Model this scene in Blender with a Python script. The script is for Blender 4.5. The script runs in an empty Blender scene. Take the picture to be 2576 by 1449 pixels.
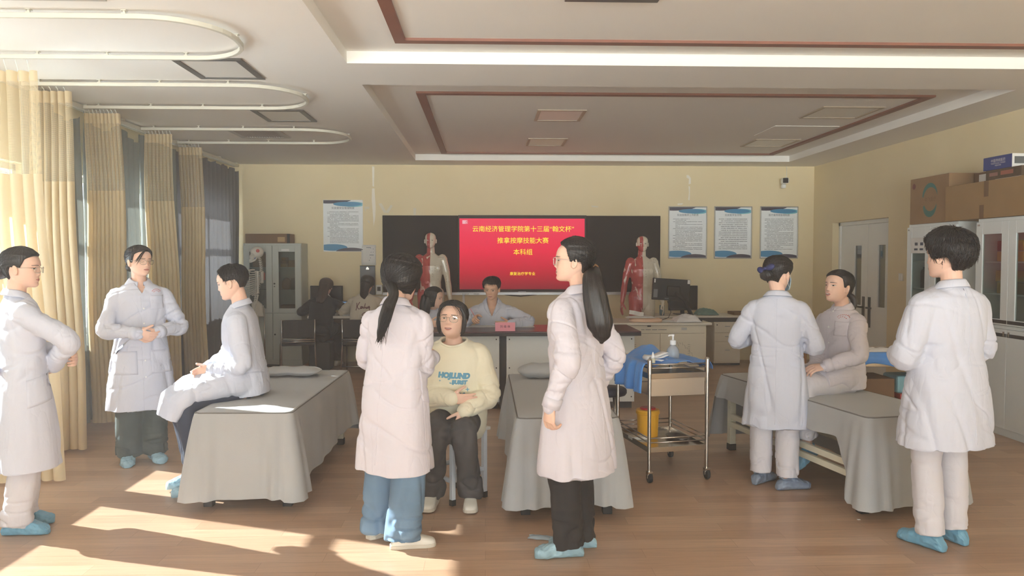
import bpy, bmesh, math, random
import numpy as np
from mathutils import Vector, Matrix, Euler, noise
from mathutils.bvhtree import BVHTree
random.seed(7); np.random.seed(7)
SC = bpy.context.scene
COL = SC.collection
PI = math.pi

# ------------------------------------------------------------------ camera
F_PX, CAM_H = 1950.0, 1.527
YAW, PITCH = math.atan(68 / F_PX), math.atan(74.5 / F_PX)
cam = bpy.data.cameras.new('camera'); cam_o = bpy.data.objects.new('camera', cam); COL.objects.link(cam_o)
cam.sensor_fit = 'HORIZONTAL'; cam.sensor_width = 36.0; cam.lens = F_PX / 2576 * 36.0
cam.clip_start = 0.05; cam.clip_end = 200
cam_o.location = (0, 0, CAM_H); cam_o.rotation_euler = (PI / 2 - PITCH, 0, -YAW)
SC.camera = cam_o

# ------------------------------------------------------------------ sky, sun, exposure
w = bpy.data.worlds.new('sky'); SC.world = w; w.use_nodes = True
bg = w.node_tree.nodes['Background']; bg.inputs[1].default_value = 30.0
_n, _l = w.node_tree.nodes, w.node_tree.links      # dimmer sky above the horizon, ground glow below boosted to lift the ceiling
_tc = _n.new('ShaderNodeTexCoord'); _sp = _n.new('ShaderNodeSeparateXYZ'); _l.new(_tc.outputs['Generated'], _sp.inputs[0])
_cr = _n.new('ShaderNodeValToRGB'); _mr = _n.new('ShaderNodeMapRange'); _mr.inputs[1].default_value = -1; _mr.inputs[2].default_value = 1; _l.new(_sp.outputs[2], _mr.inputs[0]); _l.new(_mr.outputs[0], _cr.inputs[0])
_cr.color_ramp.elements[0].position = 0.495; _cr.color_ramp.elements[0].color = (0.94, 0.98, 1.0, 1); _cr.color_ramp.elements[1].position = 0.505; _cr.color_ramp.elements[1].color = (0.25, 0.28, 0.315, 1)
_l.new(_cr.outputs[0], bg.inputs[0])
SUN_DIR = Vector((1.62, -0.63, -0.97)).normalized()
sl = bpy.data.lights.new('sun', 'SUN'); sl.energy = 72.0; sl.angle = math.radians(0.6); sl.color = (1.0, 0.97, 0.91)
so = bpy.data.objects.new('sun', sl); COL.objects.link(so); so.location = (-12, 8, 9)
so.rotation_euler = SUN_DIR.to_track_quat('-Z', 'Y').to_euler()
SC.view_settings.view_transform = 'Standard'; SC.view_settings.look = 'None'
SC.view_settings.exposure = 0.58; SC.view_settings.gamma = 1.0; SC.view_settings.use_curve_mapping = False
try:
    SC.cycles.use_denoising = True
    SC.cycles.max_bounces = 8; SC.cycles.diffuse_bounces = 5; SC.cycles.transparent_max_bounces = 14; SC.cycles.volume_bounces = 1
    SC.cycles.use_adaptive_sampling = True; SC.cycles.adaptive_threshold = 0.04
    SC.cycles.sample_clamp_indirect = 12.0
except Exception: pass
WX = -3.75                    # inner face of the window wall
WIN_SPANS = [(4.0, 6.55), (7.0, 8.9), (9.3, 11.2), (-7.6, -4.6), (-4.2, -1.4), (-1.0, 1.8)]  # last three spans are unseen windows added for more bounce light
WIN_Z = (0.81, 2.30)
for (a, b) in WIN_SPANS:      # daylight enters through the window openings
    pl = bpy.data.lights.new('window_daylight', 'AREA'); pl.shape = 'RECTANGLE'; pl.size = WIN_Z[1] - WIN_Z[0]; pl.size_y = b - a
    pl.cycles.is_portal = True
    po = bpy.data.objects.new('window_daylight', pl); COL.objects.link(po)
    po.location = (WX - 0.30, (a + b) / 2, sum(WIN_Z) / 2); po.rotation_euler = (0, -PI / 2, 0)
REAR_Y = -9.0
ADDED_REAR_SPANS = [(-3.5, -1.5), (-1.4, 0.6), (0.7, 2.7), (2.8, 4.8)]
for (a, b) in ADDED_REAR_SPANS:     # unseen windows added behind the camera to brighten the room
    pl = bpy.data.lights.new('window_daylight', 'AREA'); pl.shape = 'RECTANGLE'; pl.size = b - a; pl.size_y = 2.3
    pl.cycles.is_portal = True
    po = bpy.data.objects.new('window_daylight', pl); COL.objects.link(po)
    po.location = ((a + b) / 2, REAR_Y - .3, 1.6); po.rotation_euler = (PI / 2, 0, 0)

# ------------------------------------------------------------------ helpers
def rgb(r, g, b):
    """sRGB 0-255 to linear"""
    def c(v):
        v /= 255.0
        return v / 12.92 if v <= 0.04045 else ((v + 0.055) / 1.055) ** 2.4
    return (c(r), c(g), c(b), 1.0)

_mats = {}
def mat(name, col, rough=0.6, metal=0.0, spec=0.5, noise_s=None, noise_a=0.08, bump=0.0, bump_s=60.0, trans=0.0, alpha=1.0, sheen=0.0, coat=0.0, stretch=None, emit=None, transl=0.0):
    """procedural principled material; colour varied by noise, optional bump"""
    if name in _mats: return _mats[name]
    m = bpy.data.materials.new(name); m.use_nodes = True; nt = m.node_tree; N = nt.nodes; L = nt.links
    p = N['Principled BSDF']
    p.inputs['Base Color'].default_value = col; p.inputs['Roughness'].default_value = rough
    p.inputs['Metallic'].default_value = metal; p.inputs['Specular IOR Level'].default_value = spec
    p.inputs['Transmission Weight'].default_value = trans; p.inputs['Alpha'].default_value = alpha
    p.inputs['Sheen Weight'].default_value = sheen; p.inputs['Coat Weight'].default_value = coat
    tc = N.new('ShaderNodeTexCoord'); src = tc.outputs['Object']
    if stretch:
        mp = N.new('ShaderNodeMapping'); mp.inputs['Scale'].default_value = stretch; L.new(src, mp.inputs[0]); src = mp.outputs[0]
    if noise_s:
        n = N.new('ShaderNodeTexNoise'); n.inputs['Scale'].default_value = noise_s; n.inputs['Detail'].default_value = 5; L.new(src, n.inputs['Vector'])
        r = N.new('ShaderNodeMapRange'); r.inputs[1].default_value = 0.25; r.inputs[2].default_value = 0.75
        r.inputs[3].default_value = 1 - noise_a; r.inputs[4].default_value = 1 + noise_a; L.new(n.outputs['Fac'], r.inputs[0])
        mx = N.new('ShaderNodeVectorMath'); mx.operation = 'SCALE'; mx.inputs[0].default_value = col[:3]; L.new(r.outputs[0], mx.inputs['Scale'])
        L.new(mx.outputs[0], p.inputs['Base Color'])
    if bump:
        n2 = N.new('ShaderNodeTexNoise'); n2.inputs['Scale'].default_value = bump_s; n2.inputs['Detail'].default_value = 4; L.new(src, n2.inputs['Vector'])
        b = N.new('ShaderNodeBump'); b.inputs['Strength'].default_value = bump; b.inputs['Distance'].default_value = 0.01
        L.new(n2.outputs['Fac'], b.inputs['Height']); L.new(b.outputs[0], p.inputs['Normal'])
    if emit:
        p.inputs['Emission Color'].default_value = emit[0]; p.inputs['Emission Strength'].default_value = emit[1]
    if transl:
        out = N['Material Output']; t = N.new('ShaderNodeBsdfTranslucent'); t.inputs[0].default_value = col
        ms = N.new('ShaderNodeMixShader'); ms.inputs[0].default_value = transl
        L.new(p.outputs[0], ms.inputs[1]); L.new(t.outputs[0], ms.inputs[2]); L.new(ms.outputs[0], out.inputs[0])
    _mats[name] = m
    return m

def glass_mat(name, tint=(0.9, 0.95, 0.95), fac=0.12):
    """thin pane: mostly see-through with a glossy reflection"""
    if name in _mats: return _mats[name]
    m = bpy.data.materials.new(name); m.use_nodes = True; nt = m.node_tree; N = nt.nodes; L = nt.links
    for n in list(N): N.remove(n)
    o = N.new('ShaderNodeOutputMaterial'); t = N.new('ShaderNodeBsdfTransparent'); t.inputs[0].default_value = (*tint, 1)
    g = N.new('ShaderNodeBsdfGlossy'); g.inputs['Roughness'].default_value = 0.03
    ms = N.new('ShaderNodeMixShader'); ms.inputs[0].default_value = fac
    L.new(t.outputs[0], ms.inputs[1]); L.new(g.outputs[0], ms.inputs[2]); L.new(ms.outputs[0], o.inputs[0])
    _mats[name] = m
    return m

class MB:
    """collects geometry for ONE mesh object"""
    def __init__(s): s.v = []; s.f = []; s.mi = []; s.cur = 0
    def mat(s, i): s.cur = i; return s
    def add(s, verts, faces):
        o = len(s.v); s.v += [tuple(p) for p in verts]
        for f in faces: s.f.append(tuple(i + o for i in f)); s.mi.append(s.cur)
        return s
    def box(s, lo, hi, M=None):
        (x0, y0, z0), (x1, y1, z1) = lo, hi
        V = [Vector(p) for p in ((x0,y0,z0),(x1,y0,z0),(x1,y1,z0),(x0,y1,z0),(x0,y0,z1),(x1,y0,z1),(x1,y1,z1),(x0,y1,z1))]
        if M is not None: V = [M @ p for p in V]
        return s.add(V, [(0,3,2,1),(4,5,6,7),(0,1,5,4),(1,2,6,5),(2,3,7,6),(3,0,4,7)])
    def cbox(s, c, size, M=None):
        return s.box([c[i] - size[i] / 2 for i in range(3)], [c[i] + size[i] / 2 for i in range(3)], M)
    def loft(s, rings, cap=True, closed=True, loop=False):
        n = len(rings[0]); o = len(s.v)
        for r in rings: s.v += [tuple(p) for p in r]
        R = len(rings); ns = n if closed else n - 1
        for i in range(R if loop else R - 1):
            a, b = i * n + o, ((i + 1) % R) * n + o
            for j in range(ns):
                k = (j + 1) % n
                s.f.append((a + j, a + k, b + k, b + j)); s.mi.append(s.cur)
        if cap and not loop and closed:
            s.f.append(tuple(o + j for j in reversed(range(n)))); s.mi.append(s.cur)
            s.f.append(tuple(o + (R - 1) * n + j for j in range(n))); s.mi.append(s.cur)
        return s
    def tube(s, pts, r, n=8, cap=True, loop=False):
        pts = [Vector(p) for p in pts]; rr = r if isinstance(r, (list, tuple)) else [r] * len(pts)
        rings = []; ref = None
        for i, p in enumerate(pts):
            if loop: t = (pts[(i + 1) % len(pts)] - pts[i - 1])
            else: t = (pts[min(i + 1, len(pts) - 1)] - pts[max(i - 1, 0)])
            t = t.normalized() if t.length > 1e-9 else Vector((0, 0, 1))
            if ref is None: ref = Vector((0, 0, 1)) if abs(t.z) < 0.9 else Vector((1, 0, 0))
            x = ref - t * ref.dot(t); x.normalize(); ref = x; y = t.cross(x)
            rings.append([p + x * (rr[i] * math.cos(2 * PI * k / n)) + y * (rr[i] * math.sin(2 * PI * k / n)) for k in range(n)])
        return s.loft(rings, cap, True, loop)
    def lathe(s, prof, c=(0, 0, 0), n=20, M=None):
        rings = []
        for (r, z) in prof:
            ring = [Vector((c[0] + max(r, 1e-4) * math.cos(2 * PI * k / n), c[1] + max(r, 1e-4) * math.sin(2 * PI * k / n), c[2] + z)) for k in range(n)]
            if M is not None: ring = [M @ p for p in ring]
            rings.append(ring)
        return s.loft(rings)
    def ell(s, c, r, n=14, m=9, M=None):
        rings = []
        for i in range(m + 1):
            a = -PI / 2 + PI * i / m; cz = math.cos(a); cz = max(cz, 0.02)
            ring = [Vector((c[0] + r[0] * cz * math.cos(2 * PI * k / n), c[1] + r[1] * cz * math.sin(2 * PI * k / n), c[2] + r[2] * math.sin(a))) for k in range(n)]
            if M is not None: ring = [M @ p for p in ring]
            rings.append(ring)
        return s.loft(rings)
    def grid(s, P, thick=None):
        """P: rows of points, open sheet"""
        return s.loft(P, cap=False, closed=False)
    def build(s, name, mats, parent=None, smooth=False, bevel=0.0, loc=None, segs=2, thick=0.0, subsurf=0):
        me = bpy.data.meshes.new(name); me.from_pydata(s.v, [], s.f)
        if not isinstance(mats, (list, tuple)): mats = [mats]
        for m in mats: me.materials.append(m)
        if len(mats) > 1: me.polygons.foreach_set('material_index', s.mi)
        bm = bmesh.new(); bm.from_mesh(me); bmesh.ops.recalc_face_normals(bm, faces=bm.faces); bm.to_mesh(me); bm.free()
        if smooth: me.polygons.foreach_set('use_smooth', [True] * len(me.polygons))
        me.update()
        o = bpy.data.objects.new(name, me); COL.objects.link(o)
        if parent is not None: o.parent = parent
        if loc is not None: o.location = loc
        if thick:
            md = o.modifiers.new('thickness', 'SOLIDIFY'); md.thickness = thick; md.offset = 0
        if bevel:
            md = o.modifiers.new('bevel', 'BEVEL'); md.width = bevel; md.segments = segs; md.limit_method = 'ANGLE'; md.angle_limit = math.radians(40)
        if subsurf:
            md = o.modifiers.new('subdivision', 'SUBSURF'); md.levels = subsurf; md.render_levels = subsurf
        return o

def thing(name, label, cat, loc=(0, 0, 0), rotz=0.0, group=None):
    o = bpy.data.objects.new(name, None); COL.objects.link(o); o.empty_display_size = 0.1
    o.location = loc; o.rotation_euler = (0, 0, rotz); o['label'] = label; o['category'] = cat
    if group: o['group'] = group
    return o
def tag(o, label, cat, group=None, kind=None):
    o['label'] = label; o['category'] = cat
    if group: o['group'] = group
    if kind: o['kind'] = kind
    return o
def struct(o, label=None, cat=None):
    o['kind'] = 'structure'
    if label: o['label'] = label
    if cat: o['category'] = cat
    return o
def part_label(o, label): o['label'] = label; return o

_fw = Vector((math.sin(YAW) * math.cos(PITCH), math.cos(YAW) * math.cos(PITCH), -math.sin(PITCH)))
_rt = Vector((math.cos(YAW), -math.sin(YAW), 0)); _up = _rt.cross(_fw)
def ray(px, py): return _fw + _rt * ((px - 1288) / F_PX) - _up * ((py - 724.5) / F_PX)
def PY(px, py, Y): d = ray(px, py); return Vector((0, 0, CAM_H)) + d * (Y / d.y)
def PX(px, py, X): d = ray(px, py); return Vector((0, 0, CAM_H)) + d * (X / d.x)
def PZ(px, py, z=0.0): d = ray(px, py); return Vector((0, 0, CAM_H)) + d * ((z - CAM_H) / d.z)

def text_mesh(s, size=0.1, align='CENTER', bold=0.0, shear=0.0, spacing=1.0):
    """(verts, faces) of a text laid flat in local x,y"""
    cu = bpy.data.curves.new('lettering', 'FONT'); cu.body = s; cu.size = size; cu.align_x = align; cu.align_y = 'CENTER'
    cu.offset = bold; cu.shear = shear; cu.space_character = spacing; cu.resolution_u = 3
    o = bpy.data.objects.new('lettering', cu); COL.objects.link(o)
    dg = bpy.context.evaluated_depsgraph_get(); me = bpy.data.meshes.new_from_object(o.evaluated_get(dg))
    V = [tuple(v.co) for v in me.vertices]; Fc = [tuple(p.vertices) for p in me.polygons]
    bpy.data.objects.remove(o); bpy.data.curves.remove(cu); bpy.data.meshes.remove(me)
    return V, Fc
def wall_text(mb, s, size, cx, cz, y, bold=0.0, align='CENTER', spacing=1.0, flip=1):
    """text standing on a plane y = const, read from -y"""
    V, Fc = text_mesh(s, size, align, bold, spacing=spacing)
    mb.add([(cx + v[0], y, cz + v[1]) for v in V], Fc)
    return mb
# ------------------------------------------------------------------ room shell
BY, RY, RX, CZ = 11.5, REAR_Y, 4.93, 2.9      # back wall, rear wall, right wall, ceiling height
def wall_material():
    m = bpy.data.materials.new('ochre_wall_paint'); m.use_nodes = True; N = m.node_tree.nodes; L = m.node_tree.links; p = N['Principled BSDF']
    tc = N.new('ShaderNodeTexCoord')
    n = N.new('ShaderNodeTexNoise'); n.inputs['Scale'].default_value = 1.3; n.inputs['Detail'].default_value = 6; L.new(tc.outputs['Object'], n.inputs[0])
    r = N.new('ShaderNodeValToRGB'); r.color_ramp.elements[0].position = 0.3; r.color_ramp.elements[1].position = 0.7
    r.color_ramp.elements[0].color = rgb(230, 212, 172); r.color_ramp.elements[1].color = rgb(236, 219, 181); L.new(n.outputs['Fac'], r.inputs[0])
    L.new(r.outputs[0], p.inputs['Base Color']); p.inputs['Roughness'].default_value = 0.75
    n2 = N.new('ShaderNodeTexNoise'); n2.inputs['Scale'].default_value = 90; L.new(tc.outputs['Object'], n2.inputs[0])
    b = N.new('ShaderNodeBump'); b.inputs['Strength'].default_value = 0.08; b.inputs['Distance'].default_value = 0.01
    L.new(n2.outputs['Fac'], b.inputs['Height']); L.new(b.outputs[0], p.inputs['Normal'])
    return m
M_WALL = wall_material()
M_CEIL = mat('ceiling_paint', rgb(242, 238, 231), 0.85, noise_s=0.8, noise_a=0.02)
M_WHITE = mat('white_paint', rgb(240, 239, 234), 0.5, noise_s=3, noise_a=0.02)

def floor_material():
    m = bpy.data.materials.new('laminate_floor'); m.use_nodes = True; N = m.node_tree.nodes; L = m.node_tree.links; p = N['Principled BSDF']
    tc = N.new('ShaderNodeTexCoord'); mp = N.new('ShaderNodeMapping'); L.new(tc.outputs['Object'], mp.inputs[0])
    br = N.new('ShaderNodeTexBrick'); L.new(mp.outputs[0], br.inputs[0]); br.offset = 0.37; br.offset_frequency = 2; br.squash = 1.0
    br.inputs['Color1'].default_value = rgb(192, 160, 134); br.inputs['Color2'].default_value = rgb(172, 138, 112); br.inputs['Mortar'].default_value = rgb(150, 120, 96)
    br.inputs['Scale'].default_value = 1.0; br.inputs['Mortar Size'].default_value = 0.0012; br.inputs['Mortar Smooth'].default_value = 0.3
    br.inputs['Brick Width'].default_value = 0.82; br.inputs['Row Height'].default_value = 0.125; br.inputs['Bias'].default_value = -0.1
    mg = N.new('ShaderNodeMapping'); mg.inputs['Scale'].default_value = (1.6, 22, 1); L.new(tc.outputs['Object'], mg.inputs[0])
    g = N.new('ShaderNodeTexNoise'); g.inputs['Scale'].default_value = 2.2; g.inputs['Detail'].default_value = 8; g.inputs['Distortion'].default_value = 0.6; L.new(mg.outputs[0], g.inputs[0])
    r = N.new('ShaderNodeMapRange'); r.inputs[1].default_value = 0.3; r.inputs[2].default_value = 0.7; r.inputs[3].default_value = 0.86; r.inputs[4].default_value = 1.1; L.new(g.outputs['Fac'], r.inputs[0])
    v = N.new('ShaderNodeVectorMath'); v.operation = 'SCALE'; L.new(br.outputs['Color'], v.inputs[0]); L.new(r.outputs[0], v.inputs['Scale'])
    L.new(v.outputs[0], p.inputs['Base Color'])
    rr = N.new('ShaderNodeMapRange'); rr.inputs[3].default_value = 0.26; rr.inputs[4].default_value = 0.42; L.new(g.outputs['Fac'], rr.inputs[0])
    L.new(rr.outputs[0], p.inputs['Roughness']); p.inputs['Specular IOR Level'].default_value = 0.5
    return m
struct(MB().box((WX - 0.3, RY - 0.2, -0.12), (RX + 0.3, BY + 0.2, 0)).build('floor', floor_material()))
struct(MB().box((WX - 0.25, BY, 0), (RX + 0.2, BY + 0.2, 3.3)).build('wall_back', M_WALL))
b = MB(); b.box((WX - 0.25, RY - 0.2, 0), (RX + 0.2, RY, 0.45)); b.box((WX - 0.25, RY - 0.2, 2.75), (RX + 0.2, RY, 3.3))
xs_ = [WX - 0.25] + [v for s_ in ADDED_REAR_SPANS for v in s_] + [RX + 0.2]
for i in range(0, len(xs_), 2): b.box((xs_[i], RY - 0.2, 0.45), (xs_[i + 1], RY, 2.75))
struct(b.build('wall_rear', M_WALL))

# window wall with its openings
b = MB(); zs0, zs1 = WIN_Z; x0, x1 = WX - 0.24, WX
b.box((x0, RY, 0), (x1, BY, zs0)); b.box((x0, RY, zs1), (x1, BY, 3.3))
ys = [RY] + [v for s_ in sorted(WIN_SPANS) for v in s_] + [BY]
for i in range(0, len(ys), 2): b.box((x0, ys[i], zs0), (x1, ys[i + 1], zs1))
struct(b.build('wall_left', M_WALL))
M_FRAME = mat('window_frame_white', rgb(225, 228, 228), 0.4)
M_PANE = glass_mat('window_pane_glass', (0.95, 0.98, 0.98), 0.06); M_PANED = glass_mat('dimming_window_pane', (0.40, 0.42, 0.43), 0.05)  # left panes tinted dark to cut the daylight from that side
for i, (a, c) in enumerate(WIN_SPANS):
    b = MB(); fx0, fx1 = WX - 0.17, WX - 0.11; t = 0.05
    b.box((fx0, a, zs0), (fx1, c, zs0 + t)); b.box((fx0, a, zs1 - t), (fx1, c, zs1)); b.box((fx0, a, zs0), (fx1, a + t, zs1)); b.box((fx0, c - t, zs0), (fx1, c, zs1))
    b.box((fx0, a, 1.77), (fx1, c, 1.83))
    n = 1 if i == 0 else max(2, round((c - a) / 1.16))
    for k in range(1, n): y = a + (c - a) * k / n; b.box((fx0, y - 0.022, zs0), (fx1, y + 0.022, zs1))
    wf = struct(b.build('window_%d' % (i + 1), M_FRAME))
    b = MB(); b.box((WX - 0.143, a + 0.01, zs0 + 0.01), (WX - 0.139, c - 0.01, zs1 - 0.01)); b.build('pane', M_PANED, wf)
    b = MB(); b.box((WX - 0.12, a, zs0 - 0.03), (WX + 0.03, c, zs0)); b.build('sill', M_WHITE, wf)

for i, (a, c) in enumerate(ADDED_REAR_SPANS):  # frames and panes of the added rear windows
    b = MB(); y0, y1 = RY - .12, RY - .07; t = .05
    b.box((a, y0, .45), (c, y1, .50)); b.box((a, y0, 2.70), (c, y1, 2.75)); b.box((a, y0, .45), (a + t, y1, 2.75)); b.box((c - t, y0, .45), (c, y1, 2.75)); b.box(((a + c) / 2 - .025, y0, .45), ((a + c) / 2 + .025, y1, 2.75))
    wf = struct(b.build('window_%d' % (i + 7), M_FRAME)); MB().box((a + .01, RY - .098, .46), (c - .01, RY - .094, 2.74)).build('pane', M_PANE, wf)

# right wall with a recessed doorway
D0, D1, DZ = 9.33, 10.86, 2.03
b = MB(); b.box((RX, RY, 0), (RX + 0.24, D0, 3.3)); b.box((RX, D1, 0), (RX + 0.24, BY, 3.3)); b.box((RX, D0, DZ), (RX + 0.24, D1, 3.3))
b.box((RX + 0.24, D0 - .1, 0), (RX + 0.26, D1 + .1, DZ + .1))
struct(b.build('wall_right', M_WALL))

# ceiling with two recessed trays
TR = [(-0.97, 1.2, 4.33, 5.55), (-0.97, 6.23, 4.33, 10.95)]     # x0, y0, x1, y1
RZ = CZ + 0.085
b = MB()
X0, X1 = WX, RX
for (ya, yb) in ((RY, TR[0][1]), (TR[0][3], TR[1][1]), (TR[1][3], BY)): b.box((X0, ya, CZ), (X1, yb, CZ + 0.4))
for t in TR:
    b.box((X0, t[1], CZ), (t[0], t[3], CZ + 0.4)); b.box((t[2], t[1], CZ), (X1, t[3], CZ + 0.4)); b.box((t[0], t[1], RZ), (t[2], t[3], CZ + 0.4))
struct(b.build('ceiling', M_CEIL))
M_TRIM = mat('redbrown_trim', rgb(134, 84, 66), 0.55, noise_s=6, noise_a=0.06)
for i, t in enumerate(TR):
    xa, ya, xb, yb = (-0.6, 1.6, 4.06, 5.28) if i == 0 else (-0.6, 6.85, 4.03, 10.78)
    wd = 0.075; b = MB()
    b.box((xa, ya, RZ - 0.018), (xb, ya + wd, RZ)); b.box((xa, yb - wd, RZ - 0.018), (xb, yb, RZ)); b.box((xa, ya + wd, RZ - 0.018), (xa + wd, yb - wd, RZ)); b.box((xb - wd, ya + wd, RZ - 0.018), (xb, yb - wd, RZ))
    struct(b.build('trim_%d' % (i + 1), M_TRIM))

# ceiling panels (switched off) and vents
M_PANEL = mat('panel_diffuser', rgb(226, 222, 214), 0.35)
M_PFRAME = mat('panel_frame_grey', rgb(120, 118, 116), 0.4, metal=0.6)
M_PF2 = mat('panel_frame_beige', rgb(176, 160, 140), 0.5)
def ceiling_light(x0, y0, x1, y1, z, label, fm, t=0.05):
    o = thing('ceiling_light', label, 'ceiling light', ((x0 + x1) / 2, (y0 + y1) / 2, z), 0, 'flat ceiling lights'); hx, hy = (x1 - x0) / 2, (y1 - y0) / 2
    b = MB(); d = 0.012
    b.box((-hx, -hy, -d), (hx, -hy + t, 0)); b.box((-hx, hy - t, -d), (hx, hy, 0)); b.box((-hx, -hy + t, -d), (-hx + t, hy - t, 0)); b.box((hx - t, -hy + t, -d), (hx, hy - t, 0))
    b.build('frame', fm, o, bevel=0.003)
    MB().box((-hx + t, -hy + t, -0.006), (hx - t, hy - t, 0)).build('diffuser', M_PANEL, o)
    return o
def from_px(pts, z):
    q = [PZ(px, py, z) for px, py in pts]; xs = [p.x for p in q]; ys_ = [p.y for p in q]
    return min(xs), min(ys_), max(xs), max(ys_)
LB = 'flat square ceiling light with grey frame '
for pts, z, lab, fm in (
    (((462, 148), (636, 194)), CZ, LB + 'between the first and second curtain tracks', M_PFRAME),
    (((652, 274), (776, 305)), CZ, LB + 'between the second and third curtain tracks', M_PFRAME),
    (((1490, 0), (1585, 20)), RZ, LB + 'in the near ceiling tray', M_PFRAME),
    (((1366, 275), (1446, 303)), RZ, 'flat square ceiling light in far tray, nearer of the pair above screen', M_PF2),
    (((1341, 347), (1405, 366)), RZ, 'flat square ceiling light in far tray, farther of the pair above screen', M_PF2),
    (((2060, 266), (2165, 297)), RZ, 'flat square ceiling light in far tray, nearest of those on its right side', M_PF2),
    (((1895, 348), (1975, 369)), RZ, 'flat square ceiling light in far tray, farthest of those on its right side', M_PF2)):
    x0, y0, x1, y1 = from_px(pts, z); cx, cy = (x0 + x1) / 2, (y0 + y1) / 2
    if 'near ceiling tray' in lab: x0, x1, y0, y1 = 0.45, 0.98, 3.95, 4.42
    else: hx = max(0.27, (x1 - x0) / 2 * 0.95); x0, x1, y0, y1 = cx - hx * .9, cx + hx * .9, cy - 0.30, cy + 0.30
    ceiling_light(x0, y0, x1, y1, z, lab, fm, 0.05 if fm is M_PFRAME else 0.035)
x0, y0, x1, y1 = from_px(((1950, 316), (2048, 341)), RZ)
b = MB(); b.box((x0, y0, RZ - 0.006), (x1, y1, RZ)); tag(b.build('access_hatch', M_CEIL, bevel=0.003), 'plain ceiling access hatch in far tray between two square lights', 'hatch')
M_VENT = mat('vent_grey', rgb(190, 186, 180), 0.5)
M_DARK = mat('dark_void', rgb(60, 60, 60), 0.8)
def vent(x0, y0, x1, y1, z, label):
    o = thing('ceiling_vent', label, 'vent', ((x0 + x1) / 2, (y0 + y1) / 2, z), 0, 'louvred ceiling vents'); hx, hy = (x1 - x0) / 2, (y1 - y0) / 2; t = 0.06
    b = MB(); b.box((-hx, -hy, -.012), (hx, -hy + t, 0)); b.box((-hx, hy - t, -.012), (hx, hy, 0)); b.box((-hx, -hy + t, -.012), (-hx + t, hy - t, 0)); b.box((hx - t, -hy + t, -.012), (hx, hy - t, 0))
    b.build('frame', M_VENT, o, bevel=0.003)
    MB().box((-hx + t, -hy + t, -.002), (hx - t, hy - t, 0)).build('backing', M_DARK, o)
    b = MB(); n = 16
    for k in range(n):
        x = -hx + t + (2 * hx - 2 * t) * (k + .5) / n
        b.box((-0.002, -hy + t, -.006), (0.002, hy - t, .006), Matrix.Translation((x, 0, -.007)) @ Matrix.Rotation(0.7, 4, 'Y'))
    b.build('louvre', M_VENT, o)
vent(-2.55, 3.55, -2.0, 4.24, CZ, 'louvred ceiling vent in front of the nearest curtain track')
vent(-2.75, 8.35, -2.2, 8.95, CZ, 'louvred ceiling vent inside the farthest curtain track')

# wall scuffs, patches of torn tape and peeled paint on the back wall
M_SCUFF = mat('peeled_paint', rgb(246, 238, 224), 0.7)
M_TAPE = mat('clear_tape', rgb(246, 236, 214), 0.5, alpha=0.85)
def scuff(name, lab, cat, polys, m):
    b = MB()
    for pts in polys:
        q = [PY(px, py, BY) for px, py in pts]; n = len(q)
        b.add([(p.x, BY - 0.0015, p.z) for p in q] + [(p.x, BY, p.z) for p in q], [tuple(range(n))] + [(i, (i + 1) % n, n + (i + 1) % n, n + i) for i in range(n)])
    tag(b.build(name, m), lab, cat)
scuff('paint_scuff', 'long pale scuff of peeled paint between left poster and black board', 'scuff', [[(936, 474), (942, 474), (945, 520), (944, 548), (940, 570), (938, 540), (935, 500)]], M_SCUFF)
scuff('paint_scuff', 'narrow pale scuff near the ceiling above the left poster edge', 'scuff', [[(936, 418), (942, 420), (941, 470), (937, 468)]], M_SCUFF)
scuff('paint_scuff', 'hooked pale scuff above the three framed posters', 'scuff', [[(1727, 440), (1733, 441), (1738, 448), (1738, 462), (1732, 464), (1733, 450), (1727, 447)]], M_SCUFF)
scuff('paint_scuff', 'straight pale scuff just below the hooked one above the framed posters', 'scuff', [[(1732, 467), (1736, 470), (1735, 504), (1731, 503), (1733, 485)]], M_SCUFF)
scuff('paint_scuff', 'short flat pale scuff just over top edge of leftmost framed poster', 'scuff', [[(1704, 512), (1718, 511), (1716, 515), (1705, 516)]], M_SCUFF)
scuff('tape_strip', 'strip of clear tape forming left arm of a V above board', 'tape', [[(952, 512), (960, 511), (972, 533), (966, 536)]], M_TAPE)
scuff('tape_strip', 'strip of clear tape forming right arm of a V above board', 'tape', [[(983, 515), (988, 518), (977, 536), (969, 535)]], M_TAPE)
scuff('tape_strip', 'short upright strip of clear tape just above the black board top edge', 'tape', [[(1040, 523), (1047, 524), (1046, 541), (1040, 540)]], M_TAPE)
scuff('tape_strip', 'torn scrap of clear tape beside upper right corner of the left poster', 'tape', [[(915, 519), (930, 520), (928, 526), (922, 525), (919, 533), (917, 524)]], M_TAPE)
scuff('tape_strip', 'small torn scrap of clear tape right of the left poster', 'tape', [[(924, 553), (931, 558), (930, 562), (925, 557)]], M_TAPE)
scuff('tape_strip', 'faint short tape mark above the black board right of centre', 'tape', [[(1487, 517), (1506, 519), (1504, 522), (1489, 521)]], M_TAPE)

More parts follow.
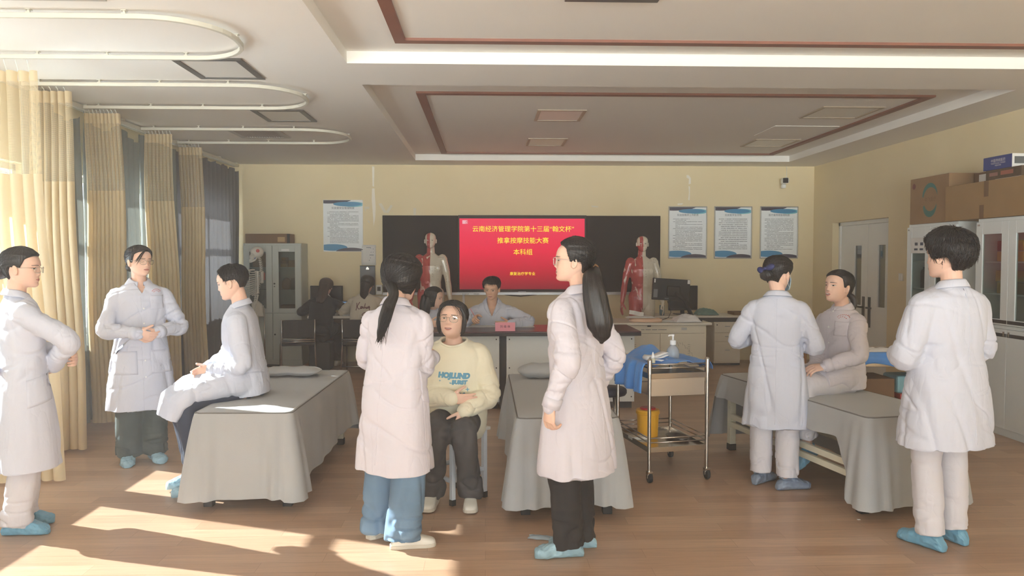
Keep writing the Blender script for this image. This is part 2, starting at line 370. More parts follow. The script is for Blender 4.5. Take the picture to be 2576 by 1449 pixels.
# double door in the recess of the right wall
M_DOOR = mat('door_grey_white', rgb(238, 238, 234), 0.45, noise_s=2, noise_a=0.03)
M_BLACKM = mat('black_metal', rgb(48, 46, 46), 0.4, metal=0.3)
M_STEEL = mat('brushed_steel', rgb(196, 194, 190), 0.22, metal=1.0)
dx = RX + 0.11
b = MB(); b.box((dx - .02, D0, 0), (dx + .06, D0 + .05, DZ)); b.box((dx - .02, D1 - .05, 0), (dx + .06, D1, DZ)); b.box((dx - .02, D0, DZ - .05), (dx + .06, D1, DZ))
dr = struct(b.build('door_1', M_DOOR, bevel=0.004))
ym = 9.33 + 0.72
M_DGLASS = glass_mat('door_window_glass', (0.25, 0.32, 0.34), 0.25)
for (ya, yb, ws, hs) in ((D0 + .052, ym - .003, (9.60, 9.79), ym - 0.07), (ym + .003, D1 - .052, (10.22, 10.42), ym + 0.09)):
    b = MB(); z0, z1 = 0.90, 1.70
    b.box((dx, ya, 0.01), (dx + .045, ws[0], DZ - .052)); b.box((dx, ws[1], 0.01), (dx + .045, yb, DZ - .052)); b.box((dx, ws[0], 0.01), (dx + .045, ws[1], z0)); b.box((dx, ws[0], z1), (dx + .045, ws[1], DZ - .052))
    b.build('door_leaf', M_DOOR, dr)
    MB().box((dx + .018, ws[0], z0), (dx + .024, ws[1], z1)).build('door_window', M_DGLASS, dr)
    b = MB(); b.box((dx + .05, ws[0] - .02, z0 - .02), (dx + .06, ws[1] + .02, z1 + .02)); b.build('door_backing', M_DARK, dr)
    b = MB(); b.box((dx - .012, hs - .03, 0.62), (dx, hs + .03, 1.02)); s_ = -1 if hs < ym else 1
    b.box((dx - .05, hs - .01, 0.87), (dx - .012, hs + .01, 0.89)); b.box((dx - .055, hs - .01 if s_ > 0 else hs - .13, 0.868), (dx - .04, hs + .13 if s_ > 0 else hs + .01, 0.892))
    b.build('door_handle', M_BLACKM, dr, bevel=0.003)
for z in (1.72, 1.25):
    MB().tube([(dx - .01, D0 + .05, z), (dx - .01, D0 + .05, z + .17)], .014).build('hinge', M_STEEL, dr, smooth=True)
b = MB(); b.box((RX - .012, 8.97, 1.26), (RX, 9.06, 1.35)); b.box((RX - .016, 8.99, 1.27), (RX - .01, 9.04, 1.34))
tag(b.build('light_switch', M_WHITE, bevel=0.003), 'white light switch on the right wall beside the double door', 'switch')
# ------------------------------------------------------------------ curtain tracks
M_TRACK = mat('track_ivory', rgb(214, 210, 196), 0.4)
def track(y0, y1, xr, xl, label, r=0.42):
    o = thing('curtain_track', label, 'curtain track', (0, 0, 0), 0, 'U-shaped curtain tracks on the ceiling'); z = CZ - 0.034
    pts = [(xl, y0)]
    rr = min(r, (y1 - y0) / 2 * 0.92)
    n = 8
    pts += [(xr - rr + rr * math.sin(a), y0 + rr - rr * math.cos(a)) for a in [PI / 2 * k / n for k in range(n + 1)]]
    pts += [(xr - rr + rr * math.cos(a), y1 - rr + rr * math.sin(a)) for a in [PI / 2 * k / n for k in range(n + 1)]]
    pts += [(xl, y1)]
    b = MB(); rings = []
    for i, (x, y) in enumerate(pts):
        a = Vector(pts[max(i - 1, 0)]); c = Vector(pts[min(i + 1, len(pts) - 1)]); t = (c - a).normalized(); nrm = Vector((t.y, -t.x))
        rings.append([(x + nrm.x * s * .013, y + nrm.y * s * .013, z + dz) for s, dz in ((-1, -.014), (1, -.014), (1, .014), (-1, .014))])
    b.loft(rings); b.build('rail', M_TRACK, o, bevel=0.004)
    spots = [(xl + (xr - rr - xl) * q, y) for y in (y0, y1) for q in (.08, .36, .64, .96)] + [(xr, (y0 + y1) / 2)]
    for (x, y) in spots:
        q = MB(); q.box((x - .012, y - .014, z + .012), (x + .012, y + .014, z + .018)); q.box((x - .006, y - .006, z + .012), (x + .006, y + .006, CZ)); q.box((x - .014, y - .014, CZ - .004), (x + .014, y + .014, CZ))
        q.build('bracket', M_TRACK, o)
    return o
track(4.42, 5.31, -1.52, -3.55, 'ivory U-shaped curtain track nearest the camera')
track(6.13, 7.05, -1.50, -3.55, 'ivory U-shaped curtain track, the middle of the three')
track(8.20, 9.15, -1.50, -3.55, 'ivory U-shaped curtain track nearest the back wall')
RAILX = -3.58
b = MB(); b.box((RAILX - .02, 5.55, CZ - .05), (RAILX + .02, 11.42, CZ - .015)); b.box((RAILX - .055, 5.55, CZ - .05), (RAILX - .035, 11.42, CZ - .02))
for k in range(9): b.box((RAILX - .08, 5.7 + k * .7, CZ - .02), (RAILX + .03, 5.74 + k * .7, CZ))
tag(b.build('window_curtain_rail', M_TRACK), 'long ivory curtain rail over the windows along the left wall', 'curtain rail')

# ------------------------------------------------------------------ curtains
def mesh_cloth(name, col):
    m = bpy.data.materials.new(name); m.use_nodes = True; N = m.node_tree.nodes; L = m.node_tree.links
    p = N['Principled BSDF']; p.inputs['Base Color'].default_value = col; p.inputs['Roughness'].default_value = 0.8
    uv = N.new('ShaderNodeUVMap'); sep = N.new('ShaderNodeSeparateXYZ'); L.new(uv.outputs[0], sep.inputs[0])
    def saw(sock, per, lo):
        a = N.new('ShaderNodeMath'); a.operation = 'MULTIPLY'; a.inputs[1].default_value = 1.0 / per; L.new(sock, a.inputs[0])
        f = N.new('ShaderNodeMath'); f.operation = 'FRACT'; L.new(a.outputs[0], f.inputs[0])
        g = N.new('ShaderNodeMath'); g.operation = 'GREATER_THAN'; g.inputs[1].default_value = lo; L.new(f.outputs[0], g.inputs[0]); return g.outputs[0]
    u = saw(sep.outputs[0], 0.0075, 0.40); v = saw(sep.outputs[1], 0.0075, 0.40)
    k = N.new('ShaderNodeMath'); k.operation = 'MULTIPLY'; L.new(u, k.inputs[0]); L.new(v, k.inputs[1])
    t = N.new('ShaderNodeBsdfTransparent'); tl = N.new('ShaderNodeBsdfTranslucent'); tl.inputs[0].default_value = col
    m1 = N.new('ShaderNodeMixShader'); m1.inputs[0].default_value = 0.4; L.new(p.outputs[0], m1.inputs[1]); L.new(tl.outputs[0], m1.inputs[2])
    m2 = N.new('ShaderNodeMixShader'); L.new(k.outputs[0], m2.inputs[0]); L.new(m1.outputs[0], m2.inputs[1]); L.new(t.outputs[0], m2.inputs[2]); L.new(m2.outputs[0], N['Material Output'].inputs[0])
    return m
CREAM = rgb(234, 216, 180)
M_CREAM = mat('cream_curtain_cloth', CREAM, 0.85, sheen=0.2, transl=0.42, noise_s=2.0, noise_a=0.05, bump=0.05, bump_s=250)
M_NET = mesh_cloth('cream_netting', CREAM)
M_GREY = mat('grey_curtain_cloth', rgb(130, 134, 128), 0.85, sheen=0.15, transl=0.16, noise_s=2.0, noise_a=0.08, bump=0.05, bump_s=200)
M_GREYD = mat('dark_grey_curtain_cloth', rgb(108, 106, 108), 0.85, sheen=0.15, transl=0.22, noise_s=2.0, noise_a=0.08, bump=0.05, bump_s=200)

def sheet(A, B, pleats, amp, zs, seed, flare=1.0, ztop=None, A2=None, B2=None, sway=0.0):
    """pleated cloth sheet points rows for heights zs from A to B (2-D) flaring towards the hem"""
    rng = np.random.RandomState(seed); ph = rng.rand(4) * 6.28; n = pleats * 14
    A, B = Vector(A), Vector(B); A2 = Vector(A2) if A2 else A; B2 = Vector(B2) if B2 else B
    jit = np.cumsum(rng.normal(0, .35, pleats + 2)); am = 0.65 + 0.7 * rng.rand(pleats + 2)
    rows = []; ut = []
    ztopv, zbot = zs[0], zs[-1]
    for z in zs:
        f = (ztopv - z) / max(ztopv - zbot, 1e-6)
        a, bb = A.lerp(A2, f), B.lerp(B2, f); d = bb - a; t = d.normalized(); nr = Vector((-t.y, t.x))
        row = []
        for j in range(n + 1):
            u = j / n; k = u * pleats; i0 = int(min(k, pleats)); fr = k - i0
            jj = jit[i0] * (1 - fr) + jit[i0 + 1] * fr; aa = am[i0] * (1 - fr) + am[i0 + 1] * fr
            w_ = 2 * PI * k + 0.5 * jj
            s = math.sin(w_); s = math.copysign(abs(s) ** 0.8, s)
            off = amp * aa * s * (0.75 + 0.35 * f) + amp * 0.5 * f * math.sin(2.1 * u * PI * 2 + ph[0] + f * 1.7) + sway * f * math.sin(ph[1] + 3 * u)
            along = amp * 0.55 * math.cos(w_ * 1.0 + .5) * aa * (0.6 + .5 * f) + 0.01 * math.sin(9 * f + ph[2])
            p = a + d * u + nr * off + t * along
            row.append((p.x, p.y, z + (ztop(u) if ztop and f < 0.5 else 0) * (1 - 2 * f if f < .5 else 0)))
        rows.append(row)
    arc = [0.0]
    r0 = rows[len(rows) // 2]
    for j in range(1, len(r0)): arc.append(arc[-1] + math.hypot(r0[j][0] - r0[j - 1][0], r0[j][1] - r0[j - 1][1]))
    return rows, arc
def cloth_obj(name, rows, arc, m, parent, off):
    b = MB(); R = [[Vector(p) - off for p in r] for r in rows]; b.grid(R)
    me_o = b.build(name, m, parent, smooth=True); me = me_o.data; uv = me.uv_layers.new(name='UVMap'); n = len(arc)
    for lp in me.loops:
        vi = lp.vertex_index; uv.data[lp.index].uv = (arc[vi % n], me.vertices[vi].co.z)
    return me_o
M_HOOK = mat('hook_white', rgb(225, 225, 218), 0.4)
def cream_curtain(y, xa, xb, xa2, xb2, pleats, zt, zh, zn, zb, label, seed, amp=0.035):
    o = thing('cubicle_curtain', label, 'curtain', ((xa + xb) / 2, y, zb), 0, 'cream cubicle curtains with netting tops'); off = Vector(o.location)
    zs = [zt - (zt - zh) * k / 3 for k in range(4)]
    z2 = [zh - (zh - zn) * k / 6 for k in range(7)]; z3 = [zn - (zn - zb) * k / 14 for k in range(15)]
    allz = zs + z2[1:] + z3[1:]
    rows, arc = sheet((xa, y), (xb, y), pleats, amp, allz, seed, A2=(xa2, y), B2=(xb2, y), sway=0.03)
    # pinched heading: the top edge is gathered at the hooks
    cloth_obj('header_band', rows[:4], arc, M_CREAM, o, off)
    cloth_obj('netting', rows[3:10], arc, M_NET, o, off)
    cloth_obj('cloth_panel', rows[9:], arc, M_CREAM, o, off)
    hemr = [[(p[0], p[1] - .002, p[2] + dz) for p in rows[-1]] for dz in (0.05, 0.053)]
    cloth_obj('hem', hemr, arc, M_CREAM, o, off)
    for k in range(pleats):
        j = int((k + 0.25) * 14); p = Vector(rows[0][j]) - off
        q = MB(); q.tube([p + Vector((0, 0, -.06)), p + Vector((.006, 0, -.01)), p + Vector((0, 0, .02)), Vector((p.x, 0, CZ - .055 - off.z))], .0035, 5); q.build('hook', M_HOOK, o, smooth=True)
    return o
cream_curtain(5.31, -3.60, -2.99, -3.55, -2.86, 8, CZ - .13, 2.70, 2.09, .025, 'nearest cream curtain with netting top, sunlit behind the woman at left edge', 3, .042)
cream_curtain(6.13, -3.52, -3.20, -3.52, -3.14, 6, CZ - .09, 2.72, 2.12, .03, 'second cream curtain from the camera, bunched beside the nearest one', 5)
cream_curtain(7.05, -3.55, -3.24, -3.55, -3.20, 9, CZ - .09, 2.72, 2.13, .05, 'third cream curtain from camera, just left of the standing woman with clasped hands', 8, .03)
cream_curtain(8.20, -3.53, -3.24, -3.53, -3.16, 8, CZ - .09, 2.72, 2.12, .05, 'fourth cream curtain from camera, just right of the standing woman with clasped hands', 11, .03)
cream_curtain(9.15, -3.54, -3.27, -3.54, -3.24, 7, CZ - .09, 2.72, 2.12, .05, 'cream curtain farthest from the camera, next to the dark grey corner curtain', 13, .03)
def grey_curtain(y0, y1, pleats, label, seed, m=None, drop=None, zb=.06):
    o = thing('window_curtain', label, 'curtain', (RAILX, (y0 + y1) / 2, zb), 0, 'grey window curtains'); off = Vector(o.location)
    zs = [CZ - .055 - (CZ - .055 - zb) * k / 22 for k in range(23)]
    rows, arc = sheet((RAILX, y0), (RAILX, y1), pleats, .032, zs, seed, ztop=drop, sway=.03)
    cloth_obj('cloth_panel', rows, arc, m or M_GREY, o, off)
    return o
grey_curtain(6.20, 7.02, 6, 'grey window curtain between second and third cream curtains', 21, drop=lambda u: -.14 * math.exp(-((u - .75) / .3) ** 2))
grey_curtain(7.10, 8.17, 8, 'grey window curtain between third and fourth cream curtains', 22, drop=lambda u: -.13 * abs(math.sin(PI * u * 1.6)))
grey_curtain(8.24, 9.12, 6, 'narrow grey window curtain between the two farthest cream curtains', 23, drop=lambda u: -.03 - .04 * u)
grey_curtain(9.19, 11.40, 14, 'dark grey window curtain in the back left corner of the room', 24, M_GREYD, drop=lambda u: -.05 - .02 * math.sin(13 * PI * u))

# ------------------------------------------------------------------ massage beds
M_BED = mat('grey_bed_cloth', rgb(170, 171, 172), 0.85, sheen=0.2, noise_s=3, noise_a=0.03, bump=0.12, bump_s=300)
M_PIPE = mat('bed_piping', rgb(120, 116, 112), 0.7)
M_CREAMF = mat('cream_bed_frame', rgb(224, 220, 200), 0.45)
M_RUBBER = mat('black_rubber', rgb(38, 38, 38), 0.7)
def rrect(w, l, r, n=6):
    pts = []
    for (cx, cy, a0) in ((w - r, r, -PI / 2), (w - r, l - r, 0), (r, l - r, PI / 2), (r, r, PI)):
        pts += [(cx + r * math.cos(a0 + PI / 2 * k / n), cy + r * math.sin(a0 + PI / 2 * k / n)) for k in range(n + 1)]
    return pts
def resample(pts, n):
    P = [Vector(p) for p in pts] + [Vector(pts[0])]; L_ = [0]
    for i in range(1, len(P)): L_.append(L_[-1] + (P[i] - P[i - 1]).length)
    out = []
    for k in range(n):
        s = L_[-1] * k / n; i = max(j for j in range(len(L_)) if L_[j] <= s); i = min(i, len(P) - 2)
        f = (s - L_[i]) / max(L_[i + 1] - L_[i], 1e-9); out.append(P[i].lerp(P[i + 1], f))
    return out
def bed(corner, ang, w, l, label, hem, seed, flare=0.05, top=0.60):
    """corner = near-left corner; local x across, y along the bed; hem(side, t) -> hem height"""
    o = thing('massage_bed', label, 'bed', (corner[0], corner[1], 0), ang, 'grey skirted massage beds'); rng = np.random.RandomState(seed)
    per = rrect(w, l, .035); n = 300; P = resample(per, n)
    b = MB(); ctr = Vector((w / 2, l / 2))
    def ring(s, z): return [(ctr.x + (p.x - ctr.x) * s[0], ctr.y + (p.y - ctr.y) * s[1], z) for p in P]
    rings = [ring((1, 1), top - .09), ring((1.0, 1.0), top - .012), ring((.985, .995), top - .002), ring((.95, .985), top), ring((.6, .8), top + .004), ring((.1, .1), top + .005)]
    b.loft(rings); b.build('mattress', M_BED, o, smooth=True)
    MB().tube([(p.x * 1.004 - .001, p.y, top - .006) for p in P[::3]], .0045, 6, loop=True).build('piping', M_PIPE, o, smooth=True)
    # skirt
    rows = []; nz = 16; ph = rng.rand(8) * 6.28
    nearx = [0, w]
    for k in range(nz + 1):
        f = k / nz; row = []
        for i, p in enumerate(P):
            q = P[(i + 1) % n] - P[i - 1]; t = q.normalized(); nr = Vector((t.y, -t.x))
            cd = min((p - Vector(c)).length for c in ((0, 0), (w, 0), (0, l), (w, l)))
            side = 'front' if p.y < .04 else 'back' if p.y > l - .04 else 'left' if p.x < w / 2 else 'right'
            tt = p.x / w if side in ('front', 'back') else p.y / l
            s = i / n * 2 * (w + l)
            fold = .45 * math.sin(s * 7 + ph[0]) + .35 * math.sin(s * 13 + ph[1]) + .3 * math.sin(s * 23 + ph[2] + f)
            cf = math.exp(-(cd / .13) ** 2)
            cfold = cf * (1.0 * math.cos(cd * 62) + .9)
            o_ = .006 + flare * f ** .8 * (.5 + .9 * cf) + .022 * f * fold * (1 - .6 * cf) + .030 * cfold * f ** .7
            zh = hem(side, tt) + .012 * math.sin(s * 3 + ph[3])
            z = top - .008 - (top - .008 - zh) * f
            row.append((p.x + nr.x * o_, p.y + nr.y * o_, z))
        row.append(row[0]); rows.append(row)
    bb = MB(); bb.grid(rows); bb.build('bed_skirt', M_BED, o, smooth=True)
    for lx in (.05, w - .05):
        for ly in (.10, l - .10):
            q = MB().mat(0).box((lx - .025, ly - .025, .05), (lx + .025, ly + .025, top - .09)).mat(1).box((lx - .028, ly - .028, 0), (lx + .028, ly + .028, .05)); q.build('leg', [M_CREAMF, M_RUBBER], o, bevel=.003)
    for lx in (.035, w - .035):
        q = MB(); q.box((lx - .015, .12, .255), (lx + .015, l - .12, .295)); q.box((lx - .015, .12, .19), (lx + .015, l - .12, .23)); q.build('side_rail', M_CREAMF, o, bevel=.003)
    return o
bed((-1.755, 4.70), -.02, .585, 1.78, 'grey skirted massage bed at left with the young man sitting on it', lambda s, t: .075 if s == 'front' else (.085 + .10 * t if s == 'right' else .10), 31)
bed((.19, 4.48), .0, .59, 1.72, 'grey skirted massage bed behind the ponytailed woman in black trousers', lambda s, t: .085 if s == 'front' else .09, 32)
bed((2.235, 4.42), .19, .60, 1.78, 'grey skirted massage bed at right with the seated woman in white', lambda s, t: .055 if s == 'front' else (.06 + .36 * min(1, max(0, (t - .05) / .10)) ** .7 if s == 'left' else .08), 33)

def pillow(loc, rz, sx, sy, sz, label, seed, waist=0.0):
    b = MB(); n, m = 48, 20; rings = []
    for i in range(m + 1):
        v = -PI / 2 + PI * i / m; ring = []
        for k in range(n):
            a = 2 * PI * k / n; c, s = math.cos(a), math.sin(a)
            e = .55; x = math.copysign(abs(c) ** e, c); y = math.copysign(abs(s) ** e, s); cv = max(math.cos(v), .001)
            X, Y = x * cv ** .35, y * cv ** .35; pin = 1 - waist * math.exp(-(X / .22) ** 2)
            Z = math.sin(v) * (1 - .55 * max(abs(X), abs(Y)) ** 3) * (1 - .5 * waist * math.exp(-(X / .2) ** 2))
            nz = noise.noise(Vector((X * 3.5 + seed, Y * 5, Z * 2))) * .12 + .05 * math.sin(12 * X + 4 * Y + seed)
            ring.append((X * sx, Y * sy * pin, sz + .003 + Z * sz * (1 + nz)))
        rings.append(ring)
    b.loft(rings); o = b.build('pillow', M_BED, None, smooth=True, loc=loc); o.rotation_euler = (0, 0, rz)
    tag(o, label, 'pillow', 'grey pillows on the beds')
    return o
pp = PZ(732, 946, .605); pillow((pp.x, pp.y, .608), -.05, .235, .13, .034, 'grey pinched-waist pillow at far end of the left massage bed', 2, .28)
pillow((.45, 5.93, .608), .0, .20, .12, .055, 'grey pillow at far end of the centre massage bed', 5)

# phone on the left bed
pp = PZ(607, 998, .61); M_PHONE = mat('phone_black', rgb(40, 42, 46), 0.2)
b = MB(); b.box((-.072, -.036, 0), (.072, .036, .009)); o = b.build('mobile_phone', M_PHONE, bevel=.003, loc=(pp.x, pp.y, .6065)); o.rotation_euler = (0, 0, -.05)
tag(o, 'dark mobile phone lying on the left massage bed', 'phone')
# ------------------------------------------------------------------ back wall: board, posters, small fixtures
M_BOARD = mat('black_board', rgb(26, 25, 25), 0.7, spec=.25, noise_s=4, noise_a=0.08)
M_BLACKP = mat('black_plastic', rgb(20, 20, 21), 0.5, spec=.3)
M_ALU = mat('aluminium_rail', rgb(176, 174, 172), 0.35, metal=0.7)
M_YEL = mat('slide_yellow_letters', rgb(190, 186, 40), 0.6, emit=(rgb(240, 236, 40), 0.7))
def screen_material():
    m = bpy.data.materials.new('slide_red'); m.use_nodes = True; N = m.node_tree.nodes; L = m.node_tree.links; p = N['Principled BSDF']
    tc = N.new('ShaderNodeTexCoord'); sp = N.new('ShaderNodeSeparateXYZ'); L.new(tc.outputs['Generated'], sp.inputs[0])
    r = N.new('ShaderNodeValToRGB'); e = r.color_ramp.elements; e[0].position = 0.0; e[0].color = rgb(128, 20, 36); e[1].position = 1.0; e[1].color = rgb(236, 52, 88)
    k = e.new(0.22); k.color = rgb(182, 16, 44); k = e.new(0.55); k.color = rgb(230, 26, 66)
    L.new(sp.outputs[2], r.inputs[0]); L.new(r.outputs[0], p.inputs['Emission Color']); p.inputs['Emission Strength'].default_value = 0.72
    p.inputs['Base Color'].default_value = rgb(10, 6, 7); p.inputs['Roughness'].default_value = 0.5; p.inputs['Specular IOR Level'].default_value = 0.1
    return m
WB = BY - .002
bl, tr_ = PY(963, 737, BY - .06), PY(1662, 543, BY - .06)
bx0, bx1, bz0, bz1 = bl.x, tr_.x, bl.z, tr_.z
s0, s1 = PY(1156, 728, BY - .07), PY(1471, 550, BY - .07)
o = thing('smart_blackboard', 'wide black board with a lit red slide screen in its middle', 'blackboard', ((bx0 + bx1) / 2, BY, bz0)); C0 = Vector(o.location)
def lb(b): b.v = [tuple(Vector(p) - C0) for p in b.v]; return b
m1, m2 = s0.x - .02, s1.x + .03
lb(MB().box((bx0, BY - .05, bz0), (m1 - .004, WB, bz1))).build('writing_panel', M_BOARD, o, bevel=.004)
lb(MB().box((m2 + .004, BY - .05, bz0), (bx1, WB, bz1))).build('writing_panel', M_BOARD, o, bevel=.004)
dsp = lb(MB().box((m1, BY - .06, bz0), (m2, WB, bz1 + .005))).build('display', M_BLACKP, o, bevel=.004)
lb(MB().box((s0.x, BY - .062, s0.z), (s1.x, BY - .058, s1.z))).build('screen', screen_material(), o)
sw, scx = s1.x - s0.x, (s0.x + s1.x) / 2
b = MB(); f_ = 11.44 / F_PX
zt = lambda py: PY(1314, py, BY - .062).z
yt = BY - .0635
for s_, size, cx_, py, bold in (('云南经济管理学院第十三届“翰文杯”', .1, PY(1316, 577, BY).x, 577, 0.0006), ('推拿按摩技能大赛', .1, PY(1315, 606, BY).x, 606, 0.0006), ('本科组', .1, PY(1315, 635, BY).x, 635, 0.0006), ('康复治疗学专业', .056, PY(1314, 689, BY).x, 689, 0.0012)):
    V, Fc = text_mesh(s_, 1.0); wd = max(v[0] for v in V) - min(v[0] for v in V); mid = (max(v[0] for v in V) + min(v[0] for v in V)) / 2
    goal = {577: 255, 606: 129, 635: 48, 689: 64}[py] * f_; k = goal / wd
    V, Fc = text_mesh(s_, k)
    b.add([(cx_ + v[0] - mid * k, yt, zt(py) + v[1]) for v in V], Fc)
lb(b).build('slide_lettering', M_YEL, o)
M_ICON = mat('icon_grey', rgb(200, 160, 165), 0.6, emit=(rgb(205, 150, 160), 0.6)); M_ICONR = mat('icon_red', rgb(170, 40, 60), 0.6, emit=(rgb(190, 70, 90), 0.6))
q0 = PY(1163, 563, yt); q1 = PY(1176, 554, yt)
b = MB().mat(0).box((q0.x, yt, q0.z), (q1.x, yt + .001, q1.z)).mat(1)
cc = PY(1175.5, 559.5, yt); b.tube([(cc.x + .021 * math.cos(a), yt - .001, cc.z + .021 * math.sin(a)) for a in [2 * PI * k / 18 for k in range(18)]], .003, 5, loop=True); b.tube([(cc.x - .014, yt - .001, cc.z + .014), (cc.x + .014, yt - .001, cc.z - .014)], .003, 5)
lb(b).build('slide_icon', [M_ICON, M_ICONR], o)
lb(MB().box((bx0, BY - .10, bz0 - .03), (bx1, WB, bz0)).box((bx0, BY - .10, bz0), (bx1, BY - .095, bz0 + .012))).build('ledge', M_ALU, o, bevel=.003)
b = MB()
for xx, wdt in ((1163, 18), (1192, 14)):
    p0 = PY(xx, 738, BY - .102); p1 = PY(xx + wdt, 738, BY - .102)
    n = 6
    for k in range(n): x = p0.x + (p1.x - p0.x) * k / n; b.box((x, BY - .103, bz0 - .02), (x + .008, BY - .1, bz0 - .008))
lb(b).build('ledge_ports', M_BLACKP, o)
p0 = PY(1314, 734, BY - .062); b = MB()
for k in range(7): b.box((p0.x - .055 + k * .016, BY - .0625, p0.z - .004), (p0.x - .045 + k * .016, BY - .06, p0.z + .004))
lb(b).build('maker_mark', M_ALU, o)

# posters
M_PWHITE = mat('poster_paper', rgb(240, 244, 246), 0.5, noise_s=2, noise_a=0.02)
M_PNAVY = mat('poster_navy', rgb(58, 60, 116), 0.4); M_PBLUE = mat('poster_blue', rgb(60, 140, 185), 0.4); M_PCYAN = mat('poster_cyan', rgb(110, 190, 205), 0.4); M_PDK = mat('poster_dark', rgb(52, 46, 70), 0.4)
M_INK = mat('ink_grey', rgb(150, 153, 160), 0.6); M_INKD = mat('ink_dark', rgb(70, 76, 96), 0.6)
M_PFR = mat('poster_frame', rgb(168, 164, 158), 0.35, metal=0.4)
def blob(cx, cz, rx, rz, lo, hi, n=40, tilt=0.0):
    """ellipse clipped to the sheet rectangle"""
    pts = []
    for k in range(n):
        a = 2 * PI * k / n; x, z = rx * math.cos(a), rz * math.sin(a)
        x, z = x * math.cos(tilt) - z * math.sin(tilt), x * math.sin(tilt) + z * math.cos(tilt)
        pts.append((min(max(cx + x, lo[0]), hi[0]), min(max(cz + z, lo[1]), hi[1])))
    return pts
def poster(px0, py0, px1, py1, title, label, lines, frame, variant, seed):
    a, c = PY(px0, py1, BY), PY(px1, py0, BY); W, H = c.x - a.x, c.z - a.z
    o = thing('wall_poster', label, 'poster', (a.x + W / 2, BY, a.z), 0, 'notice posters on the back wall'); rng = np.random.RandomState(seed)
    hw = W / 2; yb = -.012
    MB().box((-hw, -.010, 0), (hw, 0, H)).build('sheet', M_PWHITE, o)
    if frame:
        t = .016; b = MB(); b.box((-hw - t, -.02, -t), (hw + t, 0, 0)); b.box((-hw - t, -.02, H), (hw + t, 0, H + t)); b.box((-hw - t, -.02, 0), (-hw, 0, H)); b.box((hw, -.02, 0), (hw + t, 0, H)); b.build('frame', M_PFR, o, bevel=.005)
    else:
        t = .006; b = MB(); b.box((-hw - t, -.012, -t), (hw + t, 0, 0)); b.box((-hw - t, -.012, H), (hw + t, 0, H + t)); b.box((-hw - t, -.012, 0), (-hw, 0, H)); b.box((hw, -.012, 0), (hw + t, 0, H)); b.build('frame', M_WHITE, o, bevel=.002)
    b = MB()
    def flat(pts, y, mi): b.mat(mi).add([(x, y, z) for x, z in pts], [tuple(range(len(pts)))])
    lo, hi = (-hw, 0), (hw, H)
    d = 0 if variant else 3
    PM = [M_PNAVY, M_PBLUE, M_PCYAN, M_PDK]
    for args, y, mi in [((-hw * .75, H * 1.03, W * .62, H * .095, lo, hi), -.0105, d), ((hw * .22, H * .925, W * .36, H * .045, lo, hi), -.0108, 1), ((-hw * .55, H * .075, W * .38, H * .065, lo, hi), -.0105, 1 if variant == 0 else 2), ((hw * .42, -H * .03, W * .42, H * .10, lo, hi), -.0108, d)] + ([] if variant else [((hw * .5, H * .92, W * .30, H * .05, lo, hi), -.0107, 2)]):
        b = MB(); flat(blob(*args), y, 0); b.build('wave_print', PM[mi], o)
    V, Fc = text_mesh(title, 1.0); wd = max(v[0] for v in V) - min(v[0] for v in V); k = W * (.58 if len(title) > 7 else .46) / wd
    tb = MB(); wall_text(tb, title, k, 0, H * .845, -.0112); tb.build('title', M_INKD, o)
    b = MB(); z = H * .775; top, bot = z, H * .145; step = (top - bot) / lines
    for i in range(lines):
        first = rng.rand() < .38; last = rng.rand() < .3
        x = -hw * .80 + (W * .06 if first else 0); xe = hw * .80 if not last else -hw * .4 + rng.rand() * W * .45
        while x < xe - .006:
            l = min(.008 + rng.rand() * .05, xe - x)
            hgt = step * .36 * (.8 + .3 * rng.rand())
            b.add([(x, -.0112, z), (x + l, -.0112, z), (x + l, -.0112, z - hgt), (x, -.0112, z - hgt)], [(0, 1, 2, 3)]); x += l + .004 + (.008 if rng.rand() < .25 else 0)
        z -= step
    b.build('body_text', M_INK, o)
poster(815, 504, 912, 632, '实验室安全管理制度', 'blue and white notice poster at left beside the black board', 25, False, 0, 1)
poster(1683, 522, 1776, 648, '实验室教师工作职责', 'framed notice poster nearest the black board, leftmost of three in a row', 23, True, 0, 2)
poster(1798, 522, 1889, 648, '实验室学生守则', 'framed notice poster in the middle of three in a row', 17, True, 0, 3)
poster(1913, 522, 2005, 648, '医疗废弃物管理制度', 'framed notice poster at right end of three in a row, above the masked woman', 23, True, 0, 4)

# notice sheet, grey hanging clip folder, white wall socket
def wall_item(px0, py0, px1, py1, y=BY): a, c = PY(px0, py1, y), PY(px1, py0, y); return a.x, a.z, c.x, c.z
x0, z0, x1, z1 = wall_item(909, 616, 945, 667, BY - .03); M_PAPER = mat('white_paper', rgb(226, 224, 220), 0.7, noise_s=6, noise_a=.02)
o = thing('notice_sheet', 'white paper sheet with small marks pinned above the grey clip folder', 'notice', ((x0 + x1) / 2, BY, z0)); hw = (x1 - x0) / 2
b = MB(); b.grid([[(-hw + 2 * hw * i / 6, -.015 - .008 * math.sin(i * .9 + j), (z1 - z0) * j / 5) for i in range(7)] for j in range(6)]); b.build('sheet', M_PAPER, o, smooth=True, thick=.0015)
b = MB(); H = z1 - z0
for (u, v, l) in ((-.3, .85, .3), (.25, .82, .05), (.6, .78, .05), (.3, .62, .05), (.6, .62, .04), (.15, .48, .28), (.2, .34, .06), (.05, .22, .06)): b.box((u * hw, -.026, v * H), (u * hw + l * 2 * hw, -.0255, v * H + .012))
b.build('printed_marks', M_INK, o)
x0, z0, x1, z1 = wall_item(906, 668, 943, 742, BY - .05); M_DGREY = mat('dark_grey_metal', rgb(98, 102, 106), 0.45, metal=.2)
o = thing('clip_folder', 'dark grey metal clip folder hanging on the back wall under the notice sheet', 'folder', ((x0 + x1) / 2, BY, z0)); hw = (x1 - x0) / 2; H = z1 - z0
MB().box((-hw, -.05, 0), (hw, 0, H)).build('case', M_DGREY, o, bevel=.006)
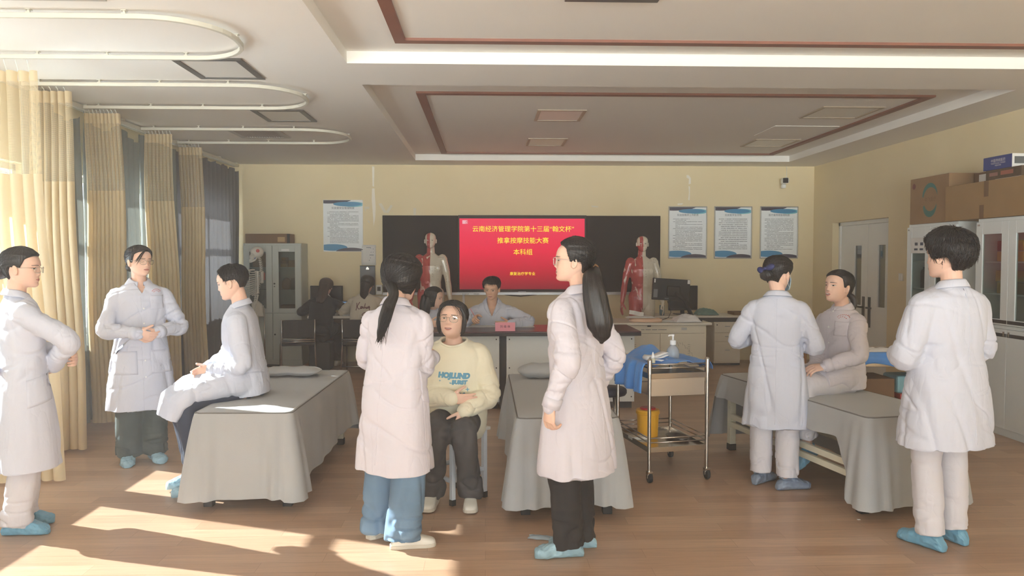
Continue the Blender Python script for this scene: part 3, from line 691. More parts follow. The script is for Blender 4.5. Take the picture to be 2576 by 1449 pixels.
b = MB(); b.box((-hw, -.055, H - .012), (hw, -.045, H)); b.build('top_edge', M_BLACKP, o); b = MB(); b.box((-.02, -.06, H - .06), (.025, -.05, H - .035)); b.box((-.012, -.06, H - .035), (.015, -.05, H - .02)); b.build('clip', M_STEEL, o, bevel=.002)
x0, z0, x1, z1 = wall_item(946, 717, 961, 741, BY - .04)
o = thing('wall_control_box', 'small white wall box with dark display left of the black board', 'control box', ((x0 + x1) / 2, BY, z0)); hw = (x1 - x0) / 2; H = z1 - z0
MB().box((-hw, -.05, 0), (hw, 0, H)).build('case', M_WHITE, o, bevel=.005); MB().box((-hw * .55, -.052, H * .38), (hw * .55, -.049, H * .82)).build('display', M_DARK, o)
x0, z0, x1, z1 = wall_item(930, 745, 964, 765, BY - .03)
tag(MB().box((x0, BY - .10, z0 - .35), (x1 + .05, BY, z1)).build('white_box', M_WHITE, bevel=.006), 'pale box standing against the back wall under the small white control box', 'box')
b = MB(); x0 = PY(1166, 750, BY).x; b.box((x0 - .015, BY - .03, .06), (x0 + .02, BY, bz0 - .03)); tag(b.build('cable_trunking', M_WHITE, bevel=.003), 'white cable trunking running down the wall below the board', 'trunking')
b = MB(); pts = [PY(px, py, BY - .02) for px, py in ((1270, 741), (1285, 743), (1310, 745), (1330, 743), (1350, 741))]; b.tube(pts, .008, 6); tag(b.build('hanging_cable', M_BLACKP, smooth=True), 'short black cable sagging below the board ledge', 'cable')

# security camera
p0 = PY(1972, 455, BY - .16); o = thing('security_camera', 'small white security camera with black face high on the back wall', 'camera', (p0.x + .06, BY, p0.z))
b = MB(); b.lathe([(.005, 0), (.045, 0), (.045, .03), (.005, .03)], n=20, M=Matrix.Translation((0.03, 0, .02)) @ Matrix.Rotation(PI / 2, 4, 'X')); b.tube([(.03, -.02, .02), (.03, -.07, 0), (0, -.09, -.02)], .014, 8); b.build('bracket', M_WHITE, o, smooth=True)
b = MB(); b.cbox((-.045, -.14, .0), (.085, .10, .085)); b.build('body', M_WHITE, o, bevel=.02, segs=3); b = MB(); b.cbox((-.047, -.192, .004), (.078, .008, .072)); b.build('face', M_BLACKP, o, bevel=.012, segs=3)
b = MB(); b.cbox((-.05, -.12, -.075), (.06, .07, .06)); b.build('swivel_base', M_WHITE, o, bevel=.015, segs=3)
b = MB(); b.tube([(.03, -.01, .04), (.04, -.01, .1), (.034, -.01, .25)], .004, 6); b.build('cord', M_WHITE, o, smooth=True)

# ------------------------------------------------------------------ glass-door cabinet and what is on / in it
M_CABG = mat('cabinet_grey_steel', rgb(188, 192, 184), 0.5, noise_s=2, noise_a=.03); M_CABI = mat('cabinet_inside', rgb(120, 122, 116), 0.7)
M_CGLASS = glass_mat('cabinet_glass', (0.72, 0.76, 0.74), 0.05)
CX0, CX1, CY0, CY1, CHt = PY(612, 700, 11.06).x, PY(758, 700, 11.06).x, 11.06, 11.47, 1.74
o = thing('glass_door_cabinet', 'grey steel cabinet with two glass doors in back left corner', 'cabinet', ((CX0 + CX1) / 2, CY0, 0)); cw = (CX1 - CX0) / 2; cd = CY1 - CY0
b = MB(); t = .02; zm = .78
b.box((-cw, .02, 0), (-cw + t, cd, CHt)); b.box((cw - t, .02, 0), (cw, cd, CHt)); b.box((-cw + t, .02, CHt - .05), (cw - t, cd, CHt)); b.box((-cw + t, .02, 0), (cw - t, cd, .09)); b.box((-cw + t, cd - .015, .09), (cw - t, cd, CHt - .05)); b.box((-cw + t, .02, zm - .03), (cw - t, cd - .015, zm))
b.build('carcass', M_CABG, o, bevel=.004)
for z in (1.08, 1.40): MB().box((-cw + t, .05, z - .012), (cw - t, cd - .015, z)).build('shelf', M_CABG, o)
for sx in (-1, 1):
    xa, xb = (-cw + .004, -.003) if sx < 0 else (.003, cw - .004); fr = .085
    b = MB(); z0, z1 = zm - .02, CHt - .03
    b.box((xa, 0, z0), (xa + fr, .02, z1)); b.box((xb - fr, 0, z0), (xb, .02, z1)); b.box((xa + fr, 0, z0), (xb - fr, .02, z0 + .06)); b.box((xa + fr, 0, z1 - .09), (xb - fr, .02, z1))
    d = b.build('glass_door', M_CABG, o, bevel=.003)
    MB().box((xa + fr, .008, z0 + .06), (xb - fr, .012, z1 - .09)).build('glass', M_CGLASS, d)
    q = MB(); q.tube([(.03 * sx, -.012, 1.17), (.03 * sx, 0.0, 1.17)], .012, 10); q.tube([(.03 * sx, -.012, 1.13), (.03 * sx, 0.0, 1.13)], .008, 10)
    if sx > 0: q.build('lock', M_BLACKM, d)
    d = MB().box((xa, 0, .09), (xb, .02, zm - .03)).build('lower_door', M_CABG, o, bevel=.003)
    if sx > 0: MB().tube([(.03, -.012, .45), (.03, 0, .45)], .012, 10).build('lock', M_BLACKM, d)
b = MB(); b.box((.13, -.003, 1.63), (.24, 0, 1.66)); b.build('name_plate', M_PAPER, o)
cab_o = o; cX, cY = o.location.x, o.location.y
M_WOOD = mat('box_wood', rgb(178, 146, 100), 0.6, noise_s=4, noise_a=.1); M_CARD = mat('cardboard', rgb(150, 118, 84), 0.85, noise_s=5, noise_a=.06, bump=.05, bump_s=80); M_CARDD = mat('cardboard_dark', rgb(120, 90, 62), 0.85, noise_s=5, noise_a=.08)
def small_box(name, lab, cat, lo, hi, m, group=None, bev=.004, rz=0.0):
    c = [(lo[i] + hi[i]) / 2 for i in range(3)]; s = [hi[i] - lo[i] for i in range(3)]
    q = MB().box((-s[0] / 2, -s[1] / 2, 0), (s[0] / 2, s[1] / 2, s[2] - .002)).build(name, m, loc=(c[0], c[1], lo[2] + (.0015 if lo[2] > .05 else 0)), bevel=bev); q.rotation_euler = (0, 0, rz)
    return tag(q, lab, cat, group)
for (xa, xb, z, hgt, m, lab) in ((.09, .17, 1.40, .05, M_WOOD, 'small tan box under two others on upper cabinet shelf'), (.09, .17, 1.451, .05, M_CARD, 'small brown box in the middle of a stack on the upper cabinet shelf'), (.10, .16, 1.502, .04, M_WOOD, 'small tan box topmost of a stack on the upper cabinet shelf'), (.20, .30, 1.40, .10, M_CARD, 'brown carton right of the small stack on the upper cabinet shelf'), (.08, .15, 1.40, .025, M_BLACKP, 'flat black case')):
    if 'black' in lab: continue
    small_box('storage_box', lab, 'box', (cX + xa, cY + .10, z), (cX + xb, cY + .28, z + hgt), m, 'boxes inside the glass cabinet')
for (xa, lab, r, m) in ((.12, 'dark round anatomy bust on the middle cabinet shelf', .07, M_CARDD),):
    b = MB(); b.lathe([(.03, 0), (.06, .01), (.07, .05), (.065, .11), (.04, .15), (.005, .165)], n=18); tag(b.build('anatomy_model', m, smooth=True, loc=(cX + xa + .03, cY + .2, 1.082)), lab, 'model')
small_box('storage_box', 'dark upright case beside the round bust on middle shelf', 'box', (cX + .23, cY + .1, 1.08), (cX + .30, cY + .28, 1.24), M_DARK, 'boxes inside the glass cabinet')
small_box('storage_box', 'long dark case on the bottom shelf behind cabinet glass', 'box', (cX + .08, cY + .1, .781), (cX + .28, cY + .28, .86), M_CARDD, 'boxes inside the glass cabinet')
small_box('storage_box', 'stack of files behind the left cabinet door on upper shelf', 'box', (cX - .30, cY + .1, 1.40), (cX - .10, cY + .3, 1.60), M_CARD, 'boxes inside the glass cabinet')
x0, x1 = PY(622, 600, 11.2).x, PY(733, 600, 11.2).x
o = thing('long_carton', 'long brown carton lying on top of the glass-door cabinet', 'box', ((x0 + x1) / 2, 11.25, CHt)); hw = (x1 - x0) / 2
MB().box((-hw, -.14, 0), (hw, .14, .135)).build('carton', M_CARDD, o, bevel=.004); MB().box((hw * .45, -.142, .02), (hw * .78, -.14, .09)).build('paper_label', M_WOOD, o); MB().box((hw * .87, -.143, .0), (hw * 1.0, -.14, .135)).build('dark_tape', M_BLACKP, o)
# ------------------------------------------------------------------ left rear desk with monitor, laptop and chairs
M_DESK = mat('desk_pale_top', rgb(196, 190, 178), 0.45, noise_s=3, noise_a=.03); M_DESKD = mat('desk_side_brown', rgb(120, 100, 84), 0.6)
dx0, dx1 = PY(774, 800, 10.75).x, PY(985, 800, 10.75).x
o = thing('computer_desk', 'pale-topped computer desk against the back wall under the left poster', 'desk', ((dx0 + dx1) / 2, 10.72, 0)); hw = (dx1 - dx0) / 2
MB().box((-hw, 0, .70), (hw, .70, .735)).build('desk_top', M_DESK, o, bevel=.004)
for x in (-hw + .03, hw - .03): MB().box((x - .015, .05, 0), (x + .015, .66, .70)).build('side_panel', M_DESKD, o)
MB().box((-hw + .05, .6, .25), (hw - .05, .62, .70)).build('back_panel', M_DESKD, o)
def monitor(loc, rz, w, h, label, foot=.14, tilt=0.0):
    o = thing('computer_monitor', label, 'monitor', loc, rz)
    MB().box((-w / 2, -.02, foot), (w / 2, .02, foot + h)).build('display', M_BLACKP, o, bevel=.006); MB().box((-w / 2 + .012, -.0215, foot + .02), (w / 2 - .012, -.02, foot + h - .012)).build('screen', mat('dark_screen', rgb(26, 27, 30), .2), o)
    MB().box((-.03, .01, .01), (.03, .03, foot + .06)).build('stand', M_BLACKP, o, bevel=.004); MB().box((-.12, -.08, 0), (.12, .09, .012)).build('stand_base', M_BLACKP, o, bevel=.004)
    return o
p0 = PY(822, 770, 11.2); monitor((p0.x, 11.2, .735), 0, .46, .30, 'black computer monitor on desk in front of the woman in black coat', .10)
p0 = PY(877, 790, 11.0); o = thing('laptop', 'small open laptop with lit blue screen on the left rear desk', 'laptop', (p0.x, 10.98, .735), .1)
MB().box((-.13, -.18, 0), (.13, 0, .015)).build('keyboard_base', M_BLACKP, o, bevel=.003); q = MB(); Mx = Matrix.Translation((0, 0, .012)) @ Matrix.Rotation(-.15, 4, 'X'); q.box((-.13, 0, 0), (.13, .01, .18), Mx); q.build('lid', M_BLACKP, o); q = MB(); q.box((-.12, -.001, .015), (.12, 0, .17), Mx); q.build('screen', mat('laptop_blue', rgb(90, 120, 150), .3, emit=(rgb(110, 150, 190), .5)), o)
def paper_pile(name, lab, loc, rz, w, h, n, m, seed, cat='papers', group=None):
    rng = np.random.RandomState(seed); b = MB()
    for k in range(n):
        M = Matrix.Translation((rng.normal(0, .006), rng.normal(0, .006), .0012 * k)) @ Matrix.Rotation(rng.normal(0, .05), 4, 'Z'); b.box((-w / 2, -h / 2, 0), (w / 2, h / 2, .001), M)
    o = b.build(name, m, loc=loc); o.rotation_euler = (0, 0, rz); return tag(o, lab, cat, group)
p0 = PZ(860, 800, .745); paper_pile('paper_stack', 'loose stack of white paper on the left rear desk between two seated women', (p0.x, 10.93, .736), .2, .22, .3, 12, M_PAPER, 4)
M_CHBLK = mat('chair_black_pad', rgb(40, 40, 46), 0.55, bump=.05, bump_s=200); M_CHROME = mat('chrome', rgb(205, 205, 205), 0.18, metal=1.0)
def folding_chair(loc, rz, label):
    """seat faces +y, back toward -y"""
    o = thing('folding_chair', label, 'chair', loc, rz, 'black padded chairs with chrome frames'); w = .21
    b = MB(); b.loft([[(w * .95 * x, -.19 + .03 * (1 - abs(x)) * 0 + dy + .06 * (.70 - z) , z) for x, dy in ((-1, -.012), (-.5, -.022), (0, -.026), (.5, -.022), (1, -.012), (1, .012), (.5, .002), (0, -.002), (-.5, .002), (-1, .012))] for z in (.48, .51, .62, .70, .72)]); b.build('backrest', M_CHBLK, o, bevel=.01)
    MB().box((-w, -.18, .375), (w, .21, .412)).build('seat', M_CHBLK, o, bevel=.015, segs=3)
    for s in (-1, 1):
        MB().tube([(s * w, -.19, .72), (s * w, -.17, .5), (s * (w + .005), .0, .3), (s * (w + .01), .21, 0.0)][:2] + [(s * (w + .005), -.15, .39), (s * (w + .01), -.25, .0)], .011, 8).build('leg', M_CHROME, o, smooth=True)
        MB().tube([(s * (w - .0), -.13, .38), (s * w, .13, .38), (s * w, .18, .36), (s * (w + .005), .22, 0)], .011, 8).build('leg', M_CHROME, o, smooth=True)
    MB().tube([(-w, -.2, .455), (w, -.2, .455)], .009, 8).tube([(-w, -.2, .43), (w, -.2, .43)], .009, 8).build('cross_bar', M_CHROME, o, smooth=True)
    MB().tube([(-w, -.235, .1), (w, -.235, .1)], .009, 8).build('stretcher', M_CHROME, o, smooth=True)
    return o
c1 = PZ(760, 930, 0); c2 = PZ(898, 938, 0)
folding_chair((c1.x, 10.44, 0), .30, 'black padded chrome chair pulled back behind the woman in black')
folding_chair((c2.x + .03, 10.47, 0), .02, 'black padded chrome chair with the woman in script sweatshirt')

# ------------------------------------------------------------------ laboratory tables
M_LABTOP = mat('lab_top_maroon', rgb(70, 36, 38), 0.28, noise_s=3, noise_a=.06); M_LABW = mat('lab_panel_pale', rgb(230, 232, 230), 0.45, noise_s=2, noise_a=.02); M_LABD = mat('lab_edge_dark', rgb(44, 40, 42), 0.5)
LY = 7.80
def lab_table(x0, x1, label):
    o = thing('lab_table', label, 'table', ((x0 + x1) / 2, LY, 0), 0, 'white lab tables with dark tops'); hw = (x1 - x0) / 2
    b = MB().mat(0).box((-hw - .04, -.14, .785), (hw + .04, .66, .80)).mat(1).box((-hw - .04, -.14, .755), (hw + .04, .66, .785)); b.build('table_top', [M_LABTOP, M_LABD], o, bevel=.003)
    MB().box((-hw, 0, .07), (hw, .018, .755)).build('front_panel', M_LABW, o, bevel=.002)
    for s in (-1, 1): MB().box((s * hw - (.018 if s > 0 else 0), .018, .07), (s * hw + (0 if s > 0 else .018), .6, .755)).build('side_panel', M_LABW, o)
    MB().box((-hw + .02, .03, 0), (hw - .02, .58, .07)).build('plinth', M_LABD, o)
    q = MB()
    for sx in (-1, 1):
        for z in (.12, .42, .71): q.lathe([(.004, 0), (.007, 0), (.007, .003), (.001, .003)], n=10, M=Matrix.Translation((sx * (hw - .03), .001, z)) @ Matrix.Rotation(PI / 2, 4, 'X'))
    q.build('screw_cap', M_LABD, o)
    return o
tx = PY(1256, 900, LY).x; tx2 = PY(1274, 900, LY).x; tx3 = PY(1596, 900, LY).x
lab_table(tx - 1.30, tx, 'dark-topped white lab table at left, where the woman in profile sits')
lab_table(tx2, tx3, 'dark-topped white lab table at right with pink name card')
b = MB().box((tx + .004, LY + .02, 0), (tx2 - .004, LY + .03, .74)); tag(b.build('filler_panel', M_LABD), 'dark filler strip in the gap between the two lab tables', 'panel')
b = MB()
p0 = PZ(1269, 826, .80); nm = thing('name_card', 'folded pink name card on the right lab table', 'name card', (p0.x, LY - .04, .80), -.02); M_PINK = mat('pink_card', rgb(236, 158, 172), 0.7)
cw_ = 25 * LY / F_PX; MB().loft([[(-cw_, -.03, 0), (-cw_, 0.0, .085), (-cw_, .03, 0)], [(cw_, -.03, 0), (cw_, 0, .085), (cw_, .03, 0)]], cap=True).build('card', M_PINK, nm)
V, Fc = text_mesh('刘 峰 林', 1.0); wd = max(v[0] for v in V) - min(v[0] for v in V); k = cw_ * 1.0 / wd; V, Fc = text_mesh('刘 峰 林', k); tb = MB(); th = math.atan2(.03, .085)
tb.add([(v[0], -.0008 - .03 + (.0425 + v[1]) * math.sin(th), .0425 + v[1]) for v in V], Fc); tb.build('lettering', mat('ink_brown', rgb(96, 40, 48), .7), nm)
for px, lab, sd in ((1196, 'sheet of paper at left under the writing man on the lab table', 1), (1316, 'sheet of paper right of pink name card', 2), (1250, 'sheet of paper just left of pink name card', 3), (1090, 'sheet of paper before the woman in profile behind table', 5)):
    p0 = PZ(px, 821, .80); paper_pile('paper_sheet', lab, (p0.x, p0.y + .02, .8005), 0.03 * sd, .21, .28, 3, M_PAPER, sd, 'paper', 'papers on the lab tables')
b = MB(); b.tube([(-.07, 0, 0), (.06, 0, 0), (.07, 0, 0)], [.004, .004, .001], 8)

# ------------------------------------------------------------------ teacher's console and things on it
M_CONS = mat('console_cream', rgb(228, 220, 203), 0.5, noise_s=2, noise_a=.03); M_CONT = mat('console_top', rgb(220, 214, 202), 0.4); M_HOLE = mat('perforation', rgb(120, 112, 100), 0.8)
KY = 9.0; kx0, kx1 = PY(1500, 830, KY).x, PY(1778, 830, KY).x; kz = .775
o = thing('teacher_console', 'cream steel teacher console cabinet with perforated doors below the right mannequin', 'console desk', ((kx0 + kx1) / 2, KY, 0)); hw = (kx1 - kx0) / 2
MB().box((-hw, .02, .08), (hw, .62, kz - .025)).build('body', M_CONS, o, bevel=.004); MB().box((-hw - .02, -.05, kz - .03), (hw + .05, .66, kz)).build('worktop', M_CONT, o, bevel=.008, segs=3); MB().box((-hw + .03, .05, 0), (hw - .03, .6, .08)).build('plinth', M_LABD, o)
MB().box((-hw + .01, .004, kz - .125), (hw - .02, .02, kz - .035)).build('drawer_front', M_CONS, o, bevel=.003)
mid = PY(1661, 850, KY).x - o.location.x
for xa, xb in ((-hw + .01, mid - .003), (mid + .003, hw - .02)):
    d = MB().box((xa, .004, .09), (xb, .02, kz - .13)).build('door', M_CONS, o, bevel=.003); q = MB(); c_ = (xa + xb) / 2
    for k in range(9):
        for j in range(2 + (k % 3)): x = c_ - .12 + k * .028 + .004 * j; z = kz - .24 - j * .012 - (.0 if k < 5 else (k - 4) * .03); q.box((x, .0035, z), (x + .006, .0045, z + .005))
    for k in range(8): q.box((c_ + .06, .0035, kz - .26 - k * .022), (c_ + .09, .0045, kz - .257 - k * .022))
    q.build('perforations', M_HOLE, d)
    MB().tube([(xb - .03 if xb < mid else xa + .05, -.004, kz - .42), (xb - .03 if xb < mid else xa + .05, .006, kz - .42)], .014, 12).build('knob', M_BLACKM, d)
q = MB()
for k in range(24):
    if k in (3, 9, 15): continue
    q.box((-.12 + k * .0125, .0035, kz - .088), (-.111 + k * .0125, .0045, kz - .08))
q.build('printed_line', M_INKD, o); MB().box((hw - .30, .003, kz - .09), (hw - .235, .005, kz - .06)).build('badge', M_ALU, o); MB().box((-.06, -.052, kz - .045), (-.02, -.04, kz - .03)).build('latch', M_BLACKM, o)
# pad, papers, cloth, monitor on the console
M_PADP = mat('pad_peach', rgb(232, 196, 168), 0.6); M_CLOTHW = mat('white_cloth', rgb(226, 224, 224), 0.8, sheen=.2)
pd = PZ(1596, 800, kz); b = MB(); n = 30
ring = lambda s, z: [(s * .19 * math.copysign(abs(math.cos(a)) ** .5, math.cos(a)), s * .13 * math.copysign(abs(math.sin(a)) ** .5, math.sin(a)), z) for a in [2 * PI * k / n for k in range(n)]]
b.loft([ring(.96, 0), ring(1, .012), ring(1, .03), ring(.93, .04), ring(.5, .043)]); tag(b.build('training_pad', M_PADP, smooth=True, loc=(pd.x + .02, KY + .13, kz + .001)), 'peach coloured injection training pad on the cream console', 'pad')
def crumple(name, lab, cat, loc, sx, sy, h, m, seed, rz=0.0, n=26, drape=0.0):
    b = MB(); P = []
    for j in range(n + 1):
        row = []
        for i in range(n + 1):
            u, v = i / n * 2 - 1, j / n * 2 - 1; r = max(abs(u), abs(v)); k = max(0, 1 - r ** 3)
            k = max(0, 1 - r ** 2.2); rg = 1 - abs(noise.noise(Vector((u * 2.2 + v + seed, v * 1.8 - u, seed + 4)))) * 2; z = h * k ** .7 * (.62 + .28 * noise.noise(Vector((u * 1.3 + seed, v * 1.3, seed))) + .16 * rg + .05 * noise.noise(Vector((u * 6 + seed, v * 6, 3)))); wob = 1 + .18 * noise.noise(Vector((u * 2, v * 2, seed + 9)))
            row.append((u * sx * wob, v * sy * wob, max(.002, z)))
        P.append(row)
    b.grid(P); o = b.build(name, m, smooth=True, loc=loc, thick=.002); o.rotation_euler = (0, 0, rz); return tag(o, lab, cat)
crumple('paper_wrapper', 'white crumpled paper lying on the peach training pad', 'paper', (pd.x - .03, KY + .17, kz + .046), .17, .10, .03, M_PAPER, 3)
q = MB(); q.grid([[(x, .02 * math.sin(3 * x * 8) , z) for x in (-.09, -.03, 0, .04, .09)] for z in (0, .05)] ); pf = q.build('folded_paper', M_PAPER, thick=.002, loc=(PY(1600, 788, KY + .14).x, KY + .12, kz + .077)); pf.rotation_euler = (-.3, .12, 0); tag(pf, 'white folded paper standing upright on the training pad', 'paper')
crumple('cloth_hat', 'crumpled white cloth hat on the console before the monitor', 'hat', (PY(1722, 790, KY + .2).x, KY + .10, kz + .002), .155, .12, .115, M_CLOTHW, 7)
crumple('paper_scraps', 'small crumpled white wrappers in the middle of the console top', 'wrappers', (PY(1672, 801, KY + .2).x, KY + .12, kz + .002), .10, .07, .025, M_PAPER, 11)
o = thing('computer_monitor', 'black computer monitor seen from behind on the cream console', 'monitor', (PY(1727, 800, KY + .4).x, KY + .42, kz), .0)
mx = PY(1687, 730, KY + .42).x - o.location.x; mz = PY(1687, 756, KY + .42).z - kz; hgt = 55 * 9.42 / F_PX
Mm = Matrix.Translation((mx, 0, mz)) @ Matrix.Rotation(.06, 4, 'Y')
MB().box((-.235, -.02, 0), (.225, .02, hgt), Mm).build('display', M_BLACKP, o, bevel=.006); MB().box((-.06, -.06, .05), (.10, -.02, .18), Mm).build('rear_housing', M_BLACKP, o, bevel=.012)
MB().tube([Mm @ Vector((.04, -.05, .1)), (mx + .15, -.09, mz + .0), (mx + .24, -.14, .03)], [.02, .022, .026], 8).build('stand_arm', M_BLACKP, o, smooth=True); MB().box((mx + .15, -.24, 0), (mx + .33, -.06, .018)).build('stand_base', M_BLACKP, o, bevel=.005)
MB().box((.19, -.0225, hgt - .05), (.22, -.02, hgt - .003), Mm).build('sticker', M_PAPER, o); MB().box((-.22, -.0225, hgt - .055), (-.205, -.02, hgt - .01), Mm).build('sticker', M_PAPER, o); MB().box((-.22, -.0225, .03), (-.17, -.02, .13), Mm).build('sticker', M_DGREY, o); MB().box((-.08, -.0225, .018), (-.03, -.02, .03), Mm).build('sticker', M_DGREY, o)
q = MB(); 
for (u, v) in ((-.04, .17), (.02, .175), (-.02, .13), (.03, .12)): q.lathe([(.003, 0), (.005, 0), (.005, .003), (.001, .003)], n=8, M=Mm @ Matrix.Translation((u, -.0205, v)) @ Matrix.Rotation(PI / 2, 4, 'X'))
q.build('screws', M_ALU, o)
q = MB(); q.tube([(mx - .05, -.05, mz), (mx - .03, -.15, .10), (mx - .09, -.27, .045), (mx - .2, -.3, .012)], .004, 6); q.build('cable', M_BLACKP, o, smooth=True)
# side desk at the back wall
FY = 10.9; fx0, fx1 = PY(1640, 810, FY).x, PY(1985, 810, FY).x
o = thing('side_desk', 'grey desk with three drawers against back wall under the framed posters', 'desk', ((fx0 + fx1) / 2, FY, 0)); hw = (fx1 - fx0) / 2
MB().box((-hw, -.02, .685), (hw, .56, .71)).build('desk_top', M_CONT, o, bevel=.003); MB().box((-hw + .02, .05, .62), (hw - .02, .54, .685)).build('apron', M_LABD, o)
u0, u1 = PY(1797, 860, FY).x - o.location.x, PY(1863, 860, FY).x - o.location.x
MB().box((u0, .03, .03), (u1, .54, .62)).build('pedestal', M_CONS, o)
for za, zb in ((.47, .61), (.345, .465), (.055, .34)):
    d = MB().box((u0 + .003, .008, za), (u1 - .003, .03, zb)).build('drawer', M_CONS, o, bevel=.003); zc = zb - .05 if zb > .4 else zb - .12; MB().box(((u0 + u1) / 2 - .035, -.002, zc - .006), ((u0 + u1) / 2 + .035, .008, zc + .004)).build('drawer_handle', M_ALU, d, bevel=.002)
MB().box((u0, .03, 0), (u1, .54, .03)).build('plinth', M_LABD, o); MB().box((-hw, .03, 0), (-hw + .03, .54, .62)).build('side_panel', M_CONS, o); MB().box((hw - .03, .03, 0), (hw, .54, .62)).build('side_panel', M_CONS, o)
MB().lathe([(.004, 0), (.009, 0), (.009, .004), (.001, .004)], n=12, M=Matrix.Translation((u0 + .04, .008, .58)) @ Matrix.Rotation(PI / 2, 4, 'X')).build('lock', M_BLACKM, o)
monitor((PY(1718, 740, FY + .3).x, FY + .3, .71), .12, .44, .36, 'black computer monitor on the grey side desk behind another monitor', .06)
M_GREENC = mat('green_cloth', rgb(110, 142, 130), 0.85, sheen=.2); crumple('folded_scrubs', 'pale green crumpled cloth on grey side desk', 'cloth', (PY(1776, 790, FY + .2).x, FY + .2, .712), .16, .12, .12, M_GREENC, 17)
o = thing('desk_gauge', 'small blue-grey pressure gauge on the side desk between mannequin and monitor', 'gauge', (PY(1664, 790, FY + .15).x, FY + .12, .71)); M_BGREY = mat('blue_grey_plastic', rgb(88, 116, 128), .5)
MB().box((-.03, -.03, .0), (.03, .03, .02)).box((-.035, -.015, .02), (.035, .02, .15)).build('body', M_BGREY, o, bevel=.008); MB().lathe([(.002, 0), (.022, 0), (.022, .006), (.002, .006)], n=16, M=Matrix.Translation((0.0, -.015, .10)) @ Matrix.Rotation(PI / 2, 4, 'X')).build('dial', M_PAPER, o)
small_box('brown_carton', 'flat brown carton corner on the side desk beside masked woman', 'box', (PY(1852, 790, FY).x, FY + .1, .711), (PY(1905, 790, FY).x, FY + .4, .755), M_CARDD)
small_box('wooden_stand', 'tall orange-brown wooden board behind the masked woman', 'board', (PY(2008, 900, 9.6).x, 9.6, 0), (PY(2030, 900, 9.6).x, 9.9, .52), mat('orange_wood', rgb(168, 116, 62), .6, noise_s=3, noise_a=.1))
# ------------------------------------------------------------------ instrument trolleys
M_TROLLEY = mat('trolley_steel', rgb(190, 182, 172), 0.24, metal=1.0, noise_s=5, noise_a=.05)
M_TRAY = mat('tray_steel_satin', rgb(198, 188, 176), 0.34, metal=.85)
M_BLUE = mat('blue_drape', rgb(84, 150, 226), 0.6, sheen=.2, transl=.15, bump=.05, bump_s=120)
def trolley(loc, rz, w, l, label, group='steel instrument trolleys', drawer=True):
    """w along local x, l along local y, loc = centre"""
    o = thing('instrument_trolley', label, 'trolley', loc, rz, group); hx, hy = w / 2, l / 2
    for sx in (-1, 1):
        for sy in (-1, 1):
            x, y = sx * hx, sy * hy
            b = MB(); b.tube([(x, y, .075), (x, y, .76)], .0125, 12); b.tube([(x, y, .74), (x, y, .835), (x, y, .845)], [.0165, .0165, .010], 12); p = b.build('post', M_TROLLEY, o, smooth=False)
            c = MB().mat(1).lathe([(.012, -.012), (.034, -.012), (.036, 0), (.034, .012), (.012, .012)], n=20, M=Matrix.Translation((x, y - .012, .036)) @ Matrix.Rotation(PI / 2, 4, 'Y'))
            c.mat(0).box((x - .018, y - .03, .055), (x + .018, y + .012, .078)).box((x - .019, y - .02, .03), (x - .015, y - .004, .06)).box((x + .015, y - .02, .03), (x + .019, y - .004, .06)); c.build('caster', [M_TROLLEY, M_RUBBER], o, bevel=.002)
    for z0, nm in ((.72, 'upper_tray'), (.215, 'lower_tray')):
        b = MB(); b.box((-hx, -hy, z0), (hx, hy, z0 + .006)); b.box((-hx, -hy - .006, z0 - .012), (hx, -hy + .006, z0 + .025)); b.box((-hx, hy - .006, z0 - .012), (hx, hy + .006, z0 + .025)); b.box((-hx - .006, -hy, z0 - .012), (-hx + .006, hy, z0 + .025)); b.box((hx - .006, -hy, z0 - .012), (hx + .006, hy, z0 + .025)); b.build(nm, M_TROLLEY, o, bevel=.002)
        for dz in ((.085, .06) if z0 > .5 else (.085, .055)):
            z = z0 + dz
            for a, c in (((-hx, -hy), (hx, -hy)), ((-hx, hy), (hx, hy)), ((-hx, -hy), (-hx, hy)), ((hx, -hy), (hx, hy))):
                MB().tube([(a[0], a[1], z), (c[0], c[1], z)], .005, 8).build('guard_rail', M_TROLLEY, o, smooth=True)
    if drawer: MB().box((-hx + .012, -hy + .008, .585), (hx - .012, -hy + .014, .712)).box((-hx + .012, -hy + .014, .585), (hx - .012, hy - .03, .592)).build('drawer', M_TRAY, o, bevel=.003)
    return o
TRP, TRR = (1.268, 5.535, 0), .19
trolley(TRP, TRR, .425, .60, 'steel instrument trolley with blue drape, in the middle of the room')
def drape(name, lab, P0, rz, xs, ys, zf, m, seed, n=40):
    b = MB(); rows = []
    for j in range(n + 1):
        row = []
        for i in range(n + 1):
            x = xs[0] + (xs[1] - xs[0]) * i / n; y = ys[0] + (ys[1] - ys[0]) * j / n
            row.append(zf(x, y))
        rows.append(row)
    b.grid(rows); o = b.build(name, m, smooth=True, loc=P0, thick=.003); o.rotation_euler = (0, 0, rz); return tag(o, lab, 'drape', 'blue drapes on the trolleys')
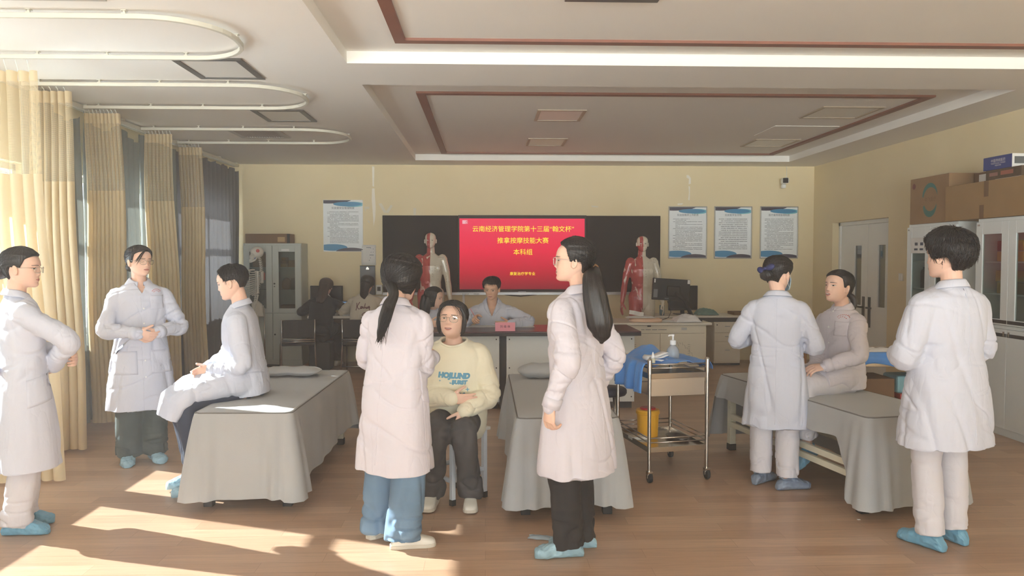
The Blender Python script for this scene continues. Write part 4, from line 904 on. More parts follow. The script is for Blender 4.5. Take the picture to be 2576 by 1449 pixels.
def trolley_drape(hx, hy, seed, hang_side=-1, hang=.16):
    def zf(x, y):
        ex = max(0, abs(x) - hx - .005); ey = 0.0
        sgn = -1 if x < 0 else 1
        nz = noise.noise(Vector((x * 7 + seed, y * 7, seed))) * .030 + noise.noise(Vector((x * 17 + seed, y * 15, 2))) * .014
        z = .782 + .03 * max(0, 1 - (x / hx) ** 2) + nz + .075 * math.exp(-((x + hx * .1) / .10) ** 2 - ((y - hy * .55) / .16) ** 2)
        if ex > 0:  # over the rail and down
            top = .812 if True else z
            drop = ex
            fold = .02 * math.sin(y * 34 + seed) + .012 * math.sin(y * 61)
            return (sgn * (hx + .012 + .03 * min(1, drop / .06) + .06 * drop + fold * min(1, drop * 8)), y + .03 * drop * math.sin(seed), top - max(0, drop - .03) * 1.0 + .0 * nz)
        t = min(1, max(0, (abs(x) - hx + .06) / .06)); z = z * (1 - t) + .818 * t
        return (x, y, max(z, .736))
    return zf
drape('blue_drape', 'blue cloth drape hanging over the left side of the middle trolley', TRP, TRR, (-.45, .30), (-.29, .27), trolley_drape(.2125, .30, 3), M_BLUE, 3)
def on_trolley(x, y, z, P0=TRP, rz=TRR): v = Matrix.Rotation(rz, 3, 'Z') @ Vector((x, y, 0)); return (P0[0] + v.x, P0[1] + v.y, z)
M_CLEARB = mat('bottle_milky', rgb(206, 214, 222), 0.15, trans=.45, spec=.5); M_CAPW = mat('pump_white', rgb(238, 238, 238), 0.35)
o = thing('pump_bottle', 'clear pump bottle with white head on the middle trolley', 'bottle', on_trolley(.085, -.02, .785))
MB().lathe([(.002, 0), (.042, 0), (.046, .006), (.046, .065), (.040, .09), (.026, .108), (.016, .116), (.016, .122)], n=24).build('body', M_CLEARB, o, smooth=True)
MB().lathe([(.002, .12), (.021, .12), (.021, .15), (.016, .153), (.006, .155), (.006, .18), (.011, .183), (.011, .195), (.002, .196)], n=20).tube([(0, 0, .189), (-.028, -.004, .188), (-.033, -.005, .180)], .0055, 8).build('pump_head', M_CAPW, o, smooth=False)
o = thing('dropper_bottle', 'small bottle with pointed white nozzle standing at the trolley corner post', 'bottle', on_trolley(-.155, -.22, .805))
MB().lathe([(.002, 0), (.016, 0), (.017, .004), (.017, .028), (.011, .034), (.002, .035)], n=16).build('body', mat('pale_liquid', rgb(206, 200, 176), .3), o, smooth=True); MB().lathe([(.012, .033), (.013, .042), (.009, .055), (.003, .075), (.001, .077)], n=14).build('nozzle', M_CAPW, o, smooth=True)
b = MB(); lay = []
for k in range(4):
    pts = [(-.07 + .14 * i / 10, .012 * k + .008 * math.sin(i * .5 + k) + (.012 if k > 1 else 0) * (i / 10)) for i in range(11)]
    b.grid([[(x, y, z) for x, z in pts] for y in (-.05, 0, .05)])
b.grid([[(-.07 - .012 * math.sin(PI * q / 6), y, .036 * q / 6) for q in range(7)] for y in (-.05, 0, .05)])
o = b.build('folded_towel', M_CLOTHW, smooth=True, thick=.005, loc=on_trolley(-.09, -.13, .81)); o.rotation_euler = (0, 0, .2); tag(o, 'folded white paper towel on the blue drape of the middle trolley', 'towel')
M_YBIN = mat('bin_yellow', rgb(232, 172, 34), 0.4); M_RLID = mat('bin_red_lid', rgb(188, 40, 44), 0.4)
o = thing('sharps_bin', 'yellow round sharps bin with red lid on lower shelf of trolley', 'bin', on_trolley(-.055, .10, .222))
MB().lathe([(.002, 0), (.070, 0), (.074, .006), (.080, .165), (.087, .168), (.087, .188), (.082, .198), (.062, .200), (.002, .200)], n=32).build('body', M_YBIN, o, smooth=False); MB().lathe([(.002, .199), (.058, .199), (.058, .208), (.05, .213), (.002, .213)], n=28).build('lid', M_RLID, o, smooth=False)
o = thing('steel_tray', 'dark shiny instrument tray on the lower shelf beside the yellow bin', 'tray', on_trolley(.12, -.03, .222), .3); MB().lathe([(.002, 0), (.06, 0), (.075, .022), (.07, .022), (.057, .005), (.002, .005)], n=24, M=Matrix.Scale(1.5, 4, (0, 1, 0))).build('dish', mat('dark_steel', rgb(96, 92, 90), .2, metal=.9), o, smooth=True)
b = MB(); b.box((-.06, -.04, 0), (.06, .04, .02)); o = b.build('paper_box', M_PAPER, loc=on_trolley(-.16, .03, .222), bevel=.003); o.rotation_euler = (0, 0, .2); tag(o, 'flat white box lying left of the yellow bin on the trolley', 'box')
# navy padded stool between bed and trolley
M_NAVY = mat('navy_pad', rgb(40, 44, 66), 0.5)
o = thing('round_stool', 'dark navy padded stool between the centre bed and trolley', 'stool', (.955, 6.02, 0)); MB().lathe([(.002, .46), (.145, .46), (.155, .475), (.155, .50), (.14, .515), (.002, .52)], n=28).build('seat', M_NAVY, o, smooth=True)
for k in range(4): a = PI / 4 + k * PI / 2; MB().tube([(.09 * math.cos(a), .09 * math.sin(a), .46), (.15 * math.cos(a), .15 * math.sin(a), 0)], .011, 8).build('leg', M_CHROME, o, smooth=True)
# second trolley by the right wall
T2P, T2R = (3.215, 5.96, 0), .0
trolley(T2P, T2R, .76, .44, 'steel instrument trolley with blue drape, behind the man at right', drawer=False)
def zf2(x, y):
    ey = max(0, -.22 - .005 - y)
    nz = noise.noise(Vector((x * 7 + 8, y * 7, 1))) * .03
    if x > .38: return (.38 + (x - .38) * .6, y * .6, .80 - (x - .38) * .9 + nz)
    if ey > 0: return (x, -.235 - .03 * min(1, ey * 12) - .015 * math.sin(x * 26), .818 - max(0, ey - .02) * (.85 + .25 * math.sin(x * 9 + 1)))
    t = min(1, max(0, (-y - .16) / .06)); return (x, y, max((.765 + nz) * (1 - t) + .82 * t, .737))
drape('blue_drape', 'blue cloth drape on trolley by the right wall', T2P, T2R, (-.365, .46), (-.38, .17), zf2, M_BLUE, 6)
o = crumple('white_towel', 'white folded cloth on the blue drape of the right trolley', 'cloth', (T2P[0] - .17, T2P[1] - .08, .805), .13, .07, .035, M_CLOTHW, 23)
small_box('cardboard_box', 'tall brown cardboard box left of the pale blue tub on right trolley', 'box', (T2P[0] - .33, T2P[1] - .18, .222), (T2P[0] - .09, T2P[1] + .15, .61), M_CARDD)
small_box('storage_tub', 'pale blue plastic tub on the red tray of right trolley', 'tub', (T2P[0] - .07, T2P[1] - .18, .495), (T2P[0] + .20, T2P[1] + .05, .63), mat('pale_blue_plastic', rgb(126, 172, 182), .5), bev=.02)
small_box('cardboard_box', 'low brown cardboard box under the red tray on the right trolley', 'box', (T2P[0] - .075, T2P[1] - .19, .222), (T2P[0] + .25, T2P[1] + .10, .45), M_CARD)
small_box('red_tray', 'flat red tray under the pale blue tub on the right trolley', 'tray', (T2P[0] - .05, T2P[1] - .19, .452), (T2P[0] + .22, T2P[1] + .06, .493), mat('red_plastic', rgb(178, 52, 50), .5))
M_TEAL = mat('teal_shell', rgb(66, 116, 120), .5)
o = thing('plastic_chair', 'teal plastic chair mostly hidden behind the man at right', 'chair', (3.85, 6.65, 0), -.2)
b = MB(); b.grid([[( -.22 + .44 * i / 8, -.20 - .03 * (1 - ((i - 4) / 4) ** 2) - (z - .45) * .12, z) for i in range(9)] for z in (.62, .68, .76, .84, .9)]); b.build('backrest', M_TEAL, o, smooth=True, thick=.012)
MB().box((-.21, -.2, .43), (.21, .2, .45)).build('seat', M_TEAL, o, bevel=.008)
for sx in (-1, 1):
    for sy in (-1, 1): MB().tube([(sx * .18, sy * .17, .43), (sx * .2, sy * .2, 0)], .011, 8).build('leg', M_CHROME, o, smooth=True)
    MB().tube([(sx * .19, -.19, .43), (sx * .19, -.2, .68)], .010, 8).build('back_post', M_CHROME, o, smooth=True)

# ------------------------------------------------------------------ tall storage cabinets along the right wall
M_CABW = mat('cabinet_pale_steel', rgb(228, 232, 232), 0.45, noise_s=2, noise_a=.02)
def wall_cabinet(ya, yb, xf, label, items=True):
    """front faces -x at x = xf, spans y from ya (near) to yb"""
    o = thing('storage_cabinet', label, 'cabinet', (xf, ya, 0), 0, 'pale steel storage cabinets'); L_ = yb - ya; D = RX - .015 - xf; H = 1.88; zm = .96
    b = MB(); t = .02
    b.box((.02, 0, 0), (D, t, H)); b.box((.02, L_ - t, 0), (D, L_, H)); b.box((.02, t, H - .04), (D, L_ - t, H)); b.box((.02, t, 0), (D, L_ - t, .07)); b.box((D - .015, t, .07), (D, L_ - t, H - .04)); b.box((.02, t, zm - .04), (D - .015, L_ - t, zm - .01))
    b.build('carcass', M_CABW, o, bevel=.004)
    for z in (1.22, 1.50): MB().box((.05, t, z - .012), (D - .015, L_ - t, z)).build('shelf', M_CABW, o)
    for k in range(2):
        y0, y1 = (.004, L_ / 2 - .002) if k == 0 else (L_ / 2 + .002, L_ - .004); fr = .09; z0, z1 = zm - .005, H - .03
        b = MB(); b.box((0, y0, z0), (.02, y0 + fr, z1)); b.box((0, y1 - fr, z0), (.02, y1, z1)); b.box((0, y0 + fr, z0), (.02, y1 - fr, z0 + .05)); b.box((0, y0 + fr, z1 - .11), (.02, y1 - fr, z1)); d = b.build('glass_door', M_CABW, o, bevel=.003)
        MB().box((.008, y0 + fr, z0 + .05), (.012, y1 - fr, z1 - .11)).build('glass', M_CGLASS, d); MB().box((-.003, (y1 - .05) if k else (y0 + .02), z1 - .035), (0, (y1 - .02) if k else (y0 + .05), z1 - .02)).build('name_plate', M_ALU, d)
        d = MB().box((0, y0, .07), (.02, y1, zm - .04)).build('lower_door', M_CABW, o, bevel=.003); yy = y1 - .04 if k == 0 else y0 + .02; MB().box((-.006, yy, zm - .10), (0, yy + .02, zm - .06)).build('lock', M_STEEL, d)
        for q, z in enumerate((zm + .008, zm - .105)): MB().box((-.002, y0 + .002, z), (.001, y1 - .002, z + .03)).build('handle_strip', M_LABD, o)
    return o
CXF = 4.46
ca = wall_cabinet(7.20, 8.06, CXF, 'pale steel cabinet with glass doors behind the head of the man at right'); cb = wall_cabinet(5.98, 6.86, CXF - .03, 'pale steel cabinet with glass doors at the right edge, nearer the camera')
M_YBOX = mat('yellow_carton', rgb(226, 176, 70), .6, noise_s=8, noise_a=.12); M_TAN = mat('tan_carton', rgb(206, 176, 110), .7, noise_s=6, noise_a=.08); M_MAROON = mat('maroon_carton', rgb(120, 56, 54), .6)
for j, z in enumerate((1.50, 1.592)):
    for i in range(3):
        y = 6.62 - i * .115; small_box('medicine_box', ('upper' if j else 'lower') + ' row yellow carton on top cabinet shelf, ' + ('farthest from camera', 'middle of the row', 'nearest to camera')[i], 'box', (4.50, y - .05, z), (4.62, y + .05, z + .088), M_YBOX if (i + j) % 3 != 1 else M_MAROON, 'yellow cartons in the right cabinet')
for j, (z, y) in enumerate(((1.22, 6.58), (1.322, 6.60))): small_box('tan_carton', ('lower' if j == 0 else 'upper') + ' tan carton with dark dots on middle shelf, farther from the camera', 'box', (4.50, y - .085, z), (4.64, y + .085, z + .10), M_TAN, 'tan cartons in the right cabinet')
small_box('tan_carton', 'tan carton on middle shelf, nearer camera beside the two stacked', 'box', (4.50, 6.30, 1.22), (4.64, 6.47, 1.32), M_CARD, 'tan cartons in the right cabinet')
for i, y in enumerate((7.88, 7.82)):
    b = MB(); b.lathe([(.002, 0), (.035, 0), (.035, .16), (.03, .18), (.012, .20), (.012, .215), (.002, .216)], n=18); tag(b.build('dark_bottle', mat('dark_green_glass', rgb(60, 70, 60), .15), smooth=True, loc=(4.55 + .02 * i, y - i * .05, 1.222)), ('first' if i == 0 else 'second') + ' dark bottle behind the cabinet glass beside the man, counting from the wall door', 'bottle', 'bottles in the cabinet')
q = MB().box((4.452, 7.70, 1.58), (4.455, 7.96, 1.74)); tag(q.build('taped_notice', M_PAPER), 'white notice taped on cabinet glass beside the face of the man at right', 'notice')
q = MB()
for k in range(2): q.box((4.4495, 7.74 + k * .1, 1.66), (4.4515, 7.79 + k * .1, 1.69)); q.box((4.4495, 7.74 + k * .1, 1.61), (4.4515, 7.80 + k * .1, 1.63))
q.build('printed_marks', M_INKD, bpy.data.objects['taped_notice'])
q = MB().box((4.44, 7.24, 1.18), (4.458, 7.40, 1.42)); tag(q.build('paper_folder', M_CLOTHW, bevel=.003), 'white paper pocket on the cabinet door right of the man\'s neck', 'folder')
# cartons on top of the cabinets
M_LOGO = mat('logo_teal', rgb(70, 118, 110), .8)
zt_ = 1.881
o = thing('large_carton', 'large brown carton with teal ring logo, on the far cabinet', 'box', (4.47, 7.35, zt_)); MB().box((0, 0, 0), (.42, .68, .47)).build('carton', M_CARD, o, bevel=.004)
b = MB()
def arc_band(a0, a1, r0, r1, cy, cz, taper=True):
    n = 20; P0 = []; P1 = []
    for k in range(n + 1):
        f = k / n; a = a0 + (a1 - a0) * f; wv = math.sin(PI * min(1, .15 + f * .85)) if taper else 1
        P0.append((-.001, cy - r0 * math.cos(a), cz + r0 * math.sin(a))); P1.append((-.001, cy - (r0 + (r1 - r0) * wv) * math.cos(a), cz + (r0 + (r1 - r0) * wv) * math.sin(a)))
    b.grid([P0, P1])
arc_band(2.9, .25, .125, .17, .31, .235); arc_band(3.6, 5.9, .115, .175, .31, .235)
b.build('ring_logo', M_LOGO, o)
V, Fc = text_mesh('中飞医疗', .05); b = MB(); b.add([(-.0012, .31 - v[0], .235 + v[1]) for v in V], Fc); b.build('logo_lettering', M_CARDD, o)
MB().lathe([(.002, 0), (.03, 0), (.03, .002), (.002, .002)], n=20, M=Matrix.Translation((-.001, .61, .39)) @ Matrix.Rotation(PI / 2, 4, 'Y')).build('round_mark', M_MAROON, o)
o = thing('long_carton', 'long plain brown carton across both cabinets at the right edge', 'box', (4.43, 5.6, zt_ + .002)); MB().box((0, 0, 0), (.26, 1.74, .33)).build('carton', mat('cardboard_long', rgb(156, 124, 84), .85, noise_s=5, noise_a=.06), o, bevel=.004)
for y, z0, z1 in ((1.10, .19, .33), (1.16, .0, .12)): MB().box((-.0015, y, z0), (.001, y + .06, z1)).build('tape_patch', M_CARDD, o)
o = thing('brown_carton', 'brown carton with white paper label lying behind the long carton', 'box', (4.70, 6.55, zt_)); MB().box((0, 0, 0), (.21, .78, .46)).build('carton', M_CARDD, o, bevel=.004)
MB().box((-.001, .58, .35), (.001, .70, .44)).build('paper_label', M_PAPER, o)
o = thing('patterned_carton', 'dark brown patterned box lying on the long carton under a blue box', 'box', (4.455, 6.42, zt_ + .336), .0); MB().box((0, -.1, 0), (.2, .36, .085)).build('carton', mat('dark_brown_print', rgb(84, 66, 48), .6, noise_s=20, noise_a=.25), o, bevel=.003)
MB().box((-.001, .0, .03), (.001, .16, .065)).build('red_print', mat('faded_red', rgb(160, 96, 78), .7), o); MB().box((-.001, .2, .03), (.001, .31, .06)).build('pink_print', mat('faded_pink', rgb(150, 110, 100), .7), o); MB().box((-.006, -.1, -.004), (.19, .22, 0)).build('white_lid_edge', M_PAPER, o)
o = thing('blue_carton', 'blue box with white lettering, topmost of the boxes at right', 'box', (4.47, 6.46, zt_ + .423), .04); MB().box((0, 0, 0), (.17, .36, .115)).build('carton', mat('royal_blue_carton', rgb(44, 62, 128), .5), o, bevel=.003)
MB().box((.0, -.0015, .0), (.17, .001, .115)).build('white_end', M_PAPER, o); MB().box((.02, -.003, .03), (.13, -.001, .09)).build('end_print', M_DGREY, o)
b = MB()
for s_, sz, z in (('中国传统医药', .03, .075), ('TRADITIONAL CHINESE', .017, .052), ('MEDICINE', .017, .034)):
    V, Fc = text_mesh(s_, sz); b.add([(-.0012, .17 - v[0], z + v[1]) for v in V], Fc)
b.build('lettering', M_PAPER, o)

# ------------------------------------------------------------------ white square stool under the seated young woman
M_STOOLW = mat('stool_pale_metal', rgb(214, 218, 222), 0.35); M_STSEAT = mat('stool_seat', rgb(226, 222, 212), .5)
sx0, sy0 = -.19, 4.93
o = thing('square_stool', 'white square-legged stool under the young woman in cream sweatshirt', 'stool', (sx0, sy0, 0), .72); h = .13
MB().box((-h - .03, -h - .03, .435), (h + .03, h + .03, .455)).build('seat', M_STSEAT, o, bevel=.004)
for a in (-1, 1):
    for c in (-1, 1): MB().mat(0).box((a * h - .014, c * h - .014, .035), (a * h + .014, c * h + .014, .435)).mat(1).box((a * h - .016, c * h - .016, 0), (a * h + .016, c * h + .016, .038)).build('leg', [M_STOOLW, M_RUBBER], o, bevel=.002)
for a in (-1, 1): MB().box((a * h - .01, -h, .14), (a * h + .01, h, .165)).build('stretcher', M_STOOLW, o); MB().box((-h, a * h - .01, .175), (h, a * h + .01, .20)).build('stretcher', M_STOOLW, o); MB().box((a * h - .012, -h, .40), (a * h + .012, h, .435)).build('apron', M_STOOLW, o)
# litter on the floor
p0 = PZ(1362, 1354); crumple('plastic_film', 'crumpled strip of clear blue plastic film on the floor', 'plastic film', (p0.x, p0.y, .001), .07, .03, .018, mat('clear_blue_film', rgb(196, 214, 226), .15, alpha=.6), 31, -.3, 18)
p0 = PZ(2160, 1308); crumple('paper_scrap', 'tiny white scrap of paper on the floor before right bed', 'scrap', (p0.x, p0.y, .001), .009, .006, .004, M_PAPER, 33, 0, 6)
# ------------------------------------------------------------------ people: shared building kit
def V3(*a): return Vector(a)
def catmull(P, R, sub=5):
    """smooth a polyline with radii"""
    P = [Vector(p) for p in P]
    if len(P) < 3: return P, list(R)
    oP, oR = [], []
    for i in range(len(P) - 1):
        p0 = P[max(i - 1, 0)]; p1, p2 = P[i], P[i + 1]; p3 = P[min(i + 2, len(P) - 1)]
        for k in range(sub):
            t = k / sub
            oP.append(0.5 * ((2 * p1) + (p2 - p0) * t + (2 * p0 - 5 * p1 + 4 * p2 - p3) * t * t + (3 * p1 - p0 - 3 * p2 + p3) * t ** 3))
            oR.append(R[i] + (R[i + 1] - R[i]) * (t * t * (3 - 2 * t)))
    oP.append(P[-1]); oR.append(R[-1])
    return oP, oR
def limb(mb, P, R, n=14, side=None, ratio=1.0, sub=5, rnd=True):
    """tapering limb; side = fixed lateral axis, ratio = depth / width"""
    P, R = catmull(P, R, sub); rings = []; ref = Vector(side) if side is not None else None
    m = len(P)
    Q, S = list(P), list(R)
    if rnd:   # rounded ends
        d0 = (P[0] - P[1]).normalized(); d1 = (P[-1] - P[-2]).normalized()
        pre = [(P[0] + d0 * R[0] * ratio * math.sin(a), R[0] * max(math.cos(a), .06)) for a in (1.5, 1.1, .6)]
        post = [(P[-1] + d1 * R[-1] * ratio * math.sin(a), R[-1] * max(math.cos(a), .06)) for a in (.6, 1.1, 1.5)]
        Q = [p for p, r in pre] + Q + [p for p, r in post]; S = [r for p, r in pre] + S + [r for p, r in post]
    for i, p in enumerate(Q):
        t = Q[min(i + 1, len(Q) - 1)] - Q[max(i - 1, 0)]; t = t.normalized() if t.length > 1e-9 else Vector((0, 0, 1))
        if ref is None: ref = Vector((1, 0, 0)) if abs(t.x) < .8 else Vector((0, 1, 0))
        x = ref - t * ref.dot(t)
        if x.length < 1e-4: x = t.orthogonal()
        x.normalize(); y = t.cross(x)
        if side is None: ref = x
        rings.append([p + x * (S[i] * math.cos(2 * PI * k / n)) + y * (S[i] * ratio * math.sin(2 * PI * k / n)) for k in range(n)])
    mb.loft(rings); return mb
def sring(c, ax, ay, n=28, e=0.85):
    out = []
    for k in range(n):
        a = 2 * PI * k / n; ca, sa = math.cos(a), math.sin(a)
        out.append(c + ax * math.copysign(abs(ca) ** e, ca) + ay * math.copysign(abs(sa) ** e, sa))
    return out
def fused(mb, voxel, smooth=3, factor=0.5):
    """one continuous skin over everything in the builder"""
    me = bpy.data.meshes.new('form'); me.from_pydata(mb.v, [], mb.f)
    bm = bmesh.new(); bm.from_mesh(me); bmesh.ops.triangulate(bm, faces=[f for f in bm.faces if len(f.verts) > 4]); bmesh.ops.recalc_face_normals(bm, faces=bm.faces); bm.to_mesh(me); bm.free()
    o = bpy.data.objects.new('form', me); COL.objects.link(o)
    r = o.modifiers.new('skin', 'REMESH'); r.mode = 'VOXEL'; r.voxel_size = voxel
    if smooth: s = o.modifiers.new('soft', 'SMOOTH'); s.factor = factor; s.iterations = smooth
    dg = bpy.context.evaluated_depsgraph_get(); out = bpy.data.meshes.new_from_object(o.evaluated_get(dg))
    bpy.data.objects.remove(o); bpy.data.meshes.remove(me)
    return out
def mesh_np(me):
    n = len(me.vertices); co = np.empty(n * 3, np.float64); no = np.empty(n * 3, np.float64)
    me.vertices.foreach_get('co', co); me.vertex_normals.foreach_get('vector', no)
    return co.reshape(n, 3), no.reshape(n, 3)
def set_np(me, co): me.vertices.foreach_set('co', co.ravel()); me.update()
# fast value noise on arrays
_RT = np.random.RandomState(99).rand(32, 32, 32) * 2 - 1
def vnoise(p):
    p = np.asarray(p); i = np.floor(p).astype(int); f = p - i; f = f * f * (3 - 2 * f); i %= 32; j = (i + 1) % 32
    def g(a, b, c): return _RT[a, b, c]
    x0, y0, z0 = i.T; x1, y1, z1 = j.T; fx, fy, fz = f.T
    a = g(x0, y0, z0) * (1 - fx) + g(x1, y0, z0) * fx; b = g(x0, y1, z0) * (1 - fx) + g(x1, y1, z0) * fx
    c = g(x0, y0, z1) * (1 - fx) + g(x1, y0, z1) * fx; d = g(x0, y1, z1) * (1 - fx) + g(x1, y1, z1) * fx
    return (a * (1 - fy) + b * fy) * (1 - fz) + (c * (1 - fy) + d * fy) * fz
def finish(me, name, m, parent):
    me.name = name; me.materials.clear(); me.materials.append(m); me.polygons.foreach_set('use_smooth', [True] * len(me.polygons))
    o = bpy.data.objects.new(name, me); COL.objects.link(o); o.parent = parent; return o
def bvh_of(me): return BVHTree.FromPolygons([v.co[:] for v in me.vertices], [p.vertices[:] for p in me.polygons])

# ---- head shape: rows of (t, half width, front, back); t from chin (0) to crown (1)
_HP = [(0, .014, .070, -.030), (.04, .032, .081, -.008), (.10, .045, .086, .018), (.18, .055, .086, .042), (.28, .062, .086, .062), (.40, .067, .085, .080), (.50, .068, .087, .091), (.60, .0715, .090, .098), (.70, .0725, .089, .100), (.80, .068, .080, .094), (.88, .058, .064, .080), (.95, .040, .041, .055), (.99, .018, .018, .026), (1.0, .004, .004, .005)]
def head_prof(t):
    for i in range(len(_HP) - 1):
        a, b = _HP[i], _HP[i + 1]
        if t <= b[0]: f = (t - a[0]) / (b[0] - a[0]); return [a[k] + (b[k] - a[k]) * f for k in (1, 2, 3)]
    return _HP[-1][1:]
HC, HHT = -.112, .224
def face_push(x, z):
    """forward displacement of the face surface"""
    ax = abs(x); e = math.exp; d = 0.0
    if -.042 < z < .03:
        k = (.03 - z) / .062; k = min(1, max(0, k)); pr = .002 + .0145 * k ** 1.5
        if z < -.030: pr *= max(0, 1 - ((-.030 - z) / .012)) ** .7
        d += pr * e(-(x / (.0075 + .004 * k)) ** 2)
    d += .006 * e(-((ax - .0115) / .006) ** 2 - ((z + .033) / .0065) ** 2)
    d -= .0085 * e(-((ax - .030) / .016) ** 2 - ((z - .004) / .012) ** 2)
    d += .0035 * e(-((ax - .031) / .012) ** 2 - ((z - .001) / .0065) ** 2)
    d += .003 * e(-((ax - .028) / .02) ** 2 - ((z - .024) / .007) ** 2)
    d += .004 * e(-((ax - .040) / .016) ** 2 - ((z + .028) / .018) ** 2)
    d += .0055 * e(-(x / .021) ** 2 - ((z + .057) / .0055) ** 2) + .0055 * e(-(x / .017) ** 2 - ((z + .069) / .0055) ** 2) - .003 * e(-(x / .02) ** 2 - ((z + .063) / .003) ** 2)
    d += .005 * e(-(x / .018) ** 2 - ((z + .098) / .012) ** 2) - .003 * e(-(x / .02) ** 2 - ((z + .081) / .007) ** 2)
    return d
def head_rings(n=72, m=56, off=None):
    rings = []
    for i in range(m + 1):
        t = i / m; t = t * t * (3 - 2 * t) * .35 + t * .65; w, fr, bk = head_prof(t); z = HC + HHT * t; ring = []
        for k in range(n):
            a = 2 * PI * k / n; s, c = math.sin(a), math.cos(a); x = w * math.copysign(abs(s) ** .92, s)
            y = (fr if c > 0 else bk) * math.copysign(abs(c) ** .92, c)
            if t < .12 and c < 0: y = bk * abs(c) ** .92 * (-1)
            d = 0
            if c > .2 and .01 < t < .93: d = face_push(x, z) * min(1, (c - .2) / .25)
            p = Vector((x, y + d, z))
            if off is not None:
                q = Vector((x, y, (z - .02) * .9)); q.normalize(); p = Vector((x, y, z)) + q * off(a if a <= PI else a - 2 * PI, t, z)
            ring.append(p)
        rings.append(ring)
    return rings

M_SKIN = None
def skin_mat(name, c): 
    m = mat(name, c, 0.5, noise_s=12, noise_a=.03, bump=.03, bump_s=400, spec=.35); m.node_tree.nodes['Principled BSDF'].inputs['Subsurface Weight'].default_value = .12
    m.node_tree.nodes['Principled BSDF'].inputs['Subsurface Radius'].default_value = (.012, .005, .003); m.node_tree.nodes['Principled BSDF'].inputs['Subsurface Scale'].default_value = 1.0
    return m
M_SKIN = skin_mat('skin_warm', rgb(232, 192, 170)); M_SKIN2 = skin_mat('skin_tan', rgb(222, 178, 150))
M_LIPS = mat('lips', rgb(196, 128, 116), .5); M_EYEW = mat('eye_white', rgb(222, 216, 210), .3); M_IRIS = mat('iris_dark', rgb(38, 28, 24), .2); M_BROW = mat('brow_hair', rgb(48, 38, 34), .7); M_MOUTH = mat('mouth_dark', rgb(92, 44, 42), .6); M_TEETH = mat('teeth', rgb(226, 220, 208), .4)
def hair_mat(name, c, rough=.42):
    m = mat(name, c, rough, spec=.55, noise_s=30, noise_a=.25, stretch=(1, 1, .12), bump=.0); nt = m.node_tree; N = nt.nodes; L = nt.links; p = N['Principled BSDF']
    tc = N.new('ShaderNodeTexCoord'); mp = N.new('ShaderNodeMapping'); mp.inputs['Scale'].default_value = (260, 260, 9); L.new(tc.outputs['Object'], mp.inputs[0])
    n = N.new('ShaderNodeTexNoise'); n.inputs['Scale'].default_value = 1.0; n.inputs['Detail'].default_value = 3; L.new(mp.outputs[0], n.inputs[0])
    b = N.new('ShaderNodeBump'); b.inputs['Strength'].default_value = .5; b.inputs['Distance'].default_value = .004; L.new(n.outputs['Fac'], b.inputs['Height']); L.new(b.outputs[0], p.inputs['Normal'])
    return m
M_HAIR = hair_mat('hair_black', rgb(30, 26, 26)); M_HAIRB = hair_mat('hair_brown', rgb(62, 46, 40))
def coat_mat(name, c):
    m = mat(name, c, .8, sheen=.15, noise_s=2.5, noise_a=.015, transl=.05); N = m.node_tree.nodes; L = m.node_tree.links; p = N['Principled BSDF']; tl = [n for n in N if n.type == 'BSDF_TRANSLUCENT'][0]
    tc = N.new('ShaderNodeTexCoord'); hs = []
    for sc, st in (((3.2, 3.2, 1.1), 1.0), ((6, 6, 3.2), .45), ((15, 15, 9), .10)):
        mp = N.new('ShaderNodeMapping'); mp.inputs['Scale'].default_value = sc; mp.inputs['Rotation'].default_value = (.25, .3, 0); L.new(tc.outputs['Object'], mp.inputs[0])
        n = N.new('ShaderNodeTexNoise'); n.inputs['Scale'].default_value = 1.6; n.inputs['Detail'].default_value = 2; n.inputs['Distortion'].default_value = .8; L.new(mp.outputs[0], n.inputs[0])
        a = N.new('ShaderNodeMath'); a.operation = 'SUBTRACT'; a.inputs[1].default_value = .5; L.new(n.outputs['Fac'], a.inputs[0]); q = N.new('ShaderNodeMath'); q.operation = 'ABSOLUTE'; L.new(a.outputs[0], q.inputs[0]); r = N.new('ShaderNodeMath'); r.operation = 'POWER'; r.inputs[1].default_value = .6; L.new(q.outputs[0], r.inputs[0]); g = N.new('ShaderNodeMath'); g.operation = 'MULTIPLY'; g.inputs[1].default_value = st; L.new(r.outputs[0], g.inputs[0]); hs.append(g)
    s1 = N.new('ShaderNodeMath'); L.new(hs[0].outputs[0], s1.inputs[0]); L.new(hs[1].outputs[0], s1.inputs[1]); s2 = N.new('ShaderNodeMath'); L.new(s1.outputs[0], s2.inputs[0]); L.new(hs[2].outputs[0], s2.inputs[1])
    b = N.new('ShaderNodeBump'); b.inputs['Strength'].default_value = .34; b.inputs['Distance'].default_value = .022; L.new(s2.outputs[0], b.inputs['Height']); L.new(b.outputs[0], p.inputs['Normal']); L.new(b.outputs[0], tl.inputs['Normal'])
    return m
M_COAT = coat_mat('white_coat_cloth', rgb(210, 213, 227)); M_COATP = coat_mat('white_coat_cloth_pinkish', rgb(219, 214, 223))
M_WTROU = coat_mat('white_trouser_cloth', rgb(216, 213, 220))
M_COVER = mat('shoe_cover_blue', rgb(128, 186, 216), .3, bump=.35, bump_s=60, noise_s=20, noise_a=.15, spec=.6, transl=.25)
M_COVERP = mat('shoe_cover_pale', rgb(170, 206, 222), .25, bump=.35, bump_s=60, noise_s=16, noise_a=.2, spec=.6, transl=.25)
M_SNEAK = mat('white_sneaker', rgb(226, 222, 212), .5, noise_s=20, noise_a=.03); M_SOLE = mat('sneaker_sole', rgb(206, 198, 184), .6)

